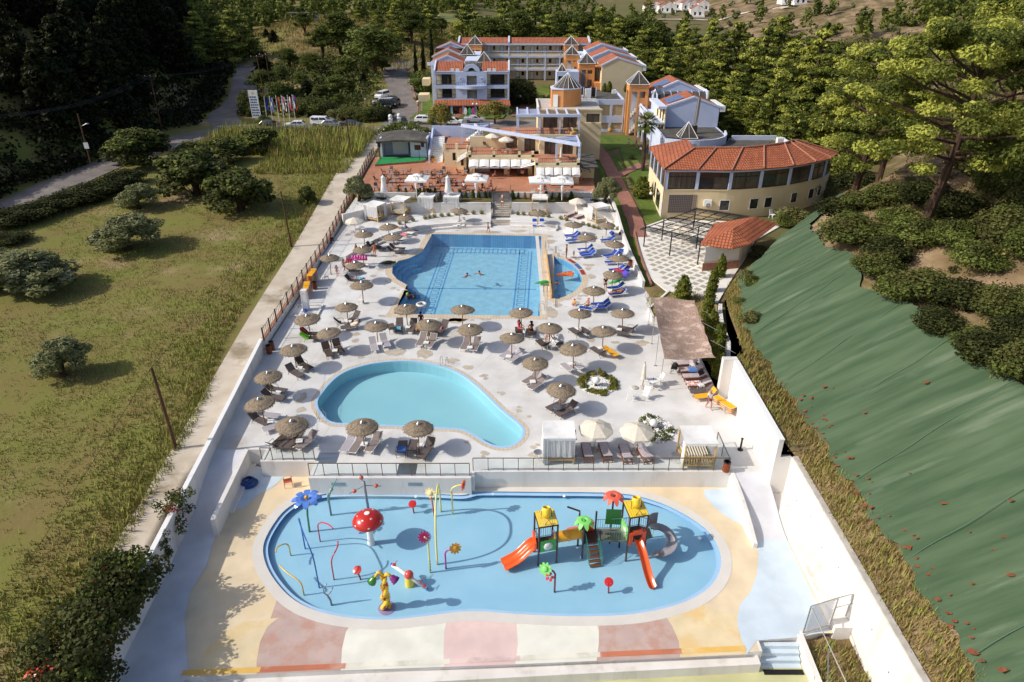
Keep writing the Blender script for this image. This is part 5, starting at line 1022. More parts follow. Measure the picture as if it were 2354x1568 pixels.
def side_awning(lb_,x,xo,y0,y1,n,z0,z1):
 t=thg('awning',lb_,'awning')
 for i in Rn(n):
  a,c=lp(y0,y1,i/n)+.05,lp(y0,y1,(i+1)/n)-.05;b=MB();q=[(x,a,z0),(xo,a,z1),(xo,c,z1),(x,c,z0)];b.slb(q if(xo-x)>0 else q[::-1],.03);b.bd('canvas',M.fab_w,t)
 b=MB()
 for i in Rn(n+1):y=lp(y0,y1,i/n);b.tb([(x,y,z0),(xo,y,z1)],.04,4)
 b.tb([(xo,y0,z1),(xo,y1,z1)],.04,4);b.bd('frame',M.brownf,t)
side_awning('slatted white awning on the west side of the cafe',-6.95,-8.5,103.4,107.4,6,4.8,3.9)
side_awning('slatted white awning on the east side of the serving counter',9.75,11.4,98.4,103.6,5,4.4,3.8)
side_awning('small white awning turned sideways between the two long ones',3.35,1.2,99.9,101.6,2,4.5,4.0)
t=thg('ice_cream_freezer','dark ice cream freezer with a pictured front under the long awning','freezer')
bp_('body',mat('freezer_brown',S(60,40,34),rg=.4),t,(.7,2.4,102.3,103.0,2.3,3.3));bp_('lid',M.dglass,t,(.72,2.38,102.32,102.98,3.305,3.36))
b=MB();b.ball((1.55,102.3,2.8),.28,12,6,sz=.8,sy=.05);b.bd('picture',col('icec',214,160,110),t)
b=MB();b.bx(1.25,1.95,102.27,102.295,3.02,3.2);b.bd('logo',col('logo_plum',150,60,110),t)
# ---------------------------------------------------------------- open-air stage
t=thg('stage','small open-air stage with a green carpet and a curved grey canopy','stage')
fl=[(-21.6,107.8),(-14.4,110.2),(-14.0,111.6),(-14.0,112.8),(-21.6,112.8)]
b=MB();b.prism(fl,2.2,2.58);b.bd('platform',M.redbrick,t)
b=MB();b.prism([(lp(x,-17.8,.004),lp(y,111,.01))for x,y in fl],2.581,2.61);b.bd('carpet',mat('green_carpet',S(48,148,84),S(40,132,74),scale=3,rg=1),t)
b=MB();b.bx(-21.3,-13.8,115.6,115.9,2.2,5.6);b.bx(-21.5,-21.2,112.9,115.59,2.2,5.6);b.bx(-16.6,-13.8,112.9,113.1,2.2,5.4);b.bx(-13.95,-13.7,112.9,117.4,2.2,5.6);b.bd('wall',M.bluew,t)
bp_('screen',M.wp,t,(-19.8,-17.2,114.9,115,2.6,4.7));bp_('dark_opening',M.black,t,(-17.0,-16.4,114.8,114.9,2.6,4.8),(-13.69,-13.66,114.2,115.4,2.3,4.6));bp_('window',M.dglass,t,(-15.9,-14.9,112.86,112.895,3.7,4.5))
b=MB()
for i in Rn(8):
 f=lambda s:(-21.9+8.2*s,.55*Sn(PI*s));(xa,za),(xb,zb)=f(i/8),f((i+1)/8);b.slb([(xa,111.6,5.3+za*.5),(xb,111.6,5.3+zb*.5),(xb,116.4,5.7+zb),(xa,116.4,5.7+za)],.3)
b.bd('canopy',M.flat,t)
for x in(-21.6,-14.6):bp_('loudspeaker',M.black,t,(x,x+.45,111.2,111.6,4.55,5.25))
b=MB();b.tb([(-21.4,111.4,2.6),(-21.4,111.4,5.3)],.06,6);b.tb([(-14.9,110.7,2.6),(-14.9,110.7,4.9)],.04,6);b.bd('pole',M.black,t)
b=MB()
for s in(-.2,.2):b.tb([(-13.0+s,111.1,2.3),(-13.1+s*.9,111.6,4.5)],.03,4)
for i in Rn(7):b.tb([(-13.2,111.15+i*.06,2.6+i*.28),(-12.8,111.15+i*.06,2.6+i*.28)],.02,4)
tag(b.bd('ladder',M.steel),'small aluminium ladder leaning beside the stage','ladder')
# gate pillars and garden things
for i,(x,y,lab)in En_([(-23.0,133.6,'white gate pillar with a globe on top, nearer the meadow'),(-21.5,134.6,'white gate pillar with a globe on top, beside the black gate leaf')]):
 t=thg('gate_pillar',lab,'pillar',(x,y,2.2));b=MB();b.bx(-.3,.3,-.3,.3,-.2,2.5);b.bx(-.4,.4,-.4,.4,2.501,2.65);b.bd('shaft',M.wp,t);b=MB();b.ball((0,0,3.05),.4,14,8);b.bd('globe',M.wp,t)
b=MB()
for i in Rn(9):b.bx(-21.1+i*.2,-21.05+i*.2,134.7,134.75,2.2,3.7)
b.bx(-21.1,-19.4,134.7,134.76,3.6,3.66);b.bx(-21.1,-19.4,134.7,134.76,2.35,2.41);tag(b.bd('gate_leaf',M.black),'open black iron gate leaf beside the white pillars','gate')
# brick garden steps between the hotel blocks
t=stairs('wide red brick garden steps below the rear hotel block',-.6,6.2,172,180,2.8,5.0,7,M.redbrick)
t=stairs('smaller red brick steps at the garden arbour',-.4,3.6,165,168,2.2,2.8,4,M.redbrick)
for x,y,lab in((3.7,160.5,'wooden garden arbour beside the courtyard path, nearer the cafe'),(-.2,164,'wooden garden arbour beside the courtyard steps')):
 t=thg('arbour',lab,'arbour',(x,y,2.2));b=MB()
 for a in(0,3.4):
  for c in(0,1.6):b.bx(a,a+.18,c,c+.18,0,2.5)
 b.bd('post',M.wood,t);b=MB()
 for i in Rn(11):b.bx(-.2+i*.38,-.08+i*.38,-.3,2.1,2.5,2.62)
 b.bx(-.2,3.8,.05,.15,2.4,2.5);b.bx(-.2,3.8,1.65,1.75,2.4,2.5);b.bd('top',M.wood,t)
t=thg('round_planter','low round red brick planter in the courtyard','planter',(3.0,168.5,2.7));b=MB();b.lth([(1.7,-.4),(1.7,.4),(1.4,.4),(1.4,.2),(.01,.2)],20);b.bd('brick_ring',M.redbrick,t)
# hillside hut with terrace, far houses
t=thg('hillside_hut','open dark hut with a flat roof among the pines on the hill','hut',(-73,263,T(-73,263)+.2))
b=MB();b.bx(-5,5,-3,3,2.9,3.15);b.bd('roof',M.flat,t);b=MB();b.bx(-1.5,5,2,2.2,0,2.9);b.bx(4.6,4.8,-2,2,0,2.9);b.bd('wall',M.kerb,t)
for x in(-4.8,4.6):bp_('post',M.wood,t,(x,x+.2,-2.8,-2.6,0,2.9))
ht=[('white house with a red roof, leftmost of the far row',1494,30),('second house from the left in the far white row',1508,29),('third house from the left in the far white row',1522,29),('fourth house from the left in the far white row',1537,30),('white house at the left of the upper far row',1560,22),('second white house in the upper far row',1576,23),('third white house in the upper far row',1591,23),('white house at the right end of the upper far row',1614,24),('small white house below the upper far row',1600,38),('cream house with a red roof on the far hill above the big pine',1805,10),('red-roofed house on the far hill just right of the cream one',1832,11)]
for i,(lab,u,v)in En_(ht):
 d=_ray(u,v)
 for k in Rn(200,900,2):
  p=V3((0,0,CH))+d*k
  if p.z<T(p.x,p.y):break
 z=T(p.x,p.y)-.3;r2=RR(i);t=thg('far_house',lab,'house',(p.x,p.y,z),R(r2.uniform(-12,12)),'white houses on the far hillside');wd=r2.uniform(3.4,4.2);gbl(t,-wd*.75,wd*.75,-3,4,0,3.6,5.2,M.white,trim=False);bp_('window',M.dglass,t,(-1.6,-.7,-3.06,-3.01,.6,2.3),(.7,1.6,-3.06,-3.01,.6,2.3));bp_('balcony',M.wp,t,(-wd*.8,wd*.8,-4.2,-3.07,-.1,.9))
 # ---------------------------------------------------------------- pool furniture
M.thatch=mat('straw',S(156,140,118),S(122,108,90),scale=9,detail=3,rg=.95)
M.thatchd=mat('weathered_straw',S(116,102,86),S(90,78,64),scale=9,detail=3,rg=.95)
M.thatchl=mat('bleached_straw',S(184,168,144),S(154,138,116),scale=9,detail=3,rg=.95)
def make_thatch():
 t=thg('thatched_parasol','x','parasol');r2=RR(5);b=MB();b.tb([(0,0,0),(0,0,2.3)],.042,8);b.tb([(0,0,0),(0,0,.3)],.06,8);b.bd('pole',M.polew,t);b=MB();n=40;prof=[(.02,2.36),(.5,2.25),(1.0,2.02),(1.06,1.93),(1.0,1.95),(.4,2.18),(.02,2.24)];b.lth(prof,n,mi=0)
 for i in Rn(620):
  a=r2.uniform(0,2*PI);r0=r2.choice([.05,.3,.5,.7]);r1=r2.uniform(.9,1.19)if r0>.25 else r2.uniform(.6,1.0);w=r2.uniform(.01,.024);zf=lambda r:2.375-.20*r-.165*r*r+r2.uniform(0,.025);da=r2.uniform(-.05,.05);p=V3((Cs(a),Sn(a),0));q=V3((Cs(a+da),Sn(a+da),0));s=V3((-p.y,p.x,0))*w;A=p*r0+V3((0,0,zf(r0)));Bv=q*r1+V3((0,0,zf(r1)-.02));b.add([A-s*.5,Bv-s,Bv+s,A+s*.5],[(0,1,2,3)],r2.choice([0,0,1,1,2]))
 b.bd('thatch',[M.thatch,M.thatchd,M.thatchl],t);b=MB();b.lth([(.16,2.36),(.1,2.44),(.03,2.52),(.001,2.53)],12);b.bd('metal_cap',M.steel,t,sh_=True);return t
PAR=Kit(make_thatch())
UMB=[('A',1747,352,'in front of the second canopy bed from the west'),('A',1525,475,'in front of the curved kerb by the reading guest'),('A',1185,572,'at the outer end of the curved bench step'),('A',1600,610,'beside two dark loungers at the upper left pool edge'),('A',1165,780,'next to the man in orange trunks'),('A',715,885,'standing alone against the brown fence by a small girl'),('A',1075,990,'beside the pink inflatable'),('A',1155,1250,'beside the stack of yellow sunbeds'),('B',115,262,'over two white loungers behind the large pool'),('B',1180,292,'over two blue loungers behind the large pool'),('B',1660,447,'over three blue loungers below the angled kerb'),('B',2110,452,'over blue loungers in the far east corner'),('B',1845,612,'over blue loungers near the standing father'),('B',2210,705,'over blue loungers near the first bin of the lawn wall'),('B',2283,895,'over blue loungers near the second bin of the lawn wall'),('B',2193,1103,'beside the man in black with the green crocodile'),('B',1945,1325,'between the half-round pool and the bathing girl in pink cap'),('C4',1285,368,'beside the shower column, shading a lounger with a cream towel'),('C4',770,515,'between shower column and lounger with the green towel'),('C4',2095,388,'at the near left corner of the large pool'),('C4',1690,620,'over two pale loungers left of the dark lounger row'),('C4',1070,705,'over two brown armchair loungers with a white table'),('C4',570,930,'nearest the wooden bins at the fence end'),('C4',235,1288,'at the left end of the deck above the kidney pool ladder'),('C5',830,235,'standing alone midway along the near edge of the large pool'),('C5',1640,270,'over two sunbathing women near the pool ladder'),('C5',365,425,'over the row of dark loungers with bright towels'),('C5',940,488,'over two taupe loungers in the middle of the deck'),('C5',1497,610,'over two pale loungers pointing to the kidney pool'),('C5',2012,475,'over a guest lying on a white towel'),('C5',1822,932,'over two taupe loungers nearest the kidney pool right shore'),('C6',130,1205,'just left of the round bed with the globe lamp'),('C6',310,700,'over two silver loungers behind the round bed with the globe lamp'),('C6',370,262,'in front of the girl in the pink cap'),('C6',932,262,'nearest the far end of the brown shade sail'),('C6',680,487,'beside the single flat yellow sunbed'),('C7',330,212,'by the lane at the left end of the kidney pool'),('C7',600,415,'above the left end of the short glass railing'),('C7',1280,430,'second from the left along the near pool edge'),('C7',1803,447,'over the black loungers with the blue towel near the glass railing')]
UZ={}
for i,(c,x,y,ph)in En_(UMB):
 p=G(c,x,y,2.52+(.5 if i in(0,)else 0));z=.5 if i in(0,)else 0
 if i==0:p=G(c,x,y,2.52);z=0
 o=PAR.put((p.x,p.y,z),ru(0,6),'thatched straw parasol '+ph,(1,1,1),'thatched parasols round the pools');o.rotation_euler=(rnd.gauss(0,.03),rnd.gauss(0,.03),o.rotation_euler.z);o.scale=[ru(.96,1.05)]*2+[1]
 # loungers
def make_lounger(frame,fab,ang=42,arms=False,white=False):
 t=thg('sun_lounger','x','sun lounger');L_=1.3;h=.34;wd=.62;b=MB();sx=wd/2
 def pl(p,q):b.tb([p,q],.018,5)
 bt=(L_+.72*Cs(R(ang)),h+.72*Sn(R(ang)))
 for s in(-sx,sx):
  b.tb([(0,s,h),(L_,s,h)],.02,5);b.tb([(L_,s,h),(bt[0],s,bt[1])],.02,5)
  if arms:b.tb([(L_-.45,s*1.05,h),(L_-.38,s*1.05,h+.26),(L_+.2,s*1.05,h+.3)],.016,5)
 b.tb([(0,-sx,h),(0,sx,h)],.02,5);b.tb([(bt[0],-sx,bt[1]),(bt[0],sx,bt[1])],.02,5);b.tb([(L_+.02,-sx,.2),(L_+.5,-sx,h+.32*(ang/42))],.014,4);b.tb([(L_+.02,sx,.2),(L_+.5,sx,h+.32*(ang/42))],.014,4);b.bd('frame',frame,t)
 for x,dx in((.28,-.16),(L_+.1,.16)):
  for s in(-sx,sx):
   b=MB();b.tb([(x,s,h),(x+dx,s,.01)],.017,5);b.bd('leg',frame,t)
 b=MB();b.slb([(.03,-sx+.02,h+.012),(L_,-sx+.02,h+.012),(L_,sx-.02,h+.012),(.03,sx-.02,h+.012)],.015);b.bd('seat',fab,t);b=MB();c,s_=Cs(R(ang)),Sn(R(ang));q=lambda d:(L_+d*c,h+.012+d*s_);b.slb([(q(.01)[0],-sx+.02,q(.01)[1]),(q(.71)[0],-sx+.02,q(.71)[1]),(q(.71)[0],sx-.02,q(.71)[1]),(q(.01)[0],sx-.02,q(.01)[1])],.015);b.bd('backrest',fab,t)
 if white:
  b=MB()
  for s in(-sx,sx):b.box((.02,s*.94,h+.02),(.09,.09,.03));b.box((bt[0],s*.94,bt[1]+.01),(.09,.09,.05))
  b.bd('corner_cap',M.wp,t)
 return t
def make_wooden(ang=25):
 t=thg('sun_lounger','x','sun lounger');h=.3;sx=.34;b=MB()
 for s in(-sx,sx-.05):b.bx(0,1.95,s,s+.05,h-.12,h)
 for x in(0,.9,1.9):b.bx(x,x+.05,-sx+.05,sx-.05,h-.12,h-.001)
 for i in Rn(10):b.bx(.06+.12*i,.15+.12*i,-sx+.051,sx-.051,h-.03,h-.002)
 c,s_=Cs(R(ang)),Sn(R(ang))
 for s in(-sx+.06,sx-.1):
  b.slb([(1.25,s,h+.02),(1.25+.72*c,s,h+.02+.72*s_),(1.25+.72*c,s+.04,h+.02+.72*s_),(1.25,s+.04,h+.02)],.04)
 b.tb([(1.25+.6*c,-sx+.1,h+.6*s_),(1.7,-sx+.1,h-.05)],.015,4);b.tb([(1.25+.6*c,sx-.1,h+.6*s_),(1.7,sx-.1,h-.05)],.015,4);b.bd('frame',M.teak,t)
 for x in(.03,1.87):
  for s in(-sx,sx-.06):q=MB();q.bx(x,x+.06,s,s+.06,0,h-.121);q.bd('leg',M.teak,t)
 b=MB();b.slb([(.03,-sx+.04,h+.08),(1.25,-sx+.04,h+.08),(1.25,sx-.04,h+.08),(.03,sx-.04,h+.08)],.075);b.bd('cushion',M.cush,t);b=MB();b.slb([(1.26,-sx+.04,h+.09),(1.25+.7*c,-sx+.04,h+.09+.7*s_),(1.25+.7*c,sx-.04,h+.09+.7*s_),(1.26,sx-.04,h+.09)],.07);b.bd('back_cushion',M.cush,t);return t
M.fr_dark=mat('dark_brown_tube',S(78,66,58),rg=.45,metal=.4);M.fr_white=mat('white_tube',S(226,226,224),rg=.4)
KLG={'dark':Kit(make_lounger(M.fr_dark,M.fab_dark,44,True)),'brown':Kit(make_lounger(M.fr_dark,M.fab_brown,50,True)),'lt':Kit(make_lounger(M.fr_white,M.fab_lt,34,False,True)),'tp':Kit(make_lounger(M.fr_white,M.fab_tp,36,False,True)),'blue':Kit(make_lounger(M.fr_white,M.fab_blue,40,False,True)),'yel':Kit(make_lounger(M.steel,M.fab_yel,3,False)),'yelu':Kit(make_lounger(M.steel,M.fab_yel,55,False)),'wood':Kit(make_wooden(24)),'woodf':Kit(make_wooden(9)),'white':Kit(make_lounger(M.fr_white,M.fab_w,60,False,True))}
DESC={'dark':'dark taupe lounger','brown':'brown armrest lounger','lt':'pale grey lounger','tp':'taupe white-cornered lounger','blue':'blue lounger','yel':'yellow sunbed lying flat','yelu':'yellow sunbed with raised back','wood':'teak cushioned lounger','woodf':'flat teak lounger','white':'white lounger with upright back'}
def lounger(style,c,x,y,ang,where,z=0.):
 p=G(c,x,y,z+.33);a=R(ang);loc=(p.x-.85*Cs(a),p.y-.85*Sn(a),z);KLG[style].put(loc,a,DESC[style]+' '+where,group='sun loungers on the pool deck');return p
LG=[('wood','A',1030,682,130,'nearest the fence in the row of four by the bench'),('wood','A',1092,655,130,'second from the fence in the row of four by the bench'),('wood','A',1168,612,130,'third from the fence in the row of four by the bench'),('wood','A',1212,585,130,'farthest from the fence in the row of four by the bench'),('lt','A',1535,722,145,'partly hidden under the parasol at the upper left pool edge'),('tp','A',1635,716,165,'behind the parasol at the upper left pool edge'),('dark','A',1620,855,172,'nearer of the pair at the upper left pool edge'),('dark','A',1655,818,172,'farther of the pair at the upper left pool edge'),('dark','A',1340,795,165,'beside the crouching man in the west corner'),('lt','A',1215,885,172,'behind the parasol of the man in orange trunks'),('dark','A',1400,822,172,'just behind the man in orange trunks'),('white','A',1780,605,160,'under the reading guest on a pink towel'),('tp','A',1850,580,160,'under the guest lying by the curved kerb'),('dark','A',1070,1120,172,'below the pink inflatable'),('lt','A',1190,1032,172,'carrying the pink inflatable'),('lt','A',1110,1222,170,'with a blue towel near the yellow stacks'),('brown','A',1060,1252,165,'half hidden near the yellow stacks'),('white','B',72,500,90,'left of the pair behind the large pool'),('white','B',167,492,90,'right of the pair behind the large pool'),('blue','B',1140,500,90,'left of the pair behind the large pool'),('blue','B',1238,497,90,'right of the pair behind the large pool'),('blue','B',1620,642,15,'rearmost of the three below the angled kerb'),('blue','B',1645,668,15,'middle one of the three below the angled kerb'),('blue','B',1640,712,12,'front one of the three below the angled kerb'),('blue','B',2085,645,15,'rearmost in the far east corner'),('blue','B',2105,665,15,'middle one in the far east corner'),('blue','B',2110,705,12,'front one in the far east corner'),('blue','B',1805,828,12,'rearmost of three near the standing father'),('blue','B',1825,880,18,'middle one of three near the standing father'),('blue','B',1845,908,18,'front one of three near the standing father'),('blue','B',2140,910,30,'left one near the first bin of the lawn wall'),('blue','B',2190,935,30,'right one near the first bin of the lawn wall'),('blue','B',2175,1003,3,'standing alone left of the second lawn bin'),('blue','B',2262,912,60,'half hidden behind the parasol by the second lawn bin'),('blue','B',2230,1103,14,'with red towels beside the lawn wall'),('blue','B',2310,1130,30,'with a purple towel beside the lawn wall'),('blue','B',2300,1185,28,'draped with a violet beach towel'),('blue','B',2215,1345,15,'carrying the green inflatable crocodile'),('blue','B',2235,1428,14,'under the sunbathing woman'),('blue','C6',615,205,8,'rear one beside the girl in the pink cap'),('blue','C6',632,245,8,'front one beside the girl in the pink cap'),('blue','C6',470,262,-20,'under the girl in the pink cap'),('dark','C6',320,558,-60,'left of two facing away in front of the girl'),('dark','C6',452,548,-55,'right of two facing away in front of the girl'),('dark','C6',960,515,-25,'rear one near the far end of the shade sail'),('dark','C6',905,575,-25,'front one near the far end of the shade sail'),('dark','C6',600,800,-55,'beside the flat yellow sunbed'),('yel','C6',742,790,-60,'beside one dark lounger mid-deck'),('lt','C6',222,1010,-62,'left one behind the round bed with the globe lamp'),('lt','C6',352,985,-58,'right one behind the round bed with the globe lamp'),('dark','C8',530,168,38,'rear one left of the round bed'),('dark','C8',615,222,38,'front one left of the round bed'),('brown','C5',1915,760,-65,'with papers, left of the guest on a white towel'),('brown','C5',2110,745,-72,'under the guest on a white towel'),('brown','C5',1598,590,-88,'under the left sunbathing woman by the pool ladder'),('brown','C5',1765,612,-80,'under the right sunbathing woman by the pool ladder'),('lt','C5',1440,893,52,'left one pointing to the kidney pool'),('lt','C5',1545,940,52,'right one pointing to the kidney pool'),('tp','C5',1755,1232,48,'left one nearest the kidney pool right shore'),('tp','C5',1835,1305,48,'right one nearest the kidney pool right shore'),('tp','C5',880,775,80,'left one in the middle of the deck'),('tp','C5',1012,790,80,'right one in the middle of the deck'),('tp','C5',285,722,80,'left one below the row of dark loungers'),('tp','C5',415,745,78,'right one below the row of dark loungers'),('dark','C4',1905,710,-70,'leftmost of the dark row by the large pool'),('dark','C4',2010,705,95,'second of the dark row, blue towel beside it'),('dark','C4',2180,710,85,'third of the dark row by the large pool'),('dark','C5',275,560,-80,'with the orange towel in the dark row'),('dark','C5',350,572,-85,'fifth of the dark row by the large pool'),('dark','C5',455,575,-82,'sixth of the dark row by the large pool'),('dark','C5',560,560,70,'with a pink towel at the right end of the dark row'),('brown','C4',1270,632,200,'with white cloth by the shower column'),('dark','C4',1345,695,15,'with a cream towel by the shower column'),('dark','C4',1370,598,60,'rear one by the shower column'),('brown','C4',840,790,178,'behind the one with the green towel'),('brown','C4',840,845,178,'with the green towel over its back'),('brown','C4',1050,1035,118,'left of the armchair pair with a white table'),('brown','C4',1195,990,118,'right of the armchair pair with a white table'),('lt','C4',1665,955,108,'left one beside the dark row'),('lt','C4',1820,905,112,'right one beside the dark row'),('brown','C4',735,1220,140,'rear one nearest the wooden bins'),('dark','C4',615,1318,140,'front one nearest the wooden bins'),('dark','C7',485,138,165,'rear one at the left end of the deck'),('dark','C7',468,208,165,'front one at the left end of the deck'),('dark','C7',340,430,150,'by the lane left of the kidney pool'),('lt','C7',415,375,170,'rear one by the lane left of the kidney pool'),('lt','C7',462,485,30,'front one by the lane left of the kidney pool'),('dark','C7',560,628,62,'left one above the short glass railing'),('dark','C7',645,625,62,'middle one above the short glass railing'),('tp','C7',755,635,60,'right one above the short glass railing'),('brown','C7',500,632,-110,'turned away above the short glass railing'),('lt','C7',1158,655,80,'left one of three along the near pool edge'),('tp','C7',1240,665,76,'middle one of three along the near pool edge'),('tp','C7',1395,655,76,'right one of three along the near pool edge'),('dark','C7',1665,690,-88,'with a blue towel near the glass railing'),('dark','C7',1768,680,-90,'between the blue towel and the parasol pole'),('dark','C7',1890,715,70,'right one near the glass railing'),('wood','C6',1690,945,8,'rearmost of four under the shade sail'),('wood','C6',1755,1025,5,'with a blue towel under the shade sail'),('wood','C6',1795,1108,4,'third of four under the shade sail'),('wood','C6',1848,1200,5,'with a flowery towel under the shade sail'),('dark','C6',1890,1300,5,'between the teak and yellow ones by the tall wall'),('yelu','C6',1935,1358,12,'beside the walking man'),('wood','C8',820,590,-89,'first from the left below the fringed parasols'),('wood','C8',990,585,-86,'second from the left below the fringed parasols'),('wood','C8',1180,600,-88,'third from the left below the fringed parasols'),('wood','C8',1352,598,-80,'fourth from the left below the fringed parasols'),('woodf','B',1612,355,48,'left one by the fringed parasol on the upper deck'),('woodf','B',1745,378,42,'right one by the fringed parasol on the upper deck')]
LP={}
for k,(st,c,x,y,a,wh)in En_(LG):LP[(c,x,y)]=(lounger(st,c,x,y,a,wh,.5 if st=='woodf' else 0.),a)
# yellow stacks
def ordn(k):return['first','second','third','fourth','fifth','sixth','seventh','eighth'][k]
def stack(c,x,y,ang,n,where,z=0):
 p=G(c,x,y,z);a=R(ang)
 for k in Rn(n):
  KLG['yel'].put((p.x-.95*Cs(a),p.y-.95*Sn(a),z+.16*k),a,'yellow sunbed in the %s, %s'%(where,'topmost' if k==n-1 else 'lowest' if k==0 else ordn(k)+' from the bottom'),group='stacked yellow sunbeds')
stack('A',512,1300,88,7,'taller stack by the fence');stack('A',440,1460,100,6,'stack behind the shower column');stack('C6',2165,1525,-62,3,'low stack against the tall wall')
# small white tables
def make_table():
 t=thg('side_table','x','side table');b=MB();b.bx(-.23,.23,-.23,.23,.40,.44);b.bd('top',M.wp,t)
 for x in(-.2,.16):
  for y in(-.2,.16):q=MB();q.bx(x,x+.04,y,y+.04,0,.399);q.bd('leg',M.wp,t)
 return t
TK=Kit(make_table())
ST=[('A',690,1200,'beside the lone parasol at the fence'),('A',1150,1515,'at the parasol by the yellow stacks'),('A',1230,1040,'next to the pink inflatable'),('A',1635,835,'between two dark loungers by the upper left pool edge'),('B',118,500,'between the two white loungers'),('B',1190,505,'between the two blue loungers behind the pool'),('B',1610,680,'at the blue loungers below the angled kerb'),('B',2080,680,'at the blue loungers in the far corner'),('B',1790,845,'at the blue loungers near the father'),('B',2165,955,'at the blue loungers by the lawn wall'),('B',2150,1380,'below the green crocodile'),('C6',530,225,'beside the girl in the pink cap'),('C6',362,518,'between two loungers facing away'),('C6',868,525,'near the far end of the shade sail'),('C6',632,757,'beside the flat yellow sunbed'),('C6',270,955,'behind the round bed'),('C5',1460,925,'between the pale loungers by the kidney pool'),('C5',1785,1265,'between the taupe loungers by the kidney pool'),('C5',940,805,'between the mid-deck taupe loungers'),('C5',352,740,'between the taupe loungers below the dark row'),('C5',105,530,'in the dark row by the pool'),('C5',1655,595,'between the sunbathing women'),('C4',1745,925,'between the pale loungers beside the dark row'),('C4',1140,1015,'between the armchair loungers'),('C4',665,1250,'near the wooden bins'),('C7',495,165,'at the left end of the deck'),('C7',430,435,'by the lane'),('C7',700,620,'above the short glass railing'),('C7',1310,650,'third from the left along the near edge'),('C7',1845,660,'near the blue towel'),('C6',1795,968,'between teak loungers under the sail'),('C6',1895,1225,'at the end of the teak loungers'),('C8',885,530,'under the left fringed parasol'),('C8',1255,545,'under the right fringed parasol'),('C5',2010,770,'beside the guest on a white towel'),('C4',1330,625,'by the shower column')]
for c,x,y,w in ST:
 p=G(c,x,y,.42);TK.put((p.x,p.y,0),ru(-.3,.3),'small white plastic table '+w,group='white side tables')
 # towels and bags lying about
def drape(lb_,c,x,y,cm,ang=0,l=1.0,w=.55,z=.36,name='towel',tilt=0.,curl=.03):
 p=G(c,x,y,z);b=MB();n=8;v=[];r2=RR(int(x+y))
 for i in Rn(n+1):
  for j in Rn(n+1):
   u=(i/n-.5)*l;q=(j/n-.5)*w;v.append((u*Cs(R(tilt)),q+r2.uniform(-.01,.01),u*Sn(R(tilt))+curl*r2.uniform(0,1)+.02-(.18 if j in(0,n)else 0)))
 b.add(v,[(i*(n+1)+j,i*(n+1)+j+1,(i+1)*(n+1)+j+1,(i+1)*(n+1)+j)[::-1]for i in Rn(n)for j in Rn(n)]);o=b.bd(name,cm,None,sh_=True);o.location=p;o.rotation_euler=(0,0,R(ang));tag(o,lb_,name);return o
cc=lambda n,*c:col(n,*c,rg=.95,spec=.1)
for a in[('lime green towel over the back of a brown lounger','C4',735,810,cc('lime',130,210,60),178,.9,.6,.7,'towel',35),('red towel hanging behind the lime green one','C4',715,745,cc('red_t',206,70,66),178,.7,.5,.75,'towel',50),('cream towel over a lounger by the shower column','C4',1420,640,cc('cream_t',236,216,190),15,1.1,.6,.55,'towel',25),('white cloth over the brown lounger by the shower column','C4',1270,620,cc('white_t',232,230,226),20,.7,.5,.4),('blue striped towel in the dark row','C4',1985,715,cc('aqua_t',110,180,206),10,.6,.6,.42),('orange towel in the dark row','C5',255,545,cc('orange_t',236,150,40),0,.6,.5,.45),('pink patterned towel at the right end of the dark row','C5',510,540,cc('pink_t',226,130,140),0,.7,.5,.45),('red towel hanging at the right end of the dark row','C5',455,565,cc('red_t',206,70,66),0,.3,.3,.5),('blue towel over a black lounger near the railing','C7',1665,695,cc('blue_t',60,110,190),0,.6,.65,.4),('red towels on a blue lounger beside the lawn wall','B',2250,1112,cc('redp_t',226,70,84),14,.9,.6,.42),('purple towel on a blue lounger beside the lawn wall','B',2320,1140,cc('pur_t',196,60,150),30,.8,.6,.42),('violet beach towel over a blue lounger back','B',2325,1175,cc('vio_t',96,82,190),28,1.2,.75,.6,'towel',28),('blue towel on the second teak lounger under the sail','C6',1790,1020,cc('blueb_t',96,140,206),5,.8,.6,.4),('flowery orange and white towel on a teak lounger','C6',1800,1195,mat('flowery_towel',S(236,232,224),S(226,110,70),scale=9,detail=1,rg=1,contrast=(.5,.56),c3=S(80,140,200),c3scale=7),5,1.2,.62,.4),('dark towel on the third teak lounger under the sail','C6',1890,1070,cc('dark_t',62,50,54),5,.45,.6,.55,'towel',25),('white towel under the lying guest','C5',2095,720,cc('white_t',232,230,226),-72,1.2,.62,.42),('blue bedside towel near the yellow stacks','A',1150,1220,cc('aqua_t',110,180,206),170,.6,.5,.42),('pale towel on the west corner lounger','A',1280,745,cc('aqua2_t',170,206,226),165,.6,.55,.6),('pink towel under the reading guest','A',1740,625,cc('pink_t',226,130,140),160,.7,.6,.42)]:drape(*a)
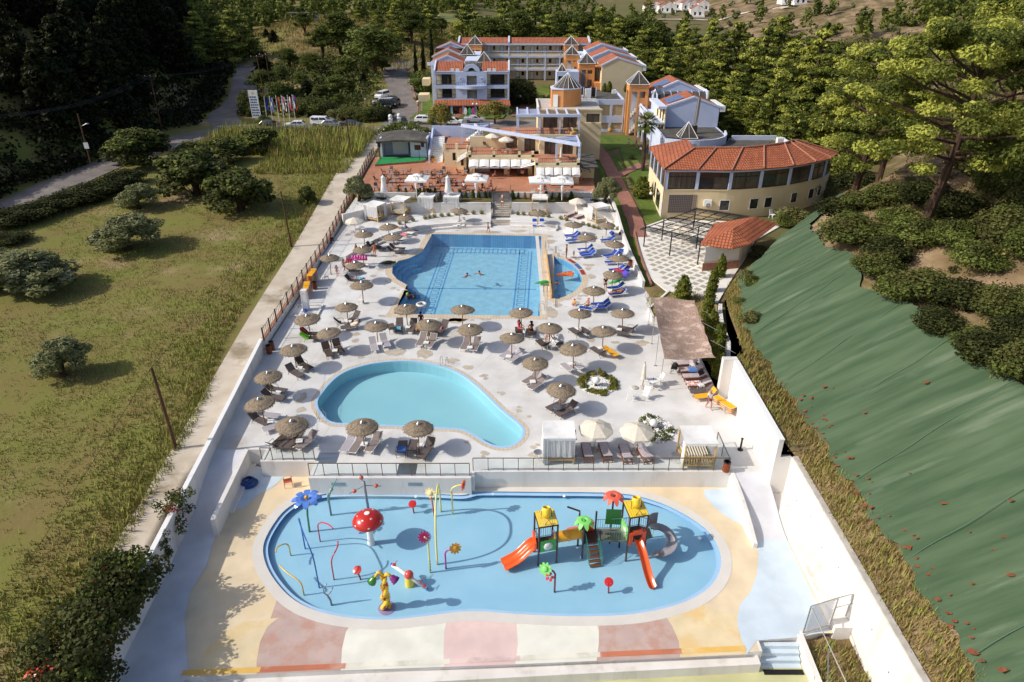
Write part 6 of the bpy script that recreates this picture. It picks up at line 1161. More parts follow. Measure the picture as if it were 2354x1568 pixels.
# fringed cream parasols and folded ones
def make_fringe(s=1.2,h=2.35,folded=False,base=True):
 t=thg('fringed_parasol','x','parasol');b=MB();b.tb([(0,0,0),(0,0,h+.12)],.03,8);b.bd('pole',M.pinew if not folded else M.wood,t);b=MB();n=8
 if not folded:
  P=[V3((s*Cs(2*PI*i/n+.2),s*Sn(2*PI*i/n+.2),h-.5))for i in Rn(n)];top=V3((0,0,h));mid=[lp(p,top,.5)+V3((0,0,.05))for p in P]
  for i in Rn(n):
   j=(i+1)%n;b.add([P[i],P[j],mid[j],mid[i],top],[(0,1,2,3),(3,2,4)])
  b.bd('canopy',M.canvas,t);b=MB()
  for i in Rn(n):
   for k in Rn(9):
    a=lp(P[i],P[(i+1)%n],k/9);c=lp(P[i],P[(i+1)%n],(k+.72)/9);dz=V3((0,0,-.2));b.add([a,c,c+dz,a+dz],[(0,1,2,3)])
  b.bd('fringe',M.canvas,t)
 else:
  b.lth([(.04,h),(.12,h-.25),(.2,h-1.3),(.24,h-1.45),(.05,h-1.35)],10);b.bd('canopy',M.canvas,t)
 if base:b=MB();b.lth([(.27,0),(.27,.08),(.22,.13),(.05,.14),(.05,.3)],14);b.bd('base',M.kerb,t)
 return t
FK=Kit(make_fringe())
for c,x,y,z,l in[('A',1060,390,2.47,'open fringed cream parasol in the west corner by the teak loungers'),('B',1720,130,2.97,'open fringed cream parasol on the upper deck by two teak loungers'),('C8',908,318,2.47,'open fringed cream parasol over the left pair of teak loungers'),('C8',1298,345,2.47,'open fringed cream parasol over the right pair of teak loungers')]:
 p=G(c,x,y,z);FK.put((p.x,p.y,z-2.47),.3,l,group='fringed cream parasols')
ff=make_fringe(1.2,2.3,True);p=G('C6',1160,1260);ff.location=p;ff['label']='folded cream parasol beside the white cafe table near the sail';ff.name='folded_parasol'
b=MB();b.lth([(.3,0),(.3,.06),(.25,.1),(.05,.1),(.05,.24),(.01,.24)],16);o=tag(b.bd('parasol_base',M.kerb),'empty stone parasol base beside the folded cream parasol','base');o.location=G('C6',1062,1262)
# big square market parasols on the cafe terrace
def make_market(folded=False):
 t=thg('market_parasol','x','parasol');b=MB();b.tb([(0,-1.3,0),(0,-1.3,2.75)]if not folded else[(0,0,0),(0,0,3.0)],.05,8);b.bd('pole',M.wp,t);b=MB();s=1.5;h=2.9
 if not folded:
  P=[(-s,-s,2.35),(s,-s,2.35),(s,s,2.35),(-s,s,2.35)];q=.5;Q=[(-q,-q,h-.22),(q,-q,h-.22),(q,q,h-.22),(-q,q,h-.22)]
  for i in Rn(4):
   j=(i+1)%4;b.add([P[i],P[j],Q[j],Q[i]],[(0,1,2,3)]);b.add([P[i],P[j],(P[j][0],P[j][1],2.15),(P[i][0],P[i][1],2.15)],[(3,2,1,0)])
  b.bd('canopy',M.fab_w,t);b=MB();q=.62;Q=[(-q,-q,h-.16),(q,-q,h-.16),(q,q,h-.16),(-q,q,h-.16)]
  for i in Rn(4):b.add([Q[i],Q[(i+1)%4],(0,0,h+.12)],[(0,1,2)])
  b.bd('vent_cap',M.fab_w,t);b=MB();b.tb([(0,-1.3,2.2),(0,-1.3,2.75),(0,0,2.85)],.035,6);b.lth([(.12,-0),(.2,.7),(.02,.75)],8,(0,-1.42,1.3));b.bd('arm',M.wp,t)
 else:
  n=14;b.lth([(.02,3.0),(.22,2.75),(.3,2.72),(.26,2.6),(.36,1.6),(.52,.75),(.4,.62),(.05,.7)],n);r2=RR(2);b.v=[(x*(1+.18*Sn(7*math.atan2(y,x))),y*(1+.18*Sn(7*math.atan2(y,x))),z)for x,y,z in b.v];b.bd('canopy',M.fab_w,t,sh_=True)
 return t
MK=Kit(make_market());MF=Kit(make_market(True))
for c,x,y,l in[('R6',515,575,'open square white parasol in the western part of the cafe terrace'),('R6',1075,573,'open square white parasol west of the cafe steps'),('R6',1675,588,'open square white parasol left of the pair by the white chairs'),('R6',1880,595,'open square white parasol right of the pair by the white chairs')]:
 p=G(c,x,y,2.3+3.0);MK.put((p.x,p.y,2.3),ru(-.1,.1),l,group='square white terrace parasols')
for c,x,y,l in[('R6',190,590,'folded white terrace parasol near the western olive'),('R6',800,592,'folded white terrace parasol between the two open ones')]:
 p=G(c,x,y,2.3+3.0);MF.put((p.x,p.y,2.3),0,l,group='folded white terrace parasols')
FK.put((-.9,105.9,4.98),.1,'open cream parasol on the first-floor roof terrace',group='roof terrace parasols')
FK.put((-3.0,108.4,4.98),.4,'second cream parasol half hidden under the slanting beam',group='roof terrace parasols')
ff2=make_fringe(1.1,2.2,True);ff2.location=(7.1,99.6,5.0);ff2.name='folded_parasol';ff2['label']='slim folded cream parasol on the terrace over the serving counter'
# cafe tables and chairs
def make_chair(m,fm,name='cafe_chair'):
 t=thg(name,'x','chair');b=MB();b.slb([(-.24,-.22,.45),(.24,-.22,.45),(.24,.24,.45),(-.24,.24,.45)],.025);b.bd('seat',m,t);b=MB();b.slb([(-.24,.22,.5),(.24,.22,.5),(.24,.42,.98),(-.24,.42,.98)],.025);b.bd('backrest',m,t)
 for x in(-.24,.24):
  for y,dy in((-.22,-.03),(.22,.08)):q=MB();q.tb([(x,y,.45),(x,y+dy,0)],.016,5);q.bd('leg',fm,t)
 b=MB()
 for x in(-.26,.26):b.tb([(x,-.2,.44),(x,-.18,.66),(x,.26,.68)],.016,5)
 b.bd('armrest',fm,t);return t
def make_ctable(top,leg):
 t=thg('cafe_table','x','table');b=MB();b.bx(-.36,.36,-.36,.36,.72,.75);b.bd('top',top,t);b=MB();b.tb([(0,0,.03),(0,0,.719)],.035,6)
 for a in Rn(4):b.tb([(0,0,.12),(.3*Cs(a*PI/2+.8),.3*Sn(a*PI/2+.8),.02)],.022,5)
 b.bd('pedestal',leg,t);return t
M.chairb=mat('bronze_chair_mesh',S(112,92,80),S(96,78,66),scale=30,rg=.8);M.tabg=mat('grey_table_top',S(150,148,154),S(132,130,136),scale=6,rg=.4)
CK=Kit(make_chair(M.chairb,M.fr_dark));CW=Kit(make_chair(M.wp,M.wp));TB_=Kit(make_ctable(M.tabg,M.fr_dark));TW=Kit(make_ctable(M.wp,M.wp))
TABS=[('TB',495,140),('TB',750,140),('TB',1195,138),('TB',1482,142),('TB',528,216),('TB',1198,212),('TB',1420,210),('TB',612,285),('TB',545,348),('TB',1530,290),('TB',1500,345),('TB',1750,345),('TB',215,447),('TB',520,445),('TB',800,455),('TB',1075,455),('TB',1285,460),('TB',2055,475),('TB',1890,152),('TB',1760,465),('TB',1150,355),('TB',365,285),('TB',960,215),('TB',2310,480),('TB',1700,-30)]
rows=['back row','second row','third row','fourth row','front row']
TABW=[]
for i,(c,x,y)in En_(TABS[:24]):
 p=G(c,x,y,2.3+.74);TABW.append((p,i))
byrow={}
for p,i in TABW:
 y=TABS[i][2];r=0 if y<160 else 1 if y<240 else 2 if y<310 else 3 if y<400 else 4;byrow.setdefault(r,[]).append((p.x,p,i))
for r,l in byrow.items():
 l.sort(key=lambda q:q[0])
 for k,(xx,p,i)in En_(l):
  where='%s from the west, %s of the terrace'%(ordn(k),rows[r]);TB_.put((p.x,p.y,2.3),ru(-.2,.2),'grey cafe table '+where,group='grey cafe tables on the terrace');side=[(-.85,-.1,100),(.8,.15,-95)]if(i%3)else[(-.85,.05,95),(.85,-.05,-85),(.1,.85,5)]
  for s,(dx,dy,a)in En_(side):
   CK.put((p.x+dx,p.y+dy,2.3),R(a+ru(-18,18)),'bronze mesh chair %s the table %s'%(['west of','east of','behind'][s],where.replace(' of the terrace','')),group='bronze cafe chairs on the terrace')
for k,(x,y)in En_([(1200,443),(1460,460),(1670,468),(1860,468)]):
 p=G('TC',x,y,3.04);TW.put((p.x,p.y,2.3),0,'white cafe table, %s from the west near the serving counter'%ordn(k),group='white cafe tables')
 for s,(dx,a)in En_(((-.95,95),(.9,-90))):
  CW.put((p.x+dx,p.y-.1,2.3),R(a+ru(-20,20)),'white armchair %s the %s white table near the serving counter'%(['west of','east of'][s],ordn(k)),group='white cafe armchairs')
for x,y,a,l in[(8.5,99.3,80,'west chair on the terrace over the serving counter'),(9.0,99.4,-80,'east chair on the terrace over the serving counter'),(.2,104.9,-90,'chair east of the roof terrace parasol'),(-1.9,105.3,100,'chair west of the roof terrace parasol'),(6.9,108.6,90,'west chair on the top terrace under the pergola'),(8.4,108.7,-90,'east chair on the top terrace under the pergola')]:
 CK.put((x,y,7.18 if 'top' in l else 5.0),R(a),'bronze mesh '+l,group='bronze chairs on the roof terraces')
TB_.put((-.6,104.8,4.98),0,'grey cafe table beside the roof terrace parasol',group='roof terrace tables');TB_.put((7.65,108.7,7.18),0,'grey cafe table on the top terrace under the pergola',group='roof terrace tables')
CK.put((-4.2,109.1,4.98),R(160),'blue-backed terrace chair under the slanting beam')
# white table set near the sail
p=G('C6',1295,1165,.74);TW.put((p.x,p.y,0),.5,'white cafe table with a dark bottle beside the folded parasol')
for x,y,a,l in[(1210,1150,70,'white chair behind the white table by the folded parasol'),(1360,1155,-70,'white chair right of the white table by the folded parasol'),(1020,1345,150,'white chair standing alone left of the pair in the open'),(1195,1345,-30,'white chair standing alone right of the pair in the open')]:
 q=G('C6',x,y,.45);CW.put((q.x,q.y,0),R(a),l)
b=MB();b.lth([(.001,0),(.035,0),(.035,.16),(.012,.22),(.012,.28),(.001,.28)],8);o=tag(b.bd('bottle',col('bottle',60,62,90)),'dark bottle on the white table by the folded parasol','bottle');o.location=(p.x,p.y,.752)
t=thg('folding_chair','weathered red director chair on the sand-coloured splash deck','chair',G('LL',998,372,KZ),R(200))
b=MB();b.slb([(-.25,-.22,.45),(.25,-.22,.45),(.25,.22,.45),(-.25,.22,.45)],.02);b.bd('seat',col('redc',190,92,66,rg=.9),t);b=MB();b.slb([(-.25,.22,.6),(.25,.22,.6),(.25,.26,.85),(-.25,.26,.85)],.02);b.bd('backrest',col('redc'),t)
for x in(-.25,.25):
 for y in(-.22,.22):q=MB();q.tb([(x,y,0),(x,y,.85 if y>0 else .65)],.018,5);q.bd('leg',M.redbrick,t)
 # round metal tables
def make_round():
 t=thg('round_table','x','table');b=MB();b.lth([(.001,.6),(.3,.6),(.3,.63),(.001,.63)],18);b.bd('top',M.steel,t);b=MB()
 for a in Rn(3):b.tb([(.2*Cs(a*2.1),.2*Sn(a*2.1),.599),(.25*Cs(a*2.1+.9),.25*Sn(a*2.1+.9),0)],.015,5)
 b.bd('legs_frame',M.steel,t);return t
RK=Kit(make_round())
for c,x,y,z,l in[('C8',358,610,.6,'left of the near left canopy bed'),('C8',695,610,.6,'right of the near left canopy bed'),('C8',1655,632,.6,'left of the near right canopy bed'),('C8',1995,650,.6,'right of the near right canopy bed'),('A',1585,335,1.1,'between the two western canopy beds'),('R6',1000,875,1.1,'against the planter wall west of the stairs'),('C6',90,1505,.6,'between the two loungers left of the round bed')]:
 p=G(c,x,y,z);RK.put((p.x,p.y,z-.6),0,'round metal side table '+l,group='round metal tables')
 # canopy beds
def make_bed(open_=False):
 t=thg('canopy_bed','x','daybed');w,d,h=1.0,.95,2.15;b=MB()
 for x in(-w,w):
  for y in(-d,d):q=MB();q.bx(x-.05,x+.05,y-.05,y+.05,0,h);q.bd('post',M.pinew,t)
 b.bx(-w+.051,w-.051,-d-.03,-d+.03,.3,.42);b.bx(-w+.051,w-.051,d-.03,d+.03,.3,.42);b.bx(-w-.03,-w+.03,-d+.051,d-.051,.3,.42);b.bx(w-.03,w+.03,-d+.051,d-.051,.3,.42);b.bx(-w+.051,w-.051,-d-.03,-d+.03,h-.1,h);b.bx(-w+.051,w-.051,d-.03,d+.03,h-.1,h);b.bx(-w-.03,-w+.03,-d+.051,d-.051,h-.1,h);b.bx(w-.03,w+.03,-d+.051,d-.051,h-.1,h);b.bd('frame',M.pinew,t);b=MB()
 for i in Rn(11):b.bx(-w+.1+i*.17,-w+.18+i*.17,d-.02,d+.02,.421,1.0)
 b.bx(-w+.051,w-.051,d-.025,d+.025,1.001,1.08)
 for i in Rn(5):b.bx(w-.02,w+.02,-.3+i*.24,-.2+i*.24,.421,.95)
 b.bd('slatted_back',M.pinew,t);b=MB();b.bx(-w+.06,w-.06,-d+.06,d-.06,.42,.6);b.bd('mattress',M.stripe,t);b=MB()
 for x in(-.45,.45):b.ball((x,d-.32,.78),.34,10,6,sz=.5,sy=.6)
 b.bd('pillow',M.stripe,t,sh_=True)
 # cloth top sagging between the rails
 b=MB();n=8;v=[]
 for i in Rn(n+1):
  for j in Rn(n+1):
   u,q=i/n,j/n;v.append((lp(-w-.08,w+.08,u),lp(-d-.08,d+.08,q),h+.05-.12*Sn(PI*u)*Sn(PI*q)))
 b.add(v,[(i*(n+1)+j,(i+1)*(n+1)+j,(i+1)*(n+1)+j+1,i*(n+1)+j+1)for i in Rn(n)for j in Rn(n)])
 for y in(-d-.08,d+.08):b.add([(-w-.08,y,h+.05),(w+.08,y,h+.05),(w+.08,y,h-.14),(-w-.08,y,h-.14)],[(0,1,2,3)])
 b.bd('cloth_top',M.fab_w,t,sh_=True)
 def curtain(p,q,z0,nm,amp=.06,m=None):
  b=MB();k=18;p,q=V3(p),V3(q);dd=(q-p).normalized();nn=V3((-dd.y,dd.x));v=[]
  for z,s in((h-.02,.5),(1.2,.9),(z0,1.3)):
   for i in Rn(k+1):a=lp(p,q,i/k)+nn*amp*s*Sn(i*1.9);v.append((a.x,a.y,z+.06*Sn(i*.8)*(z<1)))
  b.add(v,[(r*(k+1)+i,r*(k+1)+i+1,(r+1)*(k+1)+i+1,(r+1)*(k+1)+i)for r in Rn(2)for i in Rn(k)]);b.bd(nm,m or M.sheer,t,sh_=True)
 if not open_:
  curtain((-w-.05,-d-.07),(w+.05,-d-.07),.62,'curtain',.03);curtain((-w-.07,-d),(-w-.07,d),.25,'curtain',.05);curtain((w+.07,d*.4),(w+.07,d),.4,'curtain',.05);curtain((-w-.1,-d-.1),(-w+.25,-d-.12),.1,'curtain',.06,M.fab_w)
 else:curtain((-w-.07,-.2),(-w-.07,d),.4,'curtain',.06);curtain((-.3,d+.06),(w,d+.06),.9,'curtain',.04)
 return t
BK=Kit(make_bed());BO=Kit(make_bed(True))
for K_,c,x,y,z,a,l in[(BK,'A',1365,432,.5,-28,'first canopy bed from the west on the upper deck'),(BO,'A',1705,355,.5,-20,'second canopy bed from the west, curtains tied back'),(BK,'A',2060,315,.5,-8,'third canopy bed from the west, curtains closed'),(BK,'R6',850,925,.5,-4,'fourth canopy bed from the west, behind a thatched parasol'),(BO,'B',1210,330,.5,-6,'canopy bed just east of the stone stairs'),(BO,'B',1990,455,.5,28,'easternmost canopy bed on the upper deck near the lawn'),(BK,'C8',545,640,0,0,'near left canopy bed beside the man in black shirt'),(BK,'C8',1830,690,0,180,'near right canopy bed with its slatted back to the railing')]:
 p=G(c,x,y,z);K_.put((p.x,p.y,z),R(a),l,group='white curtained canopy beds')
for c,x,y,l in[('A',1850,270,'pale wire chair between the second and third canopy beds'),('A',1560,300,'pale wire chair beside the second canopy bed'),('A',2255,250,'pale wire chair between the third and fourth canopy beds')]:
 p=G(c,x,y,.95);CW.put((p.x,p.y,.5),R(180),l)
 # shower, bins, bollard, loungers' bits
t=thg('shower_column','white tiled shower column with its low square basin by the fence','shower')
p=G('C4',760,470);b=MB();b.bx(p.x-.28,p.x+.28,p.y-.28,p.y+.28,.05,2.15);b.bd('column',patmat('white_tile','brick',S(232,230,226),S(180,176,170),bw=.5,bh=.3,mortar=.02,coord='Object',nf=.1),t)
b=MB();b.tb([(p.x,p.y-.29,1.9),(p.x,p.y-.5,1.95),(p.x,p.y-.5,1.88)],.025,6);b.bd('shower_head',M.steel,t)
b=MB();x0,x1,y0,y1=p.x-1.2,p.x+1.5,p.y-1.6,p.y+1.0
for q in((x0,x1,y0,y0+.15),(x0,x1,y1-.15,y1),(x0,x0+.15,y0+.15,y1-.15),(x1-.15,x1,y0+.15,y1-.15)):b.bx(*q,.01,.16)
b.bd('basin_edge',M.white,t)
b=MB();r2=RR(4)
for i in Rn(9):a=i*.7;b.tb([(p.x+.1+.25*Cs(a+k*.6),p.y-.55+.2*Sn(a+k*.6),.05+.03*i+.05*Sn(k))for k in Rn(11)],.018,4)
tag(b.bd('hose',col('hoseb',50,90,180)),'coiled blue hose at the foot of the shower column','hose')
b=MB();p=G('LL',755,362,KZ)
for i in Rn(10):rr=.55-.03*i;b.tb([(p.x+.1*Sn(i)+rr*Cs(k*PI/10),p.y+rr*Sn(k*PI/10),KZ+.05+.045*i)for k in Rn(21)],.035,5)
tag(b.bd('hose',col('hosed',24,70,140)),'big coil of dark blue hose in the shaded corner','hose')
def make_bin():
 t=thg('litter_bin','x','bin');b=MB()
 for i in Rn(12):a=2*PI*i/12;b.box((.22*Cs(a),.22*Sn(a),.42),(.02,.1,.72),rz=a)
 b.bd('slats',M.teak,t);b=MB();b.lth([(.2,.05),(.2,.8),(.24,.8),(.24,.86),(.18,.86),(.18,.7)],14);b.bd('liner',M.black,t);return t
BN=Kit(make_bin())
for c,x,y,l in[('A',540,1370,'beside the taller yellow stack'),('A',775,770,'by the fence near the teak loungers'),('C4',265,1060,'front one at the end of the fence'),('C4',300,1010,'rear one at the end of the fence'),('PL',1112,525,'by the lawn wall below the angled kerb'),('PL',1243,905,'by the lawn wall near the violet towel'),('RR',613,285,'behind the glass railing at the ramp')]:
 p=G(c,x,y);BN.put((p.x,p.y,0),0,'round wooden slatted litter bin '+l,group='wooden litter bins')
for c,x,y,l in[('RR',702,152,'black bollard on the ramp by the tall white wall'),('A',765,812,'black bollard by the fence near the litter bin')]:
 p=G(c,x,y);b=MB();b.lth([(.2,0),(.2,.05),(.07,.08),(.06,.9),(.09,.92),(.09,.98),(.001,1.0)],12);o=tag(b.bd('bollard',M.black),l,'bollard');o.location=p
 # pool ladders
def ladder(lb_,c,x,y,ang,z=0.,steps=True,drop=1.2):
 t=thg('pool_ladder',lb_,'ladder',G(c,x,y,z),R(ang));b=MB()
 for s in(-.25,.25):b.tb([(-.45,s,0),(-.45,s,.5),(-.38,s,.72),(-.2,s,.82),(0,s,.75),(.08,s,.55),(.08,s,-drop)],.022,6)
 b.bd('rail',M.steel,t);b=MB()
 for i in Rn(3):b.bx(.02,.14,-.25,.25,-.3-i*.3,-.27-i*.3)
 b.bd('rung',M.steel,t)
ladder('steel ladder at the far end of the kidney pool','C5',585,1060,-105);ladder('steel ladder at the left end of the kidney pool','C7',935,410,35);ladder('steel ladder at the near right corner of the large pool','C5',1880,300,180);ladder('steel ladder at the far left of the large pool','A',2085,690,-20);ladder('steel ladder at the far right of the large pool','B',1100,640,-90);ladder('steel ladder behind the corner parasol of the large pool','C4',2060,520,90)
for c,x,y,l in[('B',1305,830,'double steel handrail at the far end of the walkway between the pools'),('B',1283,1440,'double steel handrail at the near end of the walkway between the pools')]:
 p=G(c,x,y);b=MB()
 for s in(-.2,.2):b.tb([(p.x+s,p.y-.5,0),(p.x+s,p.y-.5,.9),(p.x+s,p.y+.5,.9),(p.x+s,p.y+.5,0)],.025,6)
 tag(b.bd('handrail',M.steel),l,'handrail')
b=MB();b.bx(3.95,4.1,63.4,75.8,-.05,.5);tag(b.bd('pool_divider',M.pinew),'low plank barrier between the large pool and the half-round pool','barrier')
for x in(1420,1455,):pass
b=MB()
for c,x,y in(('B',1425,880),('B',1460,935),('PL',255,700),('C5',2100,250),('C5',2140,150)):
 p=G(c,x,y)
for i,(c,x,y)in En_((('B',1425,885),('B',1460,935),('C5',2100,270),('C5',2140,160))):
 p=G(c,x,y);b=MB()
 for s in(-.07,.07):b.tb([(p.x+s,p.y,0),(p.x+s,p.y,.9 if i in(0,2)else .5)],.025,6)
 tag(b.bd('post_pair',M.black),['tall twin posts at the far rim of the half-round pool','short twin posts at the far rim of the half-round pool','tall twin posts at the near rim of the half-round pool','short twin posts at the near rim of the half-round pool'][i],'post')
 # hatches in the deck
for c,x,y,w,d,l in[('C7',965,785,1.4,1.2,'closed pale service hatch behind the left glass railing'),('C7',1715,885,1.25,1.2,'grey speckled service hatch behind the middle glass railing'),('A',2225,545,1.6,.9,'steel service hatch by the far left pool corner')]:
 p=G(c,x,y);b=MB();b.bx(p.x-w/2,p.x+w/2,p.y-d/2,p.y+d/2,.0,.02);tag(b.bd('hatch',M.steel),l,'hatch')
 # inflatables
def croc(lb_,c,x,y,z,ang,cm,tilt=0.):
 t=thg('inflatable_crocodile',lb_,'inflatable',G(c,x,y,z),R(ang));b=MB();b.tb([(-.95,0,.1),(-.5,0,.14),(0,0,.2),(.4,0,.2),(.6,0,.16),(1.0,0,.15),(1.05,0,.15)],[.03,.1,.2,.19,.12,.1,.04],10)
 for x_ in(-.25,.3):
  for s in(-1,1):b.tb([(x_,s*.15,.12),(x_+.08,s*.34,.05)],[.07,.04],6)
 o=b.bd('body',cm,t,sh_=True);b=MB()
 for s in(-1,1):b.ball((.56,s*.07,.3),.05,8,6)
 for i in Rn(7):b.box((-.7+i*.17,0,.27+.04*Sn(i*.5)),(.08,.02,.08))
 b.bd('crest_and_eyes',cm,t);t.rotation_euler=(0,-R(tilt),R(ang));return t
croc('green inflatable crocodile floating over the pool walkway','B',1245,1300,.15,8,col('croc',56,160,66));croc('bright green inflatable crocodile on a blue lounger','B',2225,1285,.6,18,col('croc2',80,200,96),8);croc('dark green inflatable lying on the deck left of the large pool','A',1505,1030,.05,12,col('crocd',46,62,44))
t=thg('inflatable_mattress','pink inflatable mattress propped on a lounger','inflatable',G('A',1135,975,.6),R(0));b=MB()
for i in Rn(6):b.tb([(-.75+.3*i,0,.0),(-.75+.3*i,.12,.5)],.13,8)
b.tb([(-.9,0,.02),(.9,0,.02)],.1,8);b.bd('body',col('pinkin',230,70,170),t,sh_=True)
t=thg('inflatable_mattress','red inflatable leaning beside the pink one','inflatable',G('A',985,995,.5),R(20));b=MB()
for i in Rn(3):b.tb([(-.3+.25*i,0,-.2),(-.1+.25*i,.1,.3)],.11,8)
b.bd('body',col('redin',190,30,80),t,sh_=True)
t=thg('inflatable_slice','orange triangular inflatable with melted toppings on the half-round pool','inflatable',G('B',1560,1170,0.0),R(12));b=MB()
b.prism([(-.95,.05),(.55,-.55),(.75,.0),(.65,.5)],-.1,.1);b.tb([(-.98,.05,.02),(.55,-.6,.02),(.8,0,.02),(.7,.55,.02)],.13,8,closed=True);b.bd('body',col('slice',226,110,50),t,sh_=False)
b=MB();r2=RR(1)
for i in Rn(9):b.ball((r2.uniform(-.4,.5),r2.uniform(-.3,.35)*(.6+.4*r2.random()),.12),.1,8,5,sz=.3)
b.bd('topping',mat('topping',S(236,196,110),S(176,40,30),scale=6,rg=.5),t)
b=MB();b.ball((0,0,0),.14,12,8);o=tag(b.bd('ball',col('lball',160,220,60)),'lime ball held by the swimmer at the left pool edge','ball');o.location=G('A',1780,1432,.1)
# shade sail
t=thg('shade_sail','large brown netting shade sail on thin grey poles over the teak loungers','shade sail')
A_,B_,C_,D_=G('C6',1285,130,2.9),G('C6',1815,165,2.9),G('C6',2075,890,2.9),G('C6',1435,895,2.9)
b=MB();n=28;v=[];r2=RR(8)
for i in Rn(n+1):
 for j in Rn(n+1):
  u,q=i/n,j/n;p=lp(lp(A_,B_,q),lp(D_,C_,q),u);p=p+V3(((.1*abs(Sn(u*PI*6))*(-1 if q>.5 else .0))*(q>.9),0,-.45*Sn(PI*q)*Sn(PI*u)**.5+.12*Sn(u*9+q*5)*Sn(PI*q)+.05*Sn(u*23+q*3)));v.append(p)
b.add(v,[(i*(n+1)+j,(i+1)*(n+1)+j,(i+1)*(n+1)+j+1,i*(n+1)+j+1)for i in Rn(n)for j in Rn(n)])
sm=mat('brown_net_cloth',S(182,156,140),S(136,112,98),scale=9,detail=6,rg=1,bump=.8,bscale=24,c3=S(204,180,164),c3scale=1.2,c3range=(.5,.65))
o=b.bd('cloth',sm,t,sh_=True)
for c,x,y,top in[('C6',1235,470,(1285,130)),('C6',1275,710,(1330,360)),('C6',1322,985,(1385,610)),('C6',1375,1295,(1435,895))]:
 p=G(c,x,y);q=G('C6',*top,2.95);b=MB();b.tb([p,(p.x,p.y,2.95)],.025,6);b.bx(p.x-.12,p.x+.12,p.y-.08,p.y+.08,0,.03);b.bd('pole',M.steel,t)
b=MB()
for(y_,)in((56,),(52.6,),(49.2,),(46.2,)):b.tb([(16.3,y_,2.85),(18.4,y_-.3,1.8)],.012,4)
b.bd('guy_rope',M.wp,t)
# pushchair
t=thg('pushchair','black pushchair parked beside the rearmost teak lounger','pushchair',G('C6',1565,1075),R(70));b=MB();b.ball((0,.05,.75),.26,10,8,sx=.8);b.box((0,.1,.5),(.4,.5,.12));b.bd('seat',M.black,t)
b=MB()
for s in(-.22,.22):b.tb([(s,-.35,.08),(s,.05,.55),(s,.4,1.0)],.018,5);b.tb([(s,.35,.08),(s,0,.55)],.018,5)
b.bd('frame',M.black,t)
for x in(-.22,.22):
 for y in(-.35,.35):b=MB();b.lth([(.1,-.02),(.1,.02)],12,(x,y,.1),axis=MX.Rotation(R(90),3,'Y'));b.bd('wheel',M.black,t)
 # globe lamps in the round beds
for c,x,y,r,l in[('C6',580,1180,.3,'white globe lamp in the pebbles of the brown-rimmed round bed'),('C8',1445,345,.3,'white globe lamp in the white-flowered round bed')]:
 p=G(c,x,y,.45);t=thg('globe_lamp',l,'lamp',(p.x,p.y,0));b=MB();b.ball((0,0,.55),r,18,10);b.bd('globe',M.wp,t,sh_=True);b=MB();b.lth([(.16,0),(.1,.26),(.001,.26)],10);b.bd('foot',M.black,t)
 # ---------------------------------------------------------------- splash-pool play equipment
ZB=KZ-.38
def ft_(c,x,y,z=-1.5):
 p=G(c,x,y,z);return V3((p.x,p.y,ZB+.003))
def arm_pts(p,q,h,n=10,over=.0):
 """pole rising from p and bending over to q""";out=[V3(p)];p=V3(p);q=V3(q)
 for i in Rn(n+1):
  t=i/n;a=t*PI/2;out.append(V3((lp(p.x,q.x,1-Cs(a)),lp(p.y,q.y,1-Cs(a)),lp(h,q.z,Sn(a)))))
 return out
def petals(b,c,r,n,face,inner=.28,th=.05,droop=0.,wide=1.):
 f=V3(face).normalized();u=f.orthogonal().normalized();v=f.cross(u);c=V3(c)
 for k in Rn(n):
  a=2*PI*k/n;d=u*Cs(a)+v*Sn(a);s=f.cross(d);w=PI*r/n*.62*wide;pts=[c+d*r*inner*.6-s*w*.45,c+d*r*.62-s*w+f*droop*.3,c+d*r*.9-s*w*.75+f*droop*.8,c+d*r+f*droop,c+d*r*.9+s*w*.75+f*droop*.8,c+d*r*.62+s*w+f*droop*.3,c+d*r*inner*.6+s*w*.45];b.slb([p+f*th/2 for p in pts],th)
 return b
def dsc(b,c,r,face,th=.08,n=14):
 ax=V3(face).normalized().to_track_quat('Z','Y').to_matrix();b.lth([(.001,-th/2),(r,-th/2),(r*1.05,0),(r,th/2),(r*.5,th*.75),(.001,th*.8)],n,c,axis=ax)
def fjet(lb_,c,x,y,cx,cy,face,r,petal,centre,stem,n=9,bend=True,band=None):
 t=thg('flower_spray',lb_,'water flower');p=ft_(c,x,y);q=HY(c,cx,cy,p.y);f=V3(face).normalized();head=q;stem_end=q-f*.06;b=MB();h=stem_end.z-.45 if bend else stem_end.z;pts=[p,V3((p.x,p.y,lp(p.z,h,.5)))]+[V3((lp(p.x,stem_end.x,1-Cs(a)),lp(p.y,stem_end.y,1-Cs(a)),lp(h,stem_end.z,Sn(a))))for a in[i*PI/16 for i in Rn(9)]]if bend else[p,stem_end];b.tb(pts,.055,8);b.bd('stem',stem,t,sh_=True)
 if band:
  b=MB()
  for k in Rn(4):z=p.z+.15+k*.24;b.tb([(p.x+.058*Cs(a),p.y+.058*Sn(a),z+a*.02)for a in[j*PI/6 for j in Rn(13)]],.012,4)
  b.bd('spiral_band',band,t)
 b=MB();petals(b,head,r,n,f);b.bd('petals',petal,t);b=MB();dsc(b,head+f*.03,r*.42,f);o=b.bd('centre',centre,t,sh_=True);u=f.orthogonal().normalized();return t
gl=lambda n,*c:col(n,*c,rg=.25,spec=.6)
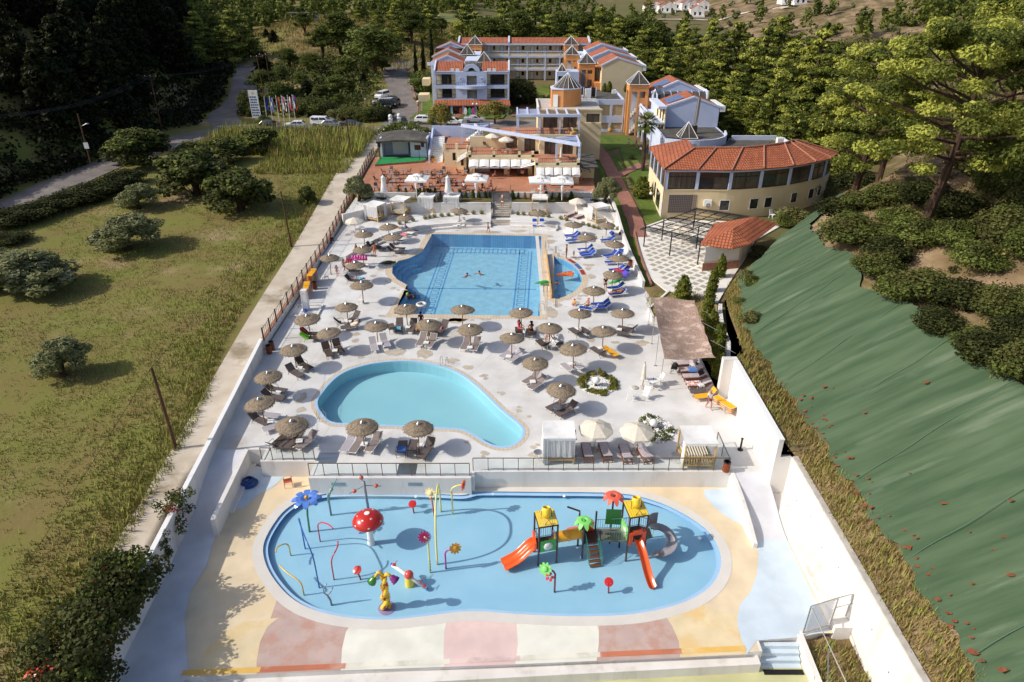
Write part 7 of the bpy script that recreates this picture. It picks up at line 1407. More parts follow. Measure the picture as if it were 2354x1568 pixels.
YEL=gl('gloss_yellow',242,208,60);RED=gl('gloss_red',206,46,40);ORG=gl('gloss_orange',240,96,36);GRN=gl('gloss_green',70,170,60);LGR=gl('gloss_light_green',136,216,112);MAG=gl('gloss_magenta',168,30,100);BLU=gl('gloss_blue',62,112,196);STG=mat('grey_play_steel',S(150,152,158),rg=.35,metal=.5);PUR=gl('gloss_purple',176,70,150);CRM=gl('gloss_cream',244,226,170);GLD=gl('gloss_gold',222,160,52);BRN=gl('play_brown',70,50,44);PALE=gl('pale_yellow_pipe',232,222,130);CORAL=gl('coral_pipe',222,110,90)
# big blue flower
t=thg('flower_spray','big blue spray flower on a green stem with a yellow bulb','water flower');p=ft_('K',572,650);q=HY('K',545,345,p.y)
b=MB();b.tb([p,(lp(p.x,q.x,.3),p.y,lp(p.z,q.z,.5)),(q.x,q.y,q.z-.1)],.065,8);b.bd('stem',gl('stem_green',70,130,84),t,sh_=True)
b=MB();b.ball((q.x,q.y,q.z-.42),.24,14,8,sz=.8);b.ball((q.x,q.y,q.z+.08),.13,10,6);b.bd('bulb',GLD,t,sh_=True)
b=MB()
for k in Rn(8):
 a=2*PI*k/8+.2;d=V3((Cs(a),Sn(a),0));s=V3((-d.y,d.x,0));prof=[(0.08,-.12,.08),(.35,.02,.17),(.62,.05,.2),(.82,-.02,.15),(.92,-.1,.05)]
 for(r0,z0,w0),(r1,z1,w1)in zip(prof,prof[1:]):
  A_,B2=q+d*r0+V3((0,0,z0)),q+d*r1+V3((0,0,z1));b.slb([A_-s*w0,B2-s*w1,B2+s*w1,A_+s*w0],.05)
b.bd('petals',gl('petal_blue',92,134,214),t)
# windmill nozzle
t=thg('water_vane','grey post with a long green propeller blade','water vane');p=ft_('K',780,490);q=HY('K',785,262,p.y);b=MB();b.tb([p,(p.x,p.y,lp(p.z,q.z,.75)),q],.07,8);b.bd('post',STG,t,sh_=True);b=MB();r0=HY('K',838,160,p.y-.1);r1=HY('K',748,395,p.y-.1);b.tb([r0,(q.x,q.y-.1,q.z),r1],[.02,.05,.02],6);b.bd('blade',gl('vane_green',60,150,120),t)
b=MB();b.ball(q,.12,10,6);b.bd('hub',STG,t)
# spinner
t=thg('ball_spinner','tall grey post with three arms ending in red balls','water spinner');p=ft_('K',1145,458);q=HY('K',1098,185,p.y);b=MB();b.tb([p,q],.085,10);b.bd('post',STG,t,sh_=True)
hub=HY('K',1107,222,p.y)
for(ex,ey,bx_,by_)in((1062,112,1074,147),(960,302,1008,277),(1268,230,1217,226)):
 b=MB();e=HY('K',ex,ey,p.y);b.tb([hub,e],.03,6);b.bd('arm',STG,t);b=MB();b.ball(HY('K',bx_,by_,p.y),.14,12,8);b.bd('ball',gl('ball_red',206,96,80),t,sh_=True)
 # mushroom
t=thg('mushroom_shower','giant red mushroom shower with white spots on a white stalk','mushroom shower');p=ft_('K',1168,765);zc=.55;b=MB();b.lth([(.24,0),(.2,.4),(.17,1.6),(.2,2.0)],16,p);b.bd('stalk',M.wp,t,sh_=True)
c_=V3((p.x-.02,p.y,zc-.35));prof=[(.001,.62),(.35,.57),(.65,.43),(.86,.22),(.95,.02),(.9,-.06),(.5,-.03),(.001,-.02)]
b=MB();b.lth(prof,32,c_);b.bd('cap',gl('mushroom_red',196,44,36),t,sh_=True)
b=MB()
for a,r in((0,0),(60,.55),(125,.5),(190,.6),(250,.55),(310,.5),(30,.85),(95,.86),(160,.86),(225,.87),(285,.87),(345,.86)):
 z=.62-.62*(r/.97)**2.4;nrm=V3((Cs(R(a))*r*1.3,Sn(R(a))*r*1.3,max(.25,1-r))).normalized();pp=c_+V3((r*Cs(R(a)),r*Sn(R(a)),z));dsc(b,pp,.16 if r==0 else .075,nrm,.03)
b.bd('spots',M.wp,t)
# red tipping dishes
for c,x,y,tx,ty,l,f in(('K',1580,468,1567,402,'red water dish with blue eyes near the back wall',(0,-.45,.9)),('K',1065,1110,1034,1040,'red water dish with blue eyes beside the spotted tree',(-.2,-.45,.9)),('KC',1382,1322,1384,1222,'small red dish with blue eyes near the orange slide end',(0,-.5,.85))):
 t=thg('water_dish',l,'water dish');p=ft_(c,x,y);q=HY(c,tx,ty,p.y);b=MB();b.tb([p,q-V3((0,0,.05))],.05,8);b.bd('post',gl('dish_post',150,50,50),t);b=MB();dsc(b,q,.25,f,.06,20);b.bd('dish',RED,t,sh_=False);b=MB();u=V3(f).normalized();s=V3((1,0,0));up=u.cross(s)*-1
 for sx in(-.09,.11):b.ball(q+s*sx+V3((0,.17 if 'KC'!=c else-.13,.1 if 'KC'!=c else .0)),.035,8,6)
 b.bd('eyes',BLU,t);b=MB();b.tb([q+V3((.12+.07*Cs(a),.2 if 'KC'!=c else-.18,.08+.07*Sn(a)))for a in[k*PI/5 for k in Rn(10)]],.012,4,closed=True);b.bd('ring',RED,t)
 # arches in two halves
def arch(lb_,c,f1,f2,top,m,gap=True,r=.042,pw=.7,whole=False):
 t=thg('spray_arch',lb_,'spray arch');a,d=ft_(c,*f1),ft_(c,*f2);mid=(a+d)/2;tp=HY(c,*top,mid.y);P=[]
 for i in Rn(41):
  th=PI*i/40;cx_=Cs(th);s=max(0,Sn(th));k=mid+(a-mid)*math.copysign(abs(cx_)**.6,cx_)+V3((tp.x-mid.x,tp.y-mid.y,0))*s**2.5;k.z=ZB+(tp.z+.15-ZB)*s**.3;P.append(k)
 for lo,hi in(((0,19),(22,41))if gap else((0,41),)):
  b=MB();b.tb(P[lo:hi],r,7);b.bd('pipe',m,t,sh_=True)
arch('yellow spray arch nearest the left rim of the splash pool','K',(390,880),(518,1262),(268,945),gl('arch_yellow',230,190,70));arch('red spray arch in front of the mushroom','K',(675,745),(808,1112),(830,718),gl('arch_red',206,64,74));arch('tall thin blue spray arch between the yellow and red ones','K',(530,815),(665,1190),(506,668),gl('arch_blue',56,104,180),False)
t=thg('spray_arch','tall pale yellow pipe arching between two feet beside the magenta flower','spray arch');a,d=ft_('KB',912,1045),ft_('KB',950,495);mid=(a+d)/2;b=MB();P=[];top=1.75
for i in Rn(41):th=PI*i/40;P.append(V3((lp(a.x,d.x,(1-Cs(th))/2),lp(a.y,d.y,(1-math.copysign(abs(Cs(th))**.8,Cs(th)))/2),ZB+(top-ZB)*Sn(th)**.7)))
b.tb(P,.062,8);b.bd('pipe',PALE,t,sh_=True)
# fork nozzle
t=thg('water_fork','grey fork-shaped water nozzle on a short bent post','water fork');p=ft_('K',785,1357);q=HY('K',742,1280,p.y);b=MB();b.tb([p,(p.x-.02,p.y,p.z+.4),q],.06,8);b.bd('post',STG,t,sh_=True)
e1,e2=HY('K',738,1172,p.y),HY('K',798,1210,p.y+.05);b=MB();b.tb([e1,HY('K',708,1225,p.y),HY('K',715,1262,p.y),q,HY('K',772,1262,p.y),e2],.035,7);b.bd('fork',STG,t,sh_=True)
# spotted twisted tree
t=thg('spotted_tree_spray','yellow spotted twisted tree with a green and a purple bell','play tree');p=ft_('K',1310,1385);top=HY('K',1285,1085,p.y)
SPOT=mat('spotted_yellow',S(238,198,56),S(206,64,40),scale=5.5,detail=0,rg=.25,contrast=(.60,.63),spec=.6,c3=S(60,120,50),c3scale=7,c3range=(.68,.7))
for k in Rn(2):
 b=MB();pts=[];rr=[]
 for i in Rn(25):
  f=i/24;a=f*PI*3.2+k*PI;r=.1+.06*(1-f);pts.append((lp(p.x,top.x,f)+r*Cs(a),lp(p.y,top.y,f)+r*Sn(a),lp(p.z,top.z,f)));rr.append(.17-.07*f)
 b.tb(pts,rr,9);b.bd('trunk',SPOT,t,sh_=True)
for(mx,my,ex,ey,cm,nm)in((1235,1062,1190,1130,gl('bell_green',62,130,54),'bell'),(1340,1085,1382,1120,gl('bell_purple',130,40,120),'bell')):
 m_,e=HY('K',mx,my,p.y-.05),HY('K',ex,ey,p.y-.1);b=MB();b.tb([top-V3((0,0,.1)),lp(top,m_,.6)+V3((0,0,.05)),m_,lp(m_,e,.6)],[.1,.1,.09,.08],8);b.bd('branch',SPOT,t,sh_=True);d_=(e-m_).normalized();ax=d_.to_track_quat('Z','Y').to_matrix();b=MB();b.lth([(.05,-.2),(.17,-.1),(.19,.05),(.24,.1),(.2,.16),(.26,.22),(.2,.2),(.05,.1)],14,e,axis=ax);b.bd(nm,cm,t,sh_=True)
b=MB();b.lth([(.001,.02),(.46,.02),(.5,0)],20,p+V3((.05,0,0)));b.bd('base_plate',gl('plate_lilac',160,140,180),t)
# seesaw
t=thg('seesaw','white beam water seesaw with a red dome on a yellow base','seesaw');p=ft_('KB',625,1255);e1,e2=HY('KB',437,1068,p.y+.35),HY('KB',802,1322,p.y-.45);b=MB();b.tb([e1,e2],.1,10);b.bd('beam',M.wp,t,sh_=True)
b=MB();b.ball(e1,.102,10,6);b.ball(e2,.102,10,6);b.bd('end_cap',BLU,t);mid=lp(e1,e2,.5);mid=HY('KB',615,1175,p.y)
b=MB();b.ball(mid,.27,14,10);b.bd('dome',gl('dome_red',214,80,70),t,sh_=True);b=MB();b.lth([(.28,0),(.26,.5),(.24,max(.55,mid.z-p.z))],14,p);b.bd('base',YEL,t,sh_=True)
for f in(.12,.86):
 q=lp(e1,e2,f);d=(e2-e1).normalized();s=V3((-d.y,d.x,0)).normalized();b=MB();b.tb([q+V3((0,0,.1)),q+V3((0,0,.36))],.02,6);b.tb([q+V3((0,0,.36))-s*.2,q+V3((0,0,.36))+s*.2],.02,6);b.bd('handle',RED,t);b=MB();dsc(b,lp(e1,e2,f+(-.07 if f<.5 else .07))+V3((0,0,.1)),.1,(0,0,1),.03);b.bd('seat_pad',RED,t)
fjet('cream spray flower on a straight coral pole','KB',882,545,838,320,(-.15,-.9,.3),.36,CRM,CRM,CORAL,9,False)
fjet('orange spray flower turned sideways on a bent yellow pole','KB',1073,520,1185,238,(.95,-.3,.0),.36,ORG,ORG,PALE,9)
fjet('magenta spray flower seen from behind on a striped yellow pole','KB',838,1130,772,780,(-.2,.85,-.5),.36,MAG,MAG,PALE,11,True,BRN)
fjet('golden smiling spray flower on a bent purple pole','KB',1002,1090,1100,900,(.25,-.9,.3),.37,GLD,GLD,PUR,10)
t=fjet('light green spray flower leaning on a dark red pole','KC',765,1312,658,1072,(-.2,-.8,.6),.38,LGR,LGR,gl('pole_dkred',130,40,44),9)
q=HY('KC',708,1165,ft_('KC',765,1312).y);b=MB();petals(b,q,.27,5,(-.4,-.7,.4),.5,.07,0,.8);b.bd('red_star',RED,t)
# climbing frame
t=thg('play_structure','water play structure with two yellow-roofed towers, orange slides and a grey spiral','play structure')
def rect(cx,cy,w,d,a):
 M_=MX.Rotation(R(a),2);return[V3((cx,cy))+M_@V3(q)for q in((-w/2,-d/2),(w/2,-d/2),(w/2,d/2),(-w/2,d/2))]
def tower_(cx,cy,w,d,a,zp,zr):
 P=rect(cx,cy,w,d,a)
 for i,q in En_(P):b=MB();b.tb([(q.x,q.y,ZB),(q.x,q.y,zr+(.0 if i<2 else .18))],.06,8);b.bd('post',BRN,t)
 b=MB();b.prism([tu_(q)for q in P],zp-.1,zp);b.bd('platform',mat('play_deck',S(96,84,78),S(74,64,60),scale=20,rg=.9),t);b=MB();O=rect(cx,cy,w*1.02,d*1.02,a);n=8
 for i in Rn(n):
  f0,f1=i/n+.012,(i+1)/n-.012;L0=[(O[0].x,O[0].y,zr+.1),(O[1].x,O[1].y,zr+.1)];L1=[(O[3].x,O[3].y,zr+.3),(O[2].x,O[2].y,zr+.3)];A_=[lp(V3(L0[0]),V3(L0[1]),f)for f in(f0,f1)];B_=[lp(V3(L1[0]),V3(L1[1]),f)for f in(f0,f1)];b.slb([A_[0],A_[1],B_[1],B_[0]],.07)
 b.bd('roof',YEL,t);b=MB()
 for i in Rn(4):q,r=P[i],P[(i+1)%4];b.tb([(q.x,q.y,zr+(.02 if i<2 else .2)),(r.x,r.y,zr+(.02 if i<1 else .2 if i in(1,2)else .02))],.05,6)
 b.bd('roof_frame',BRN,t);c=V3((cx,cy,zr+.24));b=MB();ax=MX.Rotation(R(-18),3,'X');b.lth([(.001,0),(.2,.02),(.27,.25),(.27,.5),(.23,.62),(.2,.62),(.24,.48),(.22,.2),(.001,.12)],18,c,axis=ax);b.bd('tipping_bucket',YEL,t,sh_=True);b=MB();s=(P[1]-P[0]).normalized()
 for k in(-1,1):b.tb([c+V3((s.x*.32*k,s.y*.32*k,-.1)),c+V3((s.x*.3*k,s.y*.3*k,.5))],.02,5)
 q=(P[0]+P[1])/2;b.tb([(q.x-.25,q.y,zr+.05),(q.x,q.y+.1,zr+.42),(q.x+.25,q.y,zr+.05)],.022,5);b.bd('bucket_frame',BRN,t);return P
PL=tower_(2.0,30.05,1.12,1.1,12,-.55,1.28);PR=tower_(7.25,30.4,1.12,1.15,12,-.1,1.72)
def panel(p,q,z0,z1,m,bub=None,nm='panel'):
 p,q=V3(p),V3(q);b=MB();d=(q-p).normalized();n=V3((-d.y,d.x))*.03;b.prism([tu_(p-n),tu_(q-n),tu_(q+n),tu_(p+n)],z0,z1);o=b.bd(nm,m,t)
 if bub:c=(p+q)/2;b=MB();dsc(b,V3((c.x,c.y,(z0+z1)/2))-V3((n.x,n.y,0))*1.0,.27,(-n.x,-n.y,0),.16,18);b.bd('bubble_window',bub,o,sh_=True)
BUB=mat('bubble_plastic',S(206,210,204),rg=.15,spec=.7)
panel(PL[0]+V3((.09,0)),PL[1]-V3((.09,.0)),-.62,.22,GRN,BUB);panel(PR[0]+V3((0,.06)),PR[3]-V3((0,.06)),-.3,.75,LGR,BUB);panel(PR[3]+V3((-.95,.15)),PR[3]+V3((-.05,.1)),.1,1.25,gl('panel_dgreen',52,110,44))
def rail_(p,q,z0,z1,h,m):
 b=MB();p,q=V3(p),V3(q);k=max(3,int((q-p).length/.13));b.tb([(*p,z0+h),(*q,z1+h)],.02,5);b.tb([(*p,z0+.06),(*q,z1+.06)],.02,5)
 for i in Rn(k+1):f=i/k;a=lp(p,q,f);b.tb([(*a,lp(z0,z1,f)+.06),(*a,lp(z0,z1,f)+h)],.012,4)
 b.bd('guard_rail',m,t)
TEAL=gl('teal_rail',50,130,116)
rail_(PL[3],PL[2],-.55,-.55,.75,TEAL);rail_(PR[3],PR[2],-.1,-.1,.75,TEAL);rail_(PL[0]+V3((0,.6)),PL[3],-.55,-.55,.7,BRN)
PM=rect(4.65,30.55,1.05,1.0,10)
for i,q in En_(PM):b=MB();b.tb([(q.x,q.y,ZB),(q.x,q.y,[.95,.35,.95,.9][i])],.06,8);b.bd('post',BRN,t)
b=MB();b.prism([tu_(q)for q in PM],-.55,-.45);b.bd('platform',BRN,t)
b=MB();b.slb([(*PM[1],-.45),(*PR[0],-.1),(*PR[3],-.1),(*PM[2],-.45)],.08);b.bd('bridge',mat('bridge_boards',S(120,108,100),S(90,80,74),scale=14,rg=.9),t)
rail_(PM[1],PR[0],-.45,-.1,.75,TEAL);rail_(PM[2],PR[3],-.45,-.1,.75,TEAL)
# crawl tube
b=MB();a=V3((*((PL[1]+PL[2])/2),-.2));c=V3((*((PM[0]+PM[3])/2),-.12));b.tb([a,lp(a,c,.48),lp(a,c,.485),lp(a,c,.515),lp(a,c,.52),c],[.33,.33,.37,.37,.33,.33],18,cap=False);b.bd('crawl_tube',gl('tube_amber',236,166,40),t,sh_='auto')
for q in(a,c):
 b=MB();ax=(c-a).normalized().to_track_quat('Z','Y').to_matrix();b.lth([(.34,-.03),(.46,-.03),(.46,.03),(.34,.03)],18,q,axis=ax);b.bd('tube_plate',STG,t)
 # slides
def slide(P,w,m,lanes=1,nm='slide'):
 b=MB();prof=[]
 for l in Rn(lanes):
  x0=-w/2+w*l/lanes;ww=w/lanes
  for f,h in((0,.16),(.12,.14),(.22,.03),(.5,0),(.78,.03),(.88,.14)):prof.append((x0+f*ww,h))
 prof.append((w/2,.16));k=len(prof);v=[]
 for i,p in En_(P):
  p=V3(p);d=(V3(P[min(i+1,len(P)-1)])-V3(P[max(i-1,0)]));s=V3((-d.y,d.x,0)).normalized()
  for x,h in prof:v.append(p+s*x+V3((0,0,h)))
 b.add(v,[(i*k+j,i*k+j+1,(i+1)*k+j+1,(i+1)*k+j)[::-1]for i in Rn(len(P)-1)for j in Rn(k-1)]);n0=len(v);b.add([q-V3((0,0,.05))for q in v],[(i*k+j,i*k+j+1,(i+1)*k+j+1,(i+1)*k+j)for i in Rn(len(P)-1)for j in Rn(k-1)]);return b.bd(nm,m,t,sh_=True)
s0=(PL[0]+PL[3])/2;slide([(lp(s0.x,-.5,f),lp(s0.y,29.15,f),lp(-.5,-1.5,ss(0,1,f)**.85)+(.05*Sn(f*9)))for f in[i/14 for i in Rn(15)]],.98,ORG,2)
b=MB()
b.prism([(s0.x-.16,s0.y-.58),(s0.x-.02,s0.y-.58),(s0.x-.1,s0.y+.52),(s0.x-.24,s0.y+.52)],-.5,.1);b.bd('slide_gate',ORG,t)
s1=(PR[0]+PR[1])/2;slide([(lp(s1.x+.05,8.05,f),lp(s1.y,27.55,f),lp(-.08,-1.55,f)+.12*Sn(f*PI*2))for f in[i/14 for i in Rn(15)]],.5,ORG)
b=MB();q0,q1=PR[0]+V3((.05,-.04)),PR[1]-V3((.05,.04));dd=(q1-q0).normalized()
def boxseg(f0,f1,z0,z1):
 a_,c_=lp(q0,q1,f0),lp(q0,q1,f1);n_=V3((-dd.y,dd.x))*.07;b.prism([tu_(a_-n_),tu_(c_-n_),tu_(c_+n_),tu_(a_+n_)],z0,z1)
boxseg(0,.22,-.3,.6);boxseg(.78,1,-.3,.6);boxseg(.22,.78,.42,.72);b.bd('slide_hood',gl('hood_orange',226,84,34),t)
s3=(PM[2]+PM[3])/2;slide([(lp(s3.x-.1,3.35,f),lp(s3.y,32.0,f),lp(-.4,-1.5,f))for f in[i/8 for i in Rn(9)]],.5,gl('slide_rust',196,84,50))
b=MB();b.prism([(s3.x-.4,s3.y-.05),(s3.x+.4,s3.y-.05),(s3.x+.4,s3.y+.05),(s3.x-.4,s3.y+.05)],-.45,.25);b.bd('slide_hood',gl('hood_orange'),t)
# grey spiral slide
cx_,cy_=9.0,30.35;P=[]
for i in Rn(22):
 f=i/21;a=R(150-300*f*1.0);P.append((cx_+.62*Cs(a),cy_+.62*Sn(a),lp(.0,-1.42,f)))
slide(P,.62,mat('grey_slide',S(140,138,144),rg=.3,spec=.6),1,'spiral_slide')
b=MB();v=[]
for i in Rn(8):
 a=R(160-60*i/7);x,y=cx_+.95*Cs(a),cy_+.95*Sn(a);v+=[(x,y,lp(0,-.2,i/7)),(x,y,.95-.2*i/7)]
b.add(v,[(2*i,2*i+1,2*i+3,2*i+2)for i in Rn(7)]);b.bd('spiral_guard',mat('grey_slide_guard',S(120,118,126),rg=.4),t,sh_=True)
b=MB();b.slb([(*PR[1],-.1),(8.35,30.1,-.1),(8.3,30.85,-.1),(*PR[2],-.1)],.07);b.bd('landing',BRN,t);rail_(PR[2],(8.3,30.85),-.1,-.1,.7,BRN);rail_(PR[1],(8.35,30.1),-.1,-.1,.7,TEAL)
# stair
st0=V3((4.97,29.3));st1=(PM[0]+PM[1])/2
b=MB()
for i in Rn(6):f=i/5;c=lp(st0,st1,f);b.box((c.x,c.y,lp(ZB+.1,-.5,f)),(.72,.2,.05),rz=R(10))
b.bd('stair',gl('stair_brown',120,78,56),t)
for s in(-.38,.38):rail_(st0+V3((s,0)),st1+V3((s,0)),ZB+.05,-.5,.75,TEAL)
# palms on the frame
def palm(p,z,r,m,cen):
 b=MB()
 for k in Rn(8):
  a=2*PI*k/8+.2;d=V3((Cs(a),Sn(a),0));s=V3((-d.y,d.x,0));prof=[(.06,0,.04),(.3*r,.09,.09*r*2),(.62*r,.06,.12*r*2),(.9*r,-.12,.08*r*2),(r,-.24,.01)]
  for(r0,z0,w0),(r1,z1,w1)in zip(prof,prof[1:]):
   A_,B_=V3((p[0],p[1],z+z0))+d*r0,V3((p[0],p[1],z+z1))+d*r1;b.slb([A_-s*w0,B_-s*w1,B_+s*w1,A_+s*w0],.03)
 o=b.bd('palm_leaves',m,t);b=MB();b.ball((p[0],p[1],z+.03),.11,10,6,sz=.7);b.bd('palm_centre',cen,o)
b=MB();b.tb([(*PM[0],.9),(*PM[0],1.3)],.05,6);b.bd('post',BRN,t);palm(PM[0],1.3,.62,LGR,GRN)
q=PR[3]+V3((-.55,.35));b=MB();b.tb([(*q,ZB),(*q,2.1)],.06,8);b.bd('post',BRN,t);palm(q,2.1,.68,gl('palm_coral',232,104,80),gl('palm_cen',90,70,30))
b=MB();q=PM[3];b.tb([(q.x,q.y,.9),(q.x,q.y,1.15),(q.x-.75,q.y+.1,1.4)],.06,8);b.bd('water_spout',BRN,t)
# small lights on the pool floor
for(c,x,y)in(('K',910,316),('K',1602,330),('KC',62,221),('KC',876,240),('RR',455,690)):
 p=G(c,x,y,-1.45);b=MB();b.ball(p,.13,10,6,sz=.5);b.bd('pool_light',M.wp,pw)
 # ---------------------------------------------------------------- vegetation
M.needle=leafmat('pine_needles',S(122,128,56),S(98,106,44),scale=.5);M.needle2=leafmat('pine_needles_deep',S(88,98,42),S(68,78,32),scale=.5);M.needleY=leafmat('pine_needles_fresh',S(186,188,88),S(160,164,72),scale=.6)  # three needle greens, dealt to the clumps at random
M.dneedle=leafmat('dark_needles',S(52,58,26),S(38,44,20),scale=.5);M.dneedle2=leafmat('dark_needles_dim',S(38,42,20),S(28,32,16),scale=.5)  # dark pine species, darkened further to carry the vignette's dimness in colour
M.leaf=leafmat('broad_leaves',S(102,112,52),S(82,92,42),scale=.7);M.leaf2=leafmat('broad_leaves_light',S(130,138,70),S(108,118,56),scale=.7)
M.olive=leafmat('olive_leaves',S(138,140,96),S(114,118,76),scale=.8);M.olive2=leafmat('olive_leaves_silver',S(164,164,124),S(140,142,104),scale=.8)
M.cyp=leafmat('cypress_leaves',S(66,76,38),S(48,58,30),scale=1.);M.thuja=leafmat('thuja_leaves',S(96,112,44),S(74,92,36),scale=2.);M.thujad=leafmat('dry_thuja',S(168,112,62),S(140,90,50),scale=2.);M.thujay=leafmat('yellowing_thuja',S(140,134,54),S(116,114,44),scale=2.)
M.gold=leafmat('yellowing_leaves',S(164,146,76),S(134,122,60),scale=.8);M.flow=mat('white_flowers',S(236,232,226),rg=.9);M.scrub=leafmat('scrub_leaves',S(112,110,60),S(90,90,48),scale=.7);M.scrub2=leafmat('scrub_leaves_dark',S(84,88,46),S(66,70,36),scale=.7)
M.straw=mat('dry_grass',S(164,142,92),S(136,116,70),scale=2,rg=1);M.gr1=mat('green_grass',S(156,162,78),S(132,142,62),scale=2,rg=1);M.gr2=mat('olive_grass',S(158,148,84),S(134,124,68),scale=2,rg=1);M.reed=mat('reed_leaves',S(160,160,84),S(134,134,66),scale=2,rg=1)
def raw(name,v,f,mi,mats,parent=None,sh_=False):
 me=bpy.data.meshes.new(name);nv=len(v);k=f.shape[1];nf=len(f);me.vertices.add(nv);me.vertices.foreach_set('co',np.asarray(v,np.float32).ravel());me.loops.add(nf*k);me.loops.foreach_set('vertex_index',np.asarray(f,np.int32).ravel());me.polygons.add(nf);me.polygons.foreach_set('loop_start',np.arange(0,nf*k,k,dtype=np.int32))
 try:me.polygons.foreach_set('loop_total',np.full(nf,k,np.int32))
 except Exception:pass
 for m in mats:me.materials.append(m)
 me.polygons.foreach_set('material_index',np.asarray(mi,np.int32));me.update();me.validate();o=bpy.data.objects.new(name,me);COL.objects.link(o)
 if parent:o.parent=parent
 return o
def leaves(clp,per,size,rng,elong=1.6,up=.35,nm=2,probs=None,shell=.75):
 """quads scattered in ellipsoids: rows (x,y,z,rx,ry,rz)""";C=np.asarray(clp,float);k=len(C);n=k*per;idx=np.repeat(np.arange(k),per);d=rng.normal(size=(n,3));d/=np.linalg.norm(d,axis=1)[:,None];r=np.where(rng.random(n)<shell,rng.uniform(.72,1.08,n),rng.uniform(.2,.75,n));p=C[idx,:3]+d*r[:,None]*C[idx,3:];nrm=d*.7+rng.normal(size=(n,3))*.55+np.array([0,0,up]);nrm/=np.linalg.norm(nrm,axis=1)[:,None]
 a=np.cross(nrm,rng.normal(size=(n,3)));a/=np.linalg.norm(a,axis=1)[:,None];b=np.cross(nrm,a);s=size*rng.uniform(.6,1.35,n)[:,None];a*=s*elong*.5;b*=s*.5;v=np.stack([p-a-b*.4,p+a*.2-b,p+a+b*.3,p-a*.3+b],1).reshape(-1,3);f=np.arange(n*4).reshape(n,4);cm=rng.choice(nm,size=k,p=probs);mi=cm[idx];fl=rng.random(n)<.2;mi=np.where(fl,rng.choice(nm,size=n,p=probs),mi);return v,f,mi
def trunk(t,h,r,limbs=(),m=None,bend=.0,rng=None,name='trunk'):
 b=MB();pts=[(bend*Sn(f*2.4)*h*.1,bend*Cs(f*3)*h*.04,f*h-.3)for f in[i/6 for i in Rn(7)]];b.tb(pts,[r*(1.25-.95*i/6)for i in Rn(7)],7)
 for(z,x,y,zz,rr)in limbs:
  f=z/h;b.tb([(bend*Sn(f*2.4)*h*.1,0,z),(x*.5,y*.5,(z+zz)/2-.1),(x,y,zz)],[rr,rr*.7,rr*.25],5)
 b.bd(name,m or M.bark,t)
def tree_kit(name,cat,clp,per,size,mats,h,r,limbs=(),seed=1,bend=.3,**k):
 t=thg(name,'x',cat);rng=DR(seed);trunk(t,h,r,limbs,bend=bend);v,f,mi=leaves(clp,per,size,rng,nm=len(mats),**k);raw('crown',v,f,mi,mats,t);return Kit(t)
def conic(seed,h=10,R0=2.6,lev=11,lo=.1,pw=.8,nb=6,flat=.55,cl=1.):
 r=RR(seed);C=[];Lb=[]
 for i in Rn(lev):
  f=lp(lo,1,i/(lev-1));rad=R0*(1-f)**pw*r.uniform(.8,1.15)+.12;n=max(1,int(nb*(1-f*.6)+.5));a0=r.uniform(0,6)
  for j in Rn(n):
   a=a0+2*PI*j/n+r.uniform(-.35,.35);q=rad*r.uniform(.7,1.2)
   for s,w in((1.,.42),(.55,.5)):
    rr=max(.28,R0*.36*(1-f*.62))*w/.42*r.uniform(.75,1.15)*cl;C.append((q*s*Cs(a),q*s*Sn(a),f*h+r.uniform(-.3,.3)-.25*s*(1-f),rr,rr,rr*flat))
   if j%2==0:Lb.append((f*h*.96,q*.8*Cs(a),q*.8*Sn(a),f*h+.1,.05))
 C.append((0,0,h-.2,.22,.22,.5));return C,Lb
def dome(seed,h=10,R0=3.2,z0=.38,n=46,cr_=1.0,flat=.6):
 r=RR(seed);C=[];Lb=[]
 for i in Rn(n):
  f=r.random();a=r.uniform(0,2*PI);e=r.uniform(-.25,1)*PI/2;q=R0*(r.uniform(.45,1.)if i%4 else r.uniform(0,.5));x,y,z=q*Cs(a)*Cs(e),q*Sn(a)*Cs(e),lp(z0,1,.5+.5*Sn(e)*(q/R0)**.6)*h;rr=cr_*r.uniform(.6,1.25);C.append((x,y,z-rr*.4,rr,rr,rr*flat))
  if i%4==0:Lb.append((h*r.uniform(z0*.7,z0*1.2),x*.9,y*.9,z-rr*.5,.1))
 return C,Lb
KT={}
for s in(1,2,3):C,Lb=conic(s,10,2.9+.2*s,10,.06,.72,6,.36,1.15);KT['pine%d'%s]=tree_kit('pine_tree','pine tree',C,105,.17,[M.needle,M.needle2,M.needleY],10,.24,Lb,s,up=.6,probs=[.5,.25,.25],elong=2.4)
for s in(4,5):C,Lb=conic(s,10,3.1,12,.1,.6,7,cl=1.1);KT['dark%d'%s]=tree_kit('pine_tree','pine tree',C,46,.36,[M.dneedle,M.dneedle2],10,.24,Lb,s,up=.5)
for s in(6,7):C,Lb=dome(s,10,3.3,.2,64,1.15);KT['round%d'%s]=tree_kit('pine_tree','pine tree',C,170,.18,[M.needle2,M.needle,M.leaf],10,.26,Lb,s,bend=.8,up=.5,probs=[.5,.3,.2],elong=2.2)
for s in(8,9):C,Lb=dome(s,10,3.6,.06,76,1.2,.8);KT['broad%d'%s]=tree_kit('broadleaf_tree','tree',C,85,.32,[M.leaf,M.leaf2],10,.25,Lb,s,probs=[.65,.35],elong=1.2)
C,Lb=dome(10,10,5.2,.06,56,1.5,.85);KT['olive']=tree_kit('olive_tree','olive tree',C,190,.34,[M.olive,M.olive2],10,.6,Lb,10,bend=.9,probs=[.6,.4],elong=2.4,shell=.85)
C,Lb=dome(11,10,5.4,-.08,74,1.6,.85);KT['fig']=tree_kit('broadleaf_bush','bush',C,120,.55,[M.scrub2,M.leaf,M.leaf2],10,.4,Lb,11,probs=[.5,.35,.15],elong=1.2)
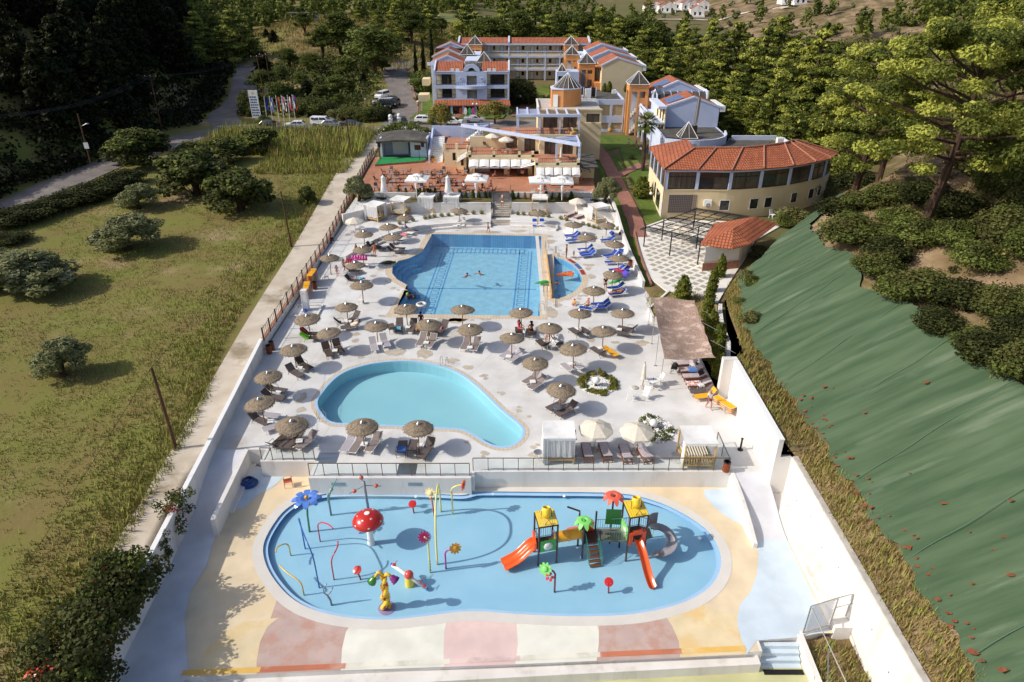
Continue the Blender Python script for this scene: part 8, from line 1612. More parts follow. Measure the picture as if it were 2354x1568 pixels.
C=[(RR(i).uniform(-.35,.35)*(1-i/26)+.0,RR(i+50).uniform(-.35,.35)*(1-i/26),.7+i*.37,.62*(1-i/32),.62*(1-i/32),.6)for i in Rn(25)];KT['cypress']=tree_kit('cypress_tree','cypress',C,90,.22,[M.cyp,M.dneedle],10,.15,(),12,bend=0,up=.2,elong=2)
C=[(0,0,.12+i*.1,.2*(1-i/11)+.03,.2*(1-i/11)+.03,.1)for i in Rn(9)]
def shrub_kit(name,cat,C,per,size,mats,seed,stem=True,**k):
 t=thg(name,'x',cat);rng=DR(seed);v,f,mi=leaves(C,per,size,rng,nm=len(mats),**k);raw('foliage',v,f,mi,mats,t)
 if stem:b=MB();b.tb([(0,0,-.05),(0,0,.5)],[.04,.015],5);b.bd('stem',M.bark,t)
 return Kit(t)
KT['thuja']=shrub_kit('conifer_shrub','shrub',C,110,.045,[M.thuja,M.cyp],1,elong=2.2,up=.4);KT['thujad']=shrub_kit('conifer_shrub','shrub',C,70,.045,[M.thujad],2,elong=2.2,up=.4);KT['thujay']=shrub_kit('conifer_shrub','shrub',C,90,.045,[M.thujay,M.thuja],3,elong=2.2,up=.4)
KT['ball']=shrub_kit('box_ball','shrub',[(0,0,.5,.46,.46,.46)],420,.10,[M.scrub,M.thujay],4,elong=1.2)
def blob(seed,n=16,cr_=.26):
 r=RR(seed);C=[]
 for i in Rn(n):a=r.uniform(0,2*PI);q=.36*math.sqrt(r.random());C.append((q*Cs(a),q*Sn(a),.22+.55*r.random()*(1-q*1.3),cr_*r.uniform(.7,1.2),cr_*r.uniform(.7,1.2),cr_*.8))
 return C
KT['bush1']=shrub_kit('bush','bush',blob(1,22),320,.038,[M.scrub,M.scrub2,M.leaf],5,elong=1.4,probs=[.45,.35,.2]);KT['bush2']=shrub_kit('bush','bush',blob(2,22),320,.038,[M.leaf,M.leaf2,M.scrub2],6,elong=1.4,probs=[.5,.25,.25]);KT['bushd']=shrub_kit('bush','bush',blob(3,22),280,.04,[M.scrub2,M.dneedle],7,elong=1.4)
KT['oleander']=shrub_kit('oleander_bush','bush',blob(4,24),260,.04,[M.leaf,M.leaf2,M.flow],8,elong=1.8,probs=[.55,.33,.12]);KT['silver']=shrub_kit('bush','bush',blob(5,20),170,.05,[M.olive,M.scrub],9,elong=2.2)
C,Lb=dome(13,10,4.2,.22,40,1.6,.9);KT['gold']=tree_kit('broadleaf_tree','tree',C,130,.42,[M.gold,M.leaf2],10,.28,Lb,13,probs=[.6,.4],elong=1.2)
C=[(0,0,.15+.09*i,.42*Sn(PI*min(1,.28+i*.078))**.7,.42*Sn(PI*min(1,.28+i*.078))**.7,.12)for i in Rn(10)];KT['roundcon']=shrub_kit('round_conifer','conifer',[(c[0]+.12*Cs(i*2.4),c[1]+.12*Sn(i*2.4),c[2],c[3]*.8,c[4]*.8,c[5])for i,c in En_(C*3)],150,.05,[M.thuja,M.thujay],14,elong=2.2,up=.5)
def put(k,x,y,h,w,lb_,group=None,z=None,rz=None,nat=10.):
 z=T(x,y)if z is None else z;return KT[k].put((x,y,z-.05),ru(0,6.2)if rz is None else rz,lb_,(w/nat*1.0,w/nat,h/nat),group)
def by_top(k,u,v,Y,lb_,group=None,wf=1.):
 p=HY('U',u,v,Y);h=max(2.5,p.z-T(p.x,Y));return put(k,p.x,Y,h,h*wf,lb_,group)
def byb(k,c,x,y,wpx,hpx,lb_,z=None,group=None,nat=1.,natw=1.):
 z0=.5 if z is None else z;p=G(c,x,y,z0)
 if z is None:
  for _ in Rn(6):p=G(c,x,y,T(p.x,p.y))
  z0=T(p.x,p.y)
 D=p.y*Cs(PIT)+(CH-z0)*Sn(PIT);w=wpx*D/FF/natw;sd=(CH-z0)/D;h=max(hpx-.36*wpx*sd*(wpx>30),.3*hpx)*D/FF/math.sqrt(max(.2,1-sd*sd))/nat;return KT[k].put((p.x,p.y,z0-.04),ru(0,6.2),lb_,(w,w,h),group)
ORD=[ordn(k)for k in Rn(8)]+['ninth','tenth','eleventh','twelfth','thirteenth','fourteenth','fifteenth','sixteenth','seventeenth','eighteenth','nineteenth','twentieth','twenty-first','twenty-second','twenty-third','twenty-fourth','twenty-fifth','twenty-sixth','twenty-seventh']+['twenty-eighth','twenty-ninth','thirtieth','thirty-first','thirty-second','thirty-third']+['number %d'%k for k in Rn(34,60)]
# pines behind the rear block
back=[(905,8,240),(940,20,236),(985,5,250),(1012,40,262),(1065,12,218),(1092,28,228),(1125,32,206),(1158,8,216),(1192,24,208),(1228,4,222),(1262,36,208),(1292,22,215),(1322,44,205),(1350,28,216),(1384,18,212),(1420,44,203),(1452,30,208),(1482,62,196),(1512,48,198)]
for i,(u,v,Y)in En_(back):by_top(['pine1','round6','pine2','round7','pine3'][i%5],u,v,Y,'green pine, %s from the left in the row behind the rear hotel block'%ORD[i],'pines behind the rear hotel block',ru(1.05,1.35))
right=[(1418,100,176),(1452,88,184),(1490,70,172),(1532,112,160),(1576,54,178),(1600,64,172),(1642,48,168),(1662,82,152),(1700,55,154),(1735,92,142),(1765,68,152),(1800,42,158),(1830,96,134),(1862,90,130),(1896,72,126),(1930,108,122),(1962,120,118),(1622,152,146),(1652,182,140),(1702,152,134),(1752,182,128),(1792,172,122),(1850,202,116),(1902,214,112),(1948,184,108),(1690,235,128),(1820,250,112)]
right.sort()
for i,(u,v,Y)in En_(right):by_top(['pine2','pine1','pine3'][i%3],u,v,Y,'tall conical pine, %s from the left in the stand east of the hotel'%ORD[i],'pines east of the hotel',ru(.95,1.5))
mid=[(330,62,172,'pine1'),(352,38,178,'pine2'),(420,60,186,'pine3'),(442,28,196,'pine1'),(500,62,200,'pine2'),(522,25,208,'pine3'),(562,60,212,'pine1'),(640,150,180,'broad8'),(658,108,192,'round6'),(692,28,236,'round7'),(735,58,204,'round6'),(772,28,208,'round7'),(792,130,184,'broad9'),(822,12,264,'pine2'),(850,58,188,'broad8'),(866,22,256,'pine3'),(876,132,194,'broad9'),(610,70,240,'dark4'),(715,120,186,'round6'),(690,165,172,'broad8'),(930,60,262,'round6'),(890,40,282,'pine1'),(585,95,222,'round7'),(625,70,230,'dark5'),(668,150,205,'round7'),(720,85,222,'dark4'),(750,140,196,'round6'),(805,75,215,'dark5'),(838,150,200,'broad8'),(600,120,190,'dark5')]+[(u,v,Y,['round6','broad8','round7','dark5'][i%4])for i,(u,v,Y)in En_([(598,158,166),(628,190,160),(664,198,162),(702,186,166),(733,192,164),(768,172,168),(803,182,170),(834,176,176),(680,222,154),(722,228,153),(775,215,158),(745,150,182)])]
mid.sort()
for i,(u,v,Y,k)in En_(mid):by_top(k,u,v,Y,('spreading pine' if k[0]=='r' else 'leafy dark green tree' if k[0]=='b' else 'pine')+', %s from the left among the trees between road and hotel'%ORD[i],'trees between the road and the hotel',ru(1.35,1.75))
r9=RR(9);n=0
for i in Rn(210):
 Y=r9.uniform(66,262);x=itp(ROADX,Y)-10-abs(r9.gauss(0,1))*34;d=V3((x,Y,T(x,Y)+5-CH));u=1176.5+FF*x/(Y*Cs(PIT)-(T(x,Y)+5-CH)*Sn(PIT))
 if u<-60:continue
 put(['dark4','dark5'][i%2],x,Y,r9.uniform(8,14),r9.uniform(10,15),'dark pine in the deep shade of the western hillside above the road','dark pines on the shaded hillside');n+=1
 if n>=105:break
 # big pines on the bank
def big_pine(lb_,x,y,h,R0,z0,n,seed,lean=.3,per=430):
 t=thg('pine_tree',lb_,'pine tree',(x,y,T(x,y)-.2));r=RR(seed);C=[];Lb=[]
 for i in Rn(n):
  f=r.random()**.8;a=r.uniform(0,2*PI);zz=lp(z0,1,f)*h;rad=R0*Sn(PI*min(1,(.18+.82*f)*.92))**.7*r.uniform(.35,1.05);rr=r.uniform(.8,1.5)*h/19;C.append((rad*Cs(a),rad*Sn(a),zz,rr*1.15,rr*1.15,rr*.55))
  if i%3==0:Lb.append((h*max(.25,lp(z0*.85,.8,f)),rad*.95*Cs(a),rad*.95*Sn(a),zz-.2,.13))
 trunk(t,h*.95,.42*h/19,Lb,bend=lean);v,f,mi=leaves(C,per,.15,DR(seed),nm=3,probs=[.42,.18,.4],up=.7,elong=2.2);raw('crown',v,f,mi,[M.needle,M.needle2,M.needleY],t)
 for k in Rn(4):
  a=k*1.7;b=MB();z=h*(.22+.05*k);b.tb([(0,0,z),(1.2*Cs(a),1.2*Sn(a),z+.4),(2.2*Cs(a),2.2*Sn(a),z+.1)],[.07,.05,.02],5);b.bd('dead_branch',M.bark,t)
big_pine('largest bright green pine leaning over the bank above the netting',34.6,55.0,16.5,7.6,.36,96,3,.5)
big_pine('second bright pine left of the largest one, with a bare straight trunk',37.2,73.0,16,5.6,.3,74,5,.3,380)
big_pine('third bright pine behind the largest one at the photo edge',45.5,66.0,17.5,6.5,.3,76,6,.3,380)
big_pine('tall pine behind the hall end, touching the largest pine',45.5,84,14.5,5.0,.22,64,8,.2,360)
big_pine('dark pine at the far right edge behind the bushes',51.0,60.0,15,5.5,.25,60,11,.2,320)
# scrub on the bank
bl=[('U',1960,560,150,90),('U',1945,545,110,80),('U',2040,600,110,80),('U',2120,690,150,100),('U',2060,690,110,80),('U',2190,700,120,90),('U',2290,600,140,110),('U',2340,640,120,110),('U',2270,850,150,100),('U',2340,880,140,120),('U',2240,810,110,70),('U',2330,790,110,80),('U',1990,480,100,60),('U',2060,520,90,70),('U',2200,500,130,100),('U',2290,480,120,120),('U',2180,560,100,80),('U',1930,500,110,70),('U',2340,520,120,120),('U',2260,400,150,130),('U',2330,380,150,150),('U',2010,640,110,80),('U',2100,560,120,90),('U',2150,780,110,70),('U',2290,720,130,90),('U',2230,640,120,90),('U',2110,480,110,80),('U',2040,470,100,70),('U',2345,720,110,90),('U',1960,440,90,70)]
for i,(c,x,y,w,h)in En_(bl):byb(['bush1','bush2','bushd'][i%3],c,x,y,w,h,'round evergreen bush, %s along the bare slope above the netting'%ORD[i],None,'bushes on the bank')
for i,(u,v,w,h)in En_([(1715,640,40,26),(1705,700,36,24),(1722,745,50,44),(1700,790,40,36),(1745,590,46,34),(1800,520,50,40),(1660,610,30,24)]):byb('bush2' if i%2 else 'silver','U',u,v,w,h,'small scrubby bush, %s from the top between netting and stone wall'%ORD[i],None,'scrub below the netting')
for c,x,y,w,h,l in[('H',1690,1180,60,70,'dry grey shrub in front of the curved hall windows'),('H',1850,1130,50,60,'second dry shrub at the east end of the curved hall'),('H',1560,1400,70,50,'dry pale bush behind the kiosk roof')]:byb('silver',c,x,y,w,h,l,None)
# meadow trees
for c,x,y,w,h,l,k in[('U',300,572,150,92,'silver olive tree in the middle of the meadow','olive'),('U',80,668,190,112,'wide silver olive tree at the left edge of the meadow','olive'),('U',152,862,120,100,'smaller silver olive tree at the lower left of the meadow','olive'),('U',322,478,92,62,'small olive tree beside the hedge by the road','olive'),('U',5,660,120,100,'olive tree cut by the left edge of the photo','olive'),('U',555,485,160,105,'large dark leafy bush, right of the two by the pale bare ground','fig'),('U',455,450,180,115,'large dark leafy bush, left of the two by the pale bare ground','fig'),('U',330,380,150,90,'dark bush beside the road bend','fig'),('U',708,470,44,44,'small bush by the pole beside the dusty path','fig'),('U',520,372,110,60,'dark bush below the forecourt, left of the reeds','fig'),('U',600,352,100,60,'dark bush below the forecourt, touching the reeds','fig'),('U',445,372,90,50,'dark bush below the road, far left of the reeds','fig')]:
 byb(k,c,x,y,w,h,l,None,None,10.,11.)
for c,x,y,l in[('U',826,462,'grey olive tree at the west end of the planter wall'),('U',1393,466,'grey olive tree at the east end of the planter wall')]:byb('olive',c,x,y,62,62,l,1.75,None,10.,11.)
for i,(u,v,w,h)in En_([(30,520,110,60),(90,500,110,56),(150,480,100,56),(205,460,100,56),(255,440,90,52),(295,425,80,50),(20,560,90,40)]):byb('bushd','U',u,v,w,h,'dark bramble clump, %s from the left in the roadside hedge'%ORD[i],None,'roadside hedge')
# around the entrance
W_=[(280,420,130,150,'bush1'),(345,470,110,110,'bush2'),(880,460,150,110,'bush1'),(980,470,150,130,'bush1'),(1090,470,150,130,'bush2'),(1200,480,150,110,'bushd'),(1330,520,140,80,'silver'),(1440,520,150,100,'bush1'),(1560,540,150,110,'bush1'),(1680,540,150,110,'bush2'),(1830,530,170,110,'bushd'),(1880,265,80,70,'bushd'),(1690,270,140,60,'bushd'),(1440,160,110,70,'bush2'),(1280,290,200,110,'bushd'),(1100,250,180,120,'bushd'),(700,300,100,70,'bush1'),(460,560,90,60,'bush2'),(2180,300,90,50,'bush2'),(2290,330,80,60,'bush2')]
for i,(x,y,w,h,k)in En_(W_):byb(k,'W',x,y,w/1.69/1.74,h/1.69/1.74*1.1,'rounded garden bush, %s in the planting by the hotel entrance'%ORD[i],2.35,'entrance planting')
for c,x,y,w,h,l in[('V',1990,1215,110,108,'yellowing round tree between the two white cars'),('R3',1110,1330,112,88,'yellowing round tree beside the grey saloon')]:byb('gold',c,x,y,w/1.9*(1 if c=='V' else 1.1),h/1.9*1.15,l,2.35,None,10.,8.4)
for c,x,y,h,l in[('V',1765,800,150,'slim dark cypress, left of three beside the hotel block'),('V',1835,780,165,'slim dark cypress, middle of three beside the hotel block'),('V',1910,700,165,'slim dark cypress, right of three beside the hotel block'),('V',1800,880,90,'short dark cypress behind the lawn lamps')]:
 byb('cypress',c,x,y,h*.62,h*.62,l,3.,None,10.,10.)
byb('broad9','V',1830,900,62,62,'bright green round tree beside the west wing balconies',2.6,None,10.,7.)
for i,(x,y,w,h)in En_([(1500,1275,46,38),(1570,1265,44,42),(1640,1260,48,44),(1710,1262,46,42),(1775,1270,46,38),(1835,1280,40,32)]):byb('oleander','V',x,y,w,h,'white-flowering oleander, %s from the left behind the stage roof'%ORD[i],2.3,'oleanders behind the stage')
byb('bushd','R3',1420,1085,80,76,'dark round bush between hotel block and arbour',2.3)
for i,(x,y,w,h)in En_([(1690,690,26,24),(1760,690,24,22),(1880,690,30,26),(1640,830,34,28),(1720,770,40,14),(1830,770,36,14),(1460,835,36,10),(1320,830,16,20),(1850,1030,26,18)]):byb(['bush2','bush1'][i%2],'R3',x,y,w,h,'courtyard shrub, %s near the red brick steps'%ORD[i],4.2 if y<720 else 3.2,'courtyard shrubs')
byb('roundcon','H',150,1165,48,52,'bright round conifer at the corner of the curved hall',.35);byb('roundcon','PL',1945,1345,46,58,'round green conifer in the dry bed above the shade sail',.3)
for i,(x,y,w,h)in En_([(730,900,14,18),(795,905,16,22),(1015,905,12,16)]):byb('roundcon','R4',x,y,w,h,'young fir, %s from the left against the tan gable wall'%ORD[i],7.7 if False else 7.9)
for i,(c,x,y,w,h)in En_([('N',125,330,26,50),('N',75,420,26,54),('N',55,500,28,58),('N',40,600,30,60),('N',70,690,34,60),('N',110,780,38,64),('N',95,880,40,70),('N',110,960,36,60)]):byb('roundcon',c,x,y,w*1.1,h,'feathery conifer, %s from the far end of the hedge behind the shade sail'%ORD[i],.1,'conifer hedge')
# small conifers in the planter wall bed
tx=[(345,795,'thuja',62),(412,798,'thuja',66),(474,797,'thujad',44),(520,800,'thuja',74),(545,800,'thuja',70),(582,798,'thuja',66),(622,800,'thuja',68),(644,800,'thuja',64),(686,800,'thuja',72),(736,803,'thujad',52),(793,805,'thujay',44),(857,775,'thuja',32),(918,806,'thuja',76),(975,806,'thujay',50),(1040,808,'thujay',62),(1096,808,'thuja',52),(1158,808,'thuja',54),(1200,810,'thujay',50),(1413,815,'thuja',76),(1467,815,'thuja',48),(1529,818,'thujad',52),(1582,822,'thujad',48),(1652,800,'thuja',40),(1727,825,'thuja',76),(1783,822,'thujay',54),(1852,824,'thujay',54),(1908,826,'thujad',48),(1965,826,'thuja',76)]
for i,(x,y,k,h)in En_(tx):
 z=1.74;nm={'thuja':'green','thujad':'dried-out brown','thujay':'yellow-green'}[k];byb(k,'R6',x,y-4,h/4.09*1.7,h/4.09*1.2,nm+' small conifer, %s from the left in the planter'%(ORD[i]if i<27 else 'last'),z,'small conifers in the planter')
bx_=[('A',1680,490),('A',1760,465),('A',1855,447),('A',2020,418),('A',2080,405),('A',2145,395),('A',2243,385),('A',2335,378),('B',85,365),('B',200,357),('B',316,352),('B',425,350),('B',910,360),('B',990,365),('B',1080,370),('B',1160,378),('B',1232,385),('B',1323,395),('B',1490,420),('B',1567,440),('B',1787,498),('B',1865,516),('B',1932,538),('B',1995,553),('B',2095,556),('B',2175,558),('B',2257,562)]
for i,(c,x,y)in En_(bx_):byb('ball',c,x,y+10,11.2,9.5,'clipped box ball, %s from the west along the curved planter kerb'%ORD[i],.5,'box balls along the kerb')
# round beds on the deck
def bed(lb_,c,x,y,rx,ry,mats,nl,z=0):
 p=G(c,x,y);t=thg('flower_bed',lb_,'flower bed',p);b=MB();r=RR(int(x));n=26;b.prism([(rx*Cs(2*PI*i/n)*r.uniform(.93,1.05),ry*Sn(2*PI*i/n)*r.uniform(.93,1.05))for i in Rn(n)],.004,.07);b.bd('pebbles',M.stonew,t);C=[]
 for i in Rn(nl):
  a=r.uniform(0,2*PI)
  if mats=='rim':
   q=r.uniform(.72,1.0)
   if-1.3<a-2*PI*(a>PI)<-.45 and r.random()<.75:continue
  else:q=math.sqrt(r.random())*.95
  C.append((rx*q*Cs(a),ry*q*Sn(a),.12,.26,.26,.16))
 v,f,mi=leaves(C,70,.09,DR(3),nm=3,elong=2.2,probs=[.4,.35,.25]if mats=='rim' else[.3,.2,.5],up=.6);raw('plants',v,f,mi,[M.leaf,M.thujay,M.gold]if mats=='rim' else[M.leaf,M.leaf2,M.flow],t)
 if mats=='rim':
  v,f,mi=leaves([(.25,ry*.75,.5,.16,.16,.34),(.5,ry*.7,.35,.3,.25,.25)],150,.07,DR(4),nm=2,elong=2.2);raw('tall_plant',v,f,mi,[M.thujay,M.gold],t)
bed('round pebble bed ringed with green and rusty ground cover','C6',600,1215,1.5,1.65,'rim',60);bed('round bed of small white flowers behind the fringed parasols','C8',1455,395,1.35,1.7,'all',46)
for c,x,y,rx,ry in(('A',1330,140,2.2,1.0),('B',1990,190,1.2,.6)):
 p=G(c,x,y,1.75);C=[(p.x+ru(-rx,rx),p.y+ru(-ry,ry),1.8,.4,.4,.15)for _ in Rn(10)];v,f,mi=leaves(C,60,.12,DR(5),nm=2,elong=2.);kind(raw('ground_cover',v,f,mi,[M.leaf,M.scrub2]),'stuff')
 # palms
def fan_palm(lb_,c,x,y,ztr,topz,fr,seed,big=False):
 p=G(c,x,y,ztr);t=thg('palm_tree',lb_,'palm',(p.x,p.y,ztr));r=RR(seed);b=MB();n=14;h=topz;b.tb([(.1*Sn(i*.4),0,h*i/n-.1)for i in Rn(n+1)],[.3-.1*i/n+.03*(i%2)for i in Rn(n+1)],9);b.bd('trunk',M.bark,t);b=MB()
 for k in Rn(58):
  a=r.uniform(0,2*PI);e=r.uniform(-.7,1.3);d=V3((Cs(a)*Cs(e),Sn(a)*Cs(e),Sn(e)));s=V3((-Sn(a),Cs(a),0));up=d.cross(s);b0=V3((0,0,h));m=b0+d*fr*.5
  for j in Rn(9):
   f=(j/8-.5)*1.9;dd=(d*Cs(f)+s*Sn(f)).normalized();tip=m+dd*fr*.52*(1-.25*abs(f))+V3((0,0,-.22*fr*(1-max(0,d.z))));w=s*.06*fr;b.add([m-w*.3,m+w*.3,lp(m,tip,.6)+w*.6,tip,lp(m,tip,.6)-w*.6],[(0,1,2,3,4)],k%2)
  b.tb([b0,m],.02,3)
 b.bd('fronds',[M.leaf2,M.leaf],t)
fan_palm('tall slender palm on the lawn beside the curved hall','H',160,915,1.2,7.6,2.0,1);fan_palm('stout bushy palm behind the hall by the parked cars','H',1290,560,2.0,4.6,2.4,2);fan_palm('low young palm on the lawn near the tall slender one','H',68,818,1.4,.5,.8,3)
# creeper and hedge on the lane wall
def climber(lb_,pts,per,size,mats,probs=None):
 t=thg('climbing_plant',lb_,'climber');v,f,mi=leaves(pts,per,size,DR(len(pts)),nm=len(mats),probs=probs,elong=1.3);raw('foliage',v,f,mi,mats,t);b=MB();c=pts[0];b.tb([(c[0]-.2,c[1],c[2]-1.2),(c[0],c[1],c[2]+.2)],.04,5);b.bd('stem',M.bark,t)
r=RR(2);BR=gl('bract_red',196,70,50)
climber('big dark bougainvillea mound at the near end of the lane wall',[(wallx(y)-.5+r.uniform(-1.6,1.1),y+r.uniform(-.5,.5),r.uniform(-.3,2.4)*(1 if 17<y<26 else .5),.8,.8,.65)for y in np.arange(14,27.4,.08)],260,.15,[M.scrub2,M.leaf,BR],[.66,.33,.01])
climber('bougainvillea bush hanging over the middle of the lane wall',[(wallx(31.5)+.1+r.uniform(-.7,.7),31.6+r.uniform(-.8,.8),r.uniform(-.4,1.7),.36,.36,.3)for _ in Rn(26)],80,.1,[M.scrub2,M.leaf,BR],[.6,.38,.02])
climber('thin creeper spilling down the lane wall',[(wallx(29)+.25+r.uniform(-.2,.2),29.0+r.uniform(-.35,.35),r.uniform(-.9,1.2),.22,.22,.25)for _ in Rn(16)],60,.08,[M.scrub2,M.leaf])
# grasses
def tufts(name,pts,h,mats,probs,nb=5,seed=1,spread=.16,wid=.035):
 rng=DR(seed);P=np.repeat(np.asarray(pts,float),nb,0);n=len(P);a=rng.uniform(0,2*PI,n);hh=(h if np.isscalar(h)else np.repeat(h,nb))*rng.uniform(.55,1.2,n);base=P+np.stack([rng.normal(0,spread,n),rng.normal(0,spread,n),np.full(n,-.03)],1);lean=rng.uniform(.1,.6,n)*hh;tip=base+np.stack([np.cos(a)*lean,np.sin(a)*lean,hh],1);w=np.stack([-np.sin(a),np.cos(a),np.zeros(n)],1)*(wid*(.6+hh))[:,None];v=np.stack([base-w,base+w,tip],1).reshape(-1,3);f=np.arange(n*3).reshape(n,3);mi=np.repeat(rng.choice(len(mats),size=len(pts),p=probs),nb)
 return kind(raw(name,v,f,mi,mats),'stuff')
r=RR(5);pts=[];hs=[]
for i in Rn(30000):
 Y=18+95*r.random()**1.3;d=2.0+(45*r.random()**1.4);x=wallx(Y)-d-(2.3*ss(40,60,Y))
 if x<itp(ROADX,Y)+5:continue
 bare=Sn(x*.35+Y*.2)+Sn(x*.13-Y*.31+2);edge=max(0,1-d/9)
 if bare>1.1 and edge<.2 and r.random()<.85:continue
 pts.append((x,Y,zleft(x,Y)));hs.append(r.uniform(.12,.3)+.5*edge*r.random())
tufts('meadow_grass',pts,np.array(hs),[M.gr1,M.gr2,M.straw],[.42,.4,.18],5,1,.22,.04)
pts=[];hs=[]
for i in Rn(3600):
 x=r.uniform(-54,-25.6);Y=r.uniform(104,132)
 if Y<116 and x<-40:continue
 pts.append((x,Y,T(x,Y)));hs.append(r.uniform(1.0,2.6)if Y>113 else r.uniform(.5,1.3))
tufts('reed_bed',pts,np.array(hs),[M.reed,M.gr1,M.straw],[.55,.25,.2],7,2,.3,.035)
pts=[]
for i in Rn(6500):
 Y=r.uniform(12,66);xr=itp(XR,Y);f=itp(FOOT,Y);x=r.uniform(xr+.15,f+.3);pts.append((x,Y,zright(x,Y)))
for i in Rn(900):pts.append((r.uniform(15.5,17.8),r.uniform(14,24),-1.72))
for i in Rn(700):q=(r.uniform(13.6,20),r.uniform(57.8,64));pts.append((*q,.3))if q[1]>58+.0 and q[0]<19.5 else None
tufts('bank_grass',[p for p in pts if p],np.array([r.choice([.16,.22,.3,.5])for p in pts if p]),[M.straw,M.gr2,M.gr1],[.55,.25,.2],5,3,.14,.03)
pts=[]
for i in Rn(2500):
 Y=r.uniform(28,95);x=itp(FOOT,Y)+r.uniform(9,30);pts.append((x,Y,zright(x,Y)))
C=[];A=[]
for i in Rn(420):
 Y=r.uniform(26,98);x=itp(FOOT,Y)+r.uniform(10,34);hh=r.choice([.3,.4,.5,.8,1.2]);C.append((x,Y,zright(x,Y)+hh*.3,hh*1.1,hh*1.1,hh*.7));A.append(r.choice([0,0,1,2]))
v,f,mi=leaves(C,120,.13,DR(6),nm=1,elong=1.5);kind(raw('bank_scrub',v,f,np.repeat(np.array(A),120),[M.scrub,M.scrub2,M.straw]),'stuff')
tufts('slope_grass',pts,.35,[M.straw,M.gr2],[.6,.4],5,4,.25,.03)
pts=[]
for i in Rn(5200):
 x=r.uniform(-92,-14);Y=r.uniform(196,312)
 if x>-18 or(x<itp(ROADX,Y)):continue
 pts.append((x,Y,T(x,Y)))
tufts('hill_grass',pts,.9,[M.straw,M.gr2,M.gr1],[.5,.35,.15],6,5,.6,.07)
# far woods: one mass of many small crowns
def woods():
 rng=DR(21);rr=RR(21);C=[];A=[]
 for i in Rn(6200):
  Y=rr.uniform(225,560);x=rr.uniform(-.62*Y-20,.66*Y+20);s=Sn(x*.021+Y*.017)+Sn(x*.043-Y*.029+1)+.5*Sn(x*.1+Y*.07)
  if-34<x<12 and 312<Y<376:continue
  if-92<x<-16 and 190<Y<305 and rr.random()<.93:continue
  if x>40 and(s<-.75 or(Y>250 and s<.3 and rr.random()<.6)):continue
  if x<=40 and s<-.7:continue
  if 45<x<150 and Y>255 and rr.random()<.88:continue
  if-20<x<60 and Y>300 and rr.random()<.5:continue
  hh=rr.uniform(3.5,8.5)if x<60 or rr.random()<.5 else rr.uniform(2.0,4.0);z=T(x,Y);ol=(x>30 and Y>280 and hh<4.2)
  for k in Rn(3 if hh>4 else 2):C.append((x+rr.uniform(-.8,.8),Y+rr.uniform(-.8,.8),z+hh*(.35+.25*k),hh*(.3-.06*k),hh*(.3-.06*k),hh*.22));A.append(3 if ol else rr.choice([0,0,1,2]))
 v,f,mi=leaves(C,34,.85,rng,nm=1,up=.4,elong=1.3);mi=np.repeat(np.array(A),34);kind(raw('far_woods',v,f,mi,[M.needle,M.needle2,M.leaf,M.olive]),'stuff');C=[];A=[]
 for i in Rn(2300):
  Y=rr.uniform(60,250);x=(itp(ROADX,Y)-4.5 if Y<138 else itp([(138,-62),(150,-66),(168,-68),(195,-75),(217,-87),(250,-104)],Y))-rr.uniform(0,1)**1.4*55;hh=rr.uniform(1.2,3.2);C.append((x,Y,T(x,Y)+hh*.4,hh*.8,hh*.8,hh*.6));A.append(rr.choice([0,0,1]))
 for i in Rn(300):
  x,Y=rr.uniform(-62,-27),rr.uniform(149,204)
  if abs(x-itp([(139,-23),(150,-22.5),(166,-24.5),(182,-29),(196,-32),(212,-29)],Y))<5 or x<itp([(138,-56),(150,-58),(168,-59),(195,-66)],Y):continue
  hh=rr.uniform(1.,3.);C.append((x,Y,T(x,Y)+hh*.4,hh*.8,hh*.8,hh*.6));A.append(rr.choice([2,3,3]))
 v,f,mi=leaves(C,46,.45,rng,nm=1,elong=1.3);mi=np.repeat(np.array(A),46);kind(raw('undergrowth',v,f,mi,[M.dneedle2,M.dneedle,M.leaf,M.scrub2]),'stuff');C=[];A=[]
 for i in Rn(520):
  Y=rr.uniform(96,215);x=itp(FOOT,Y)+rr.uniform(1,42)*(1 if Y>110 else .5)+(8 if Y<112 else 0)
  if x<46 and Y<118:continue
  hh=rr.uniform(1.2,3.4);C.append((x,Y,T(x,Y)+hh*.4,hh*.8,hh*.8,hh*.6));A.append(rr.choice([0,1,2]))
 v,f,mi=leaves(C,60,.42,rng,nm=1,elong=1.4);mi=np.repeat(np.array(A),60);kind(raw('undergrowth',v,f,mi,[M.scrub,M.scrub2,M.leaf]),'stuff')
woods()
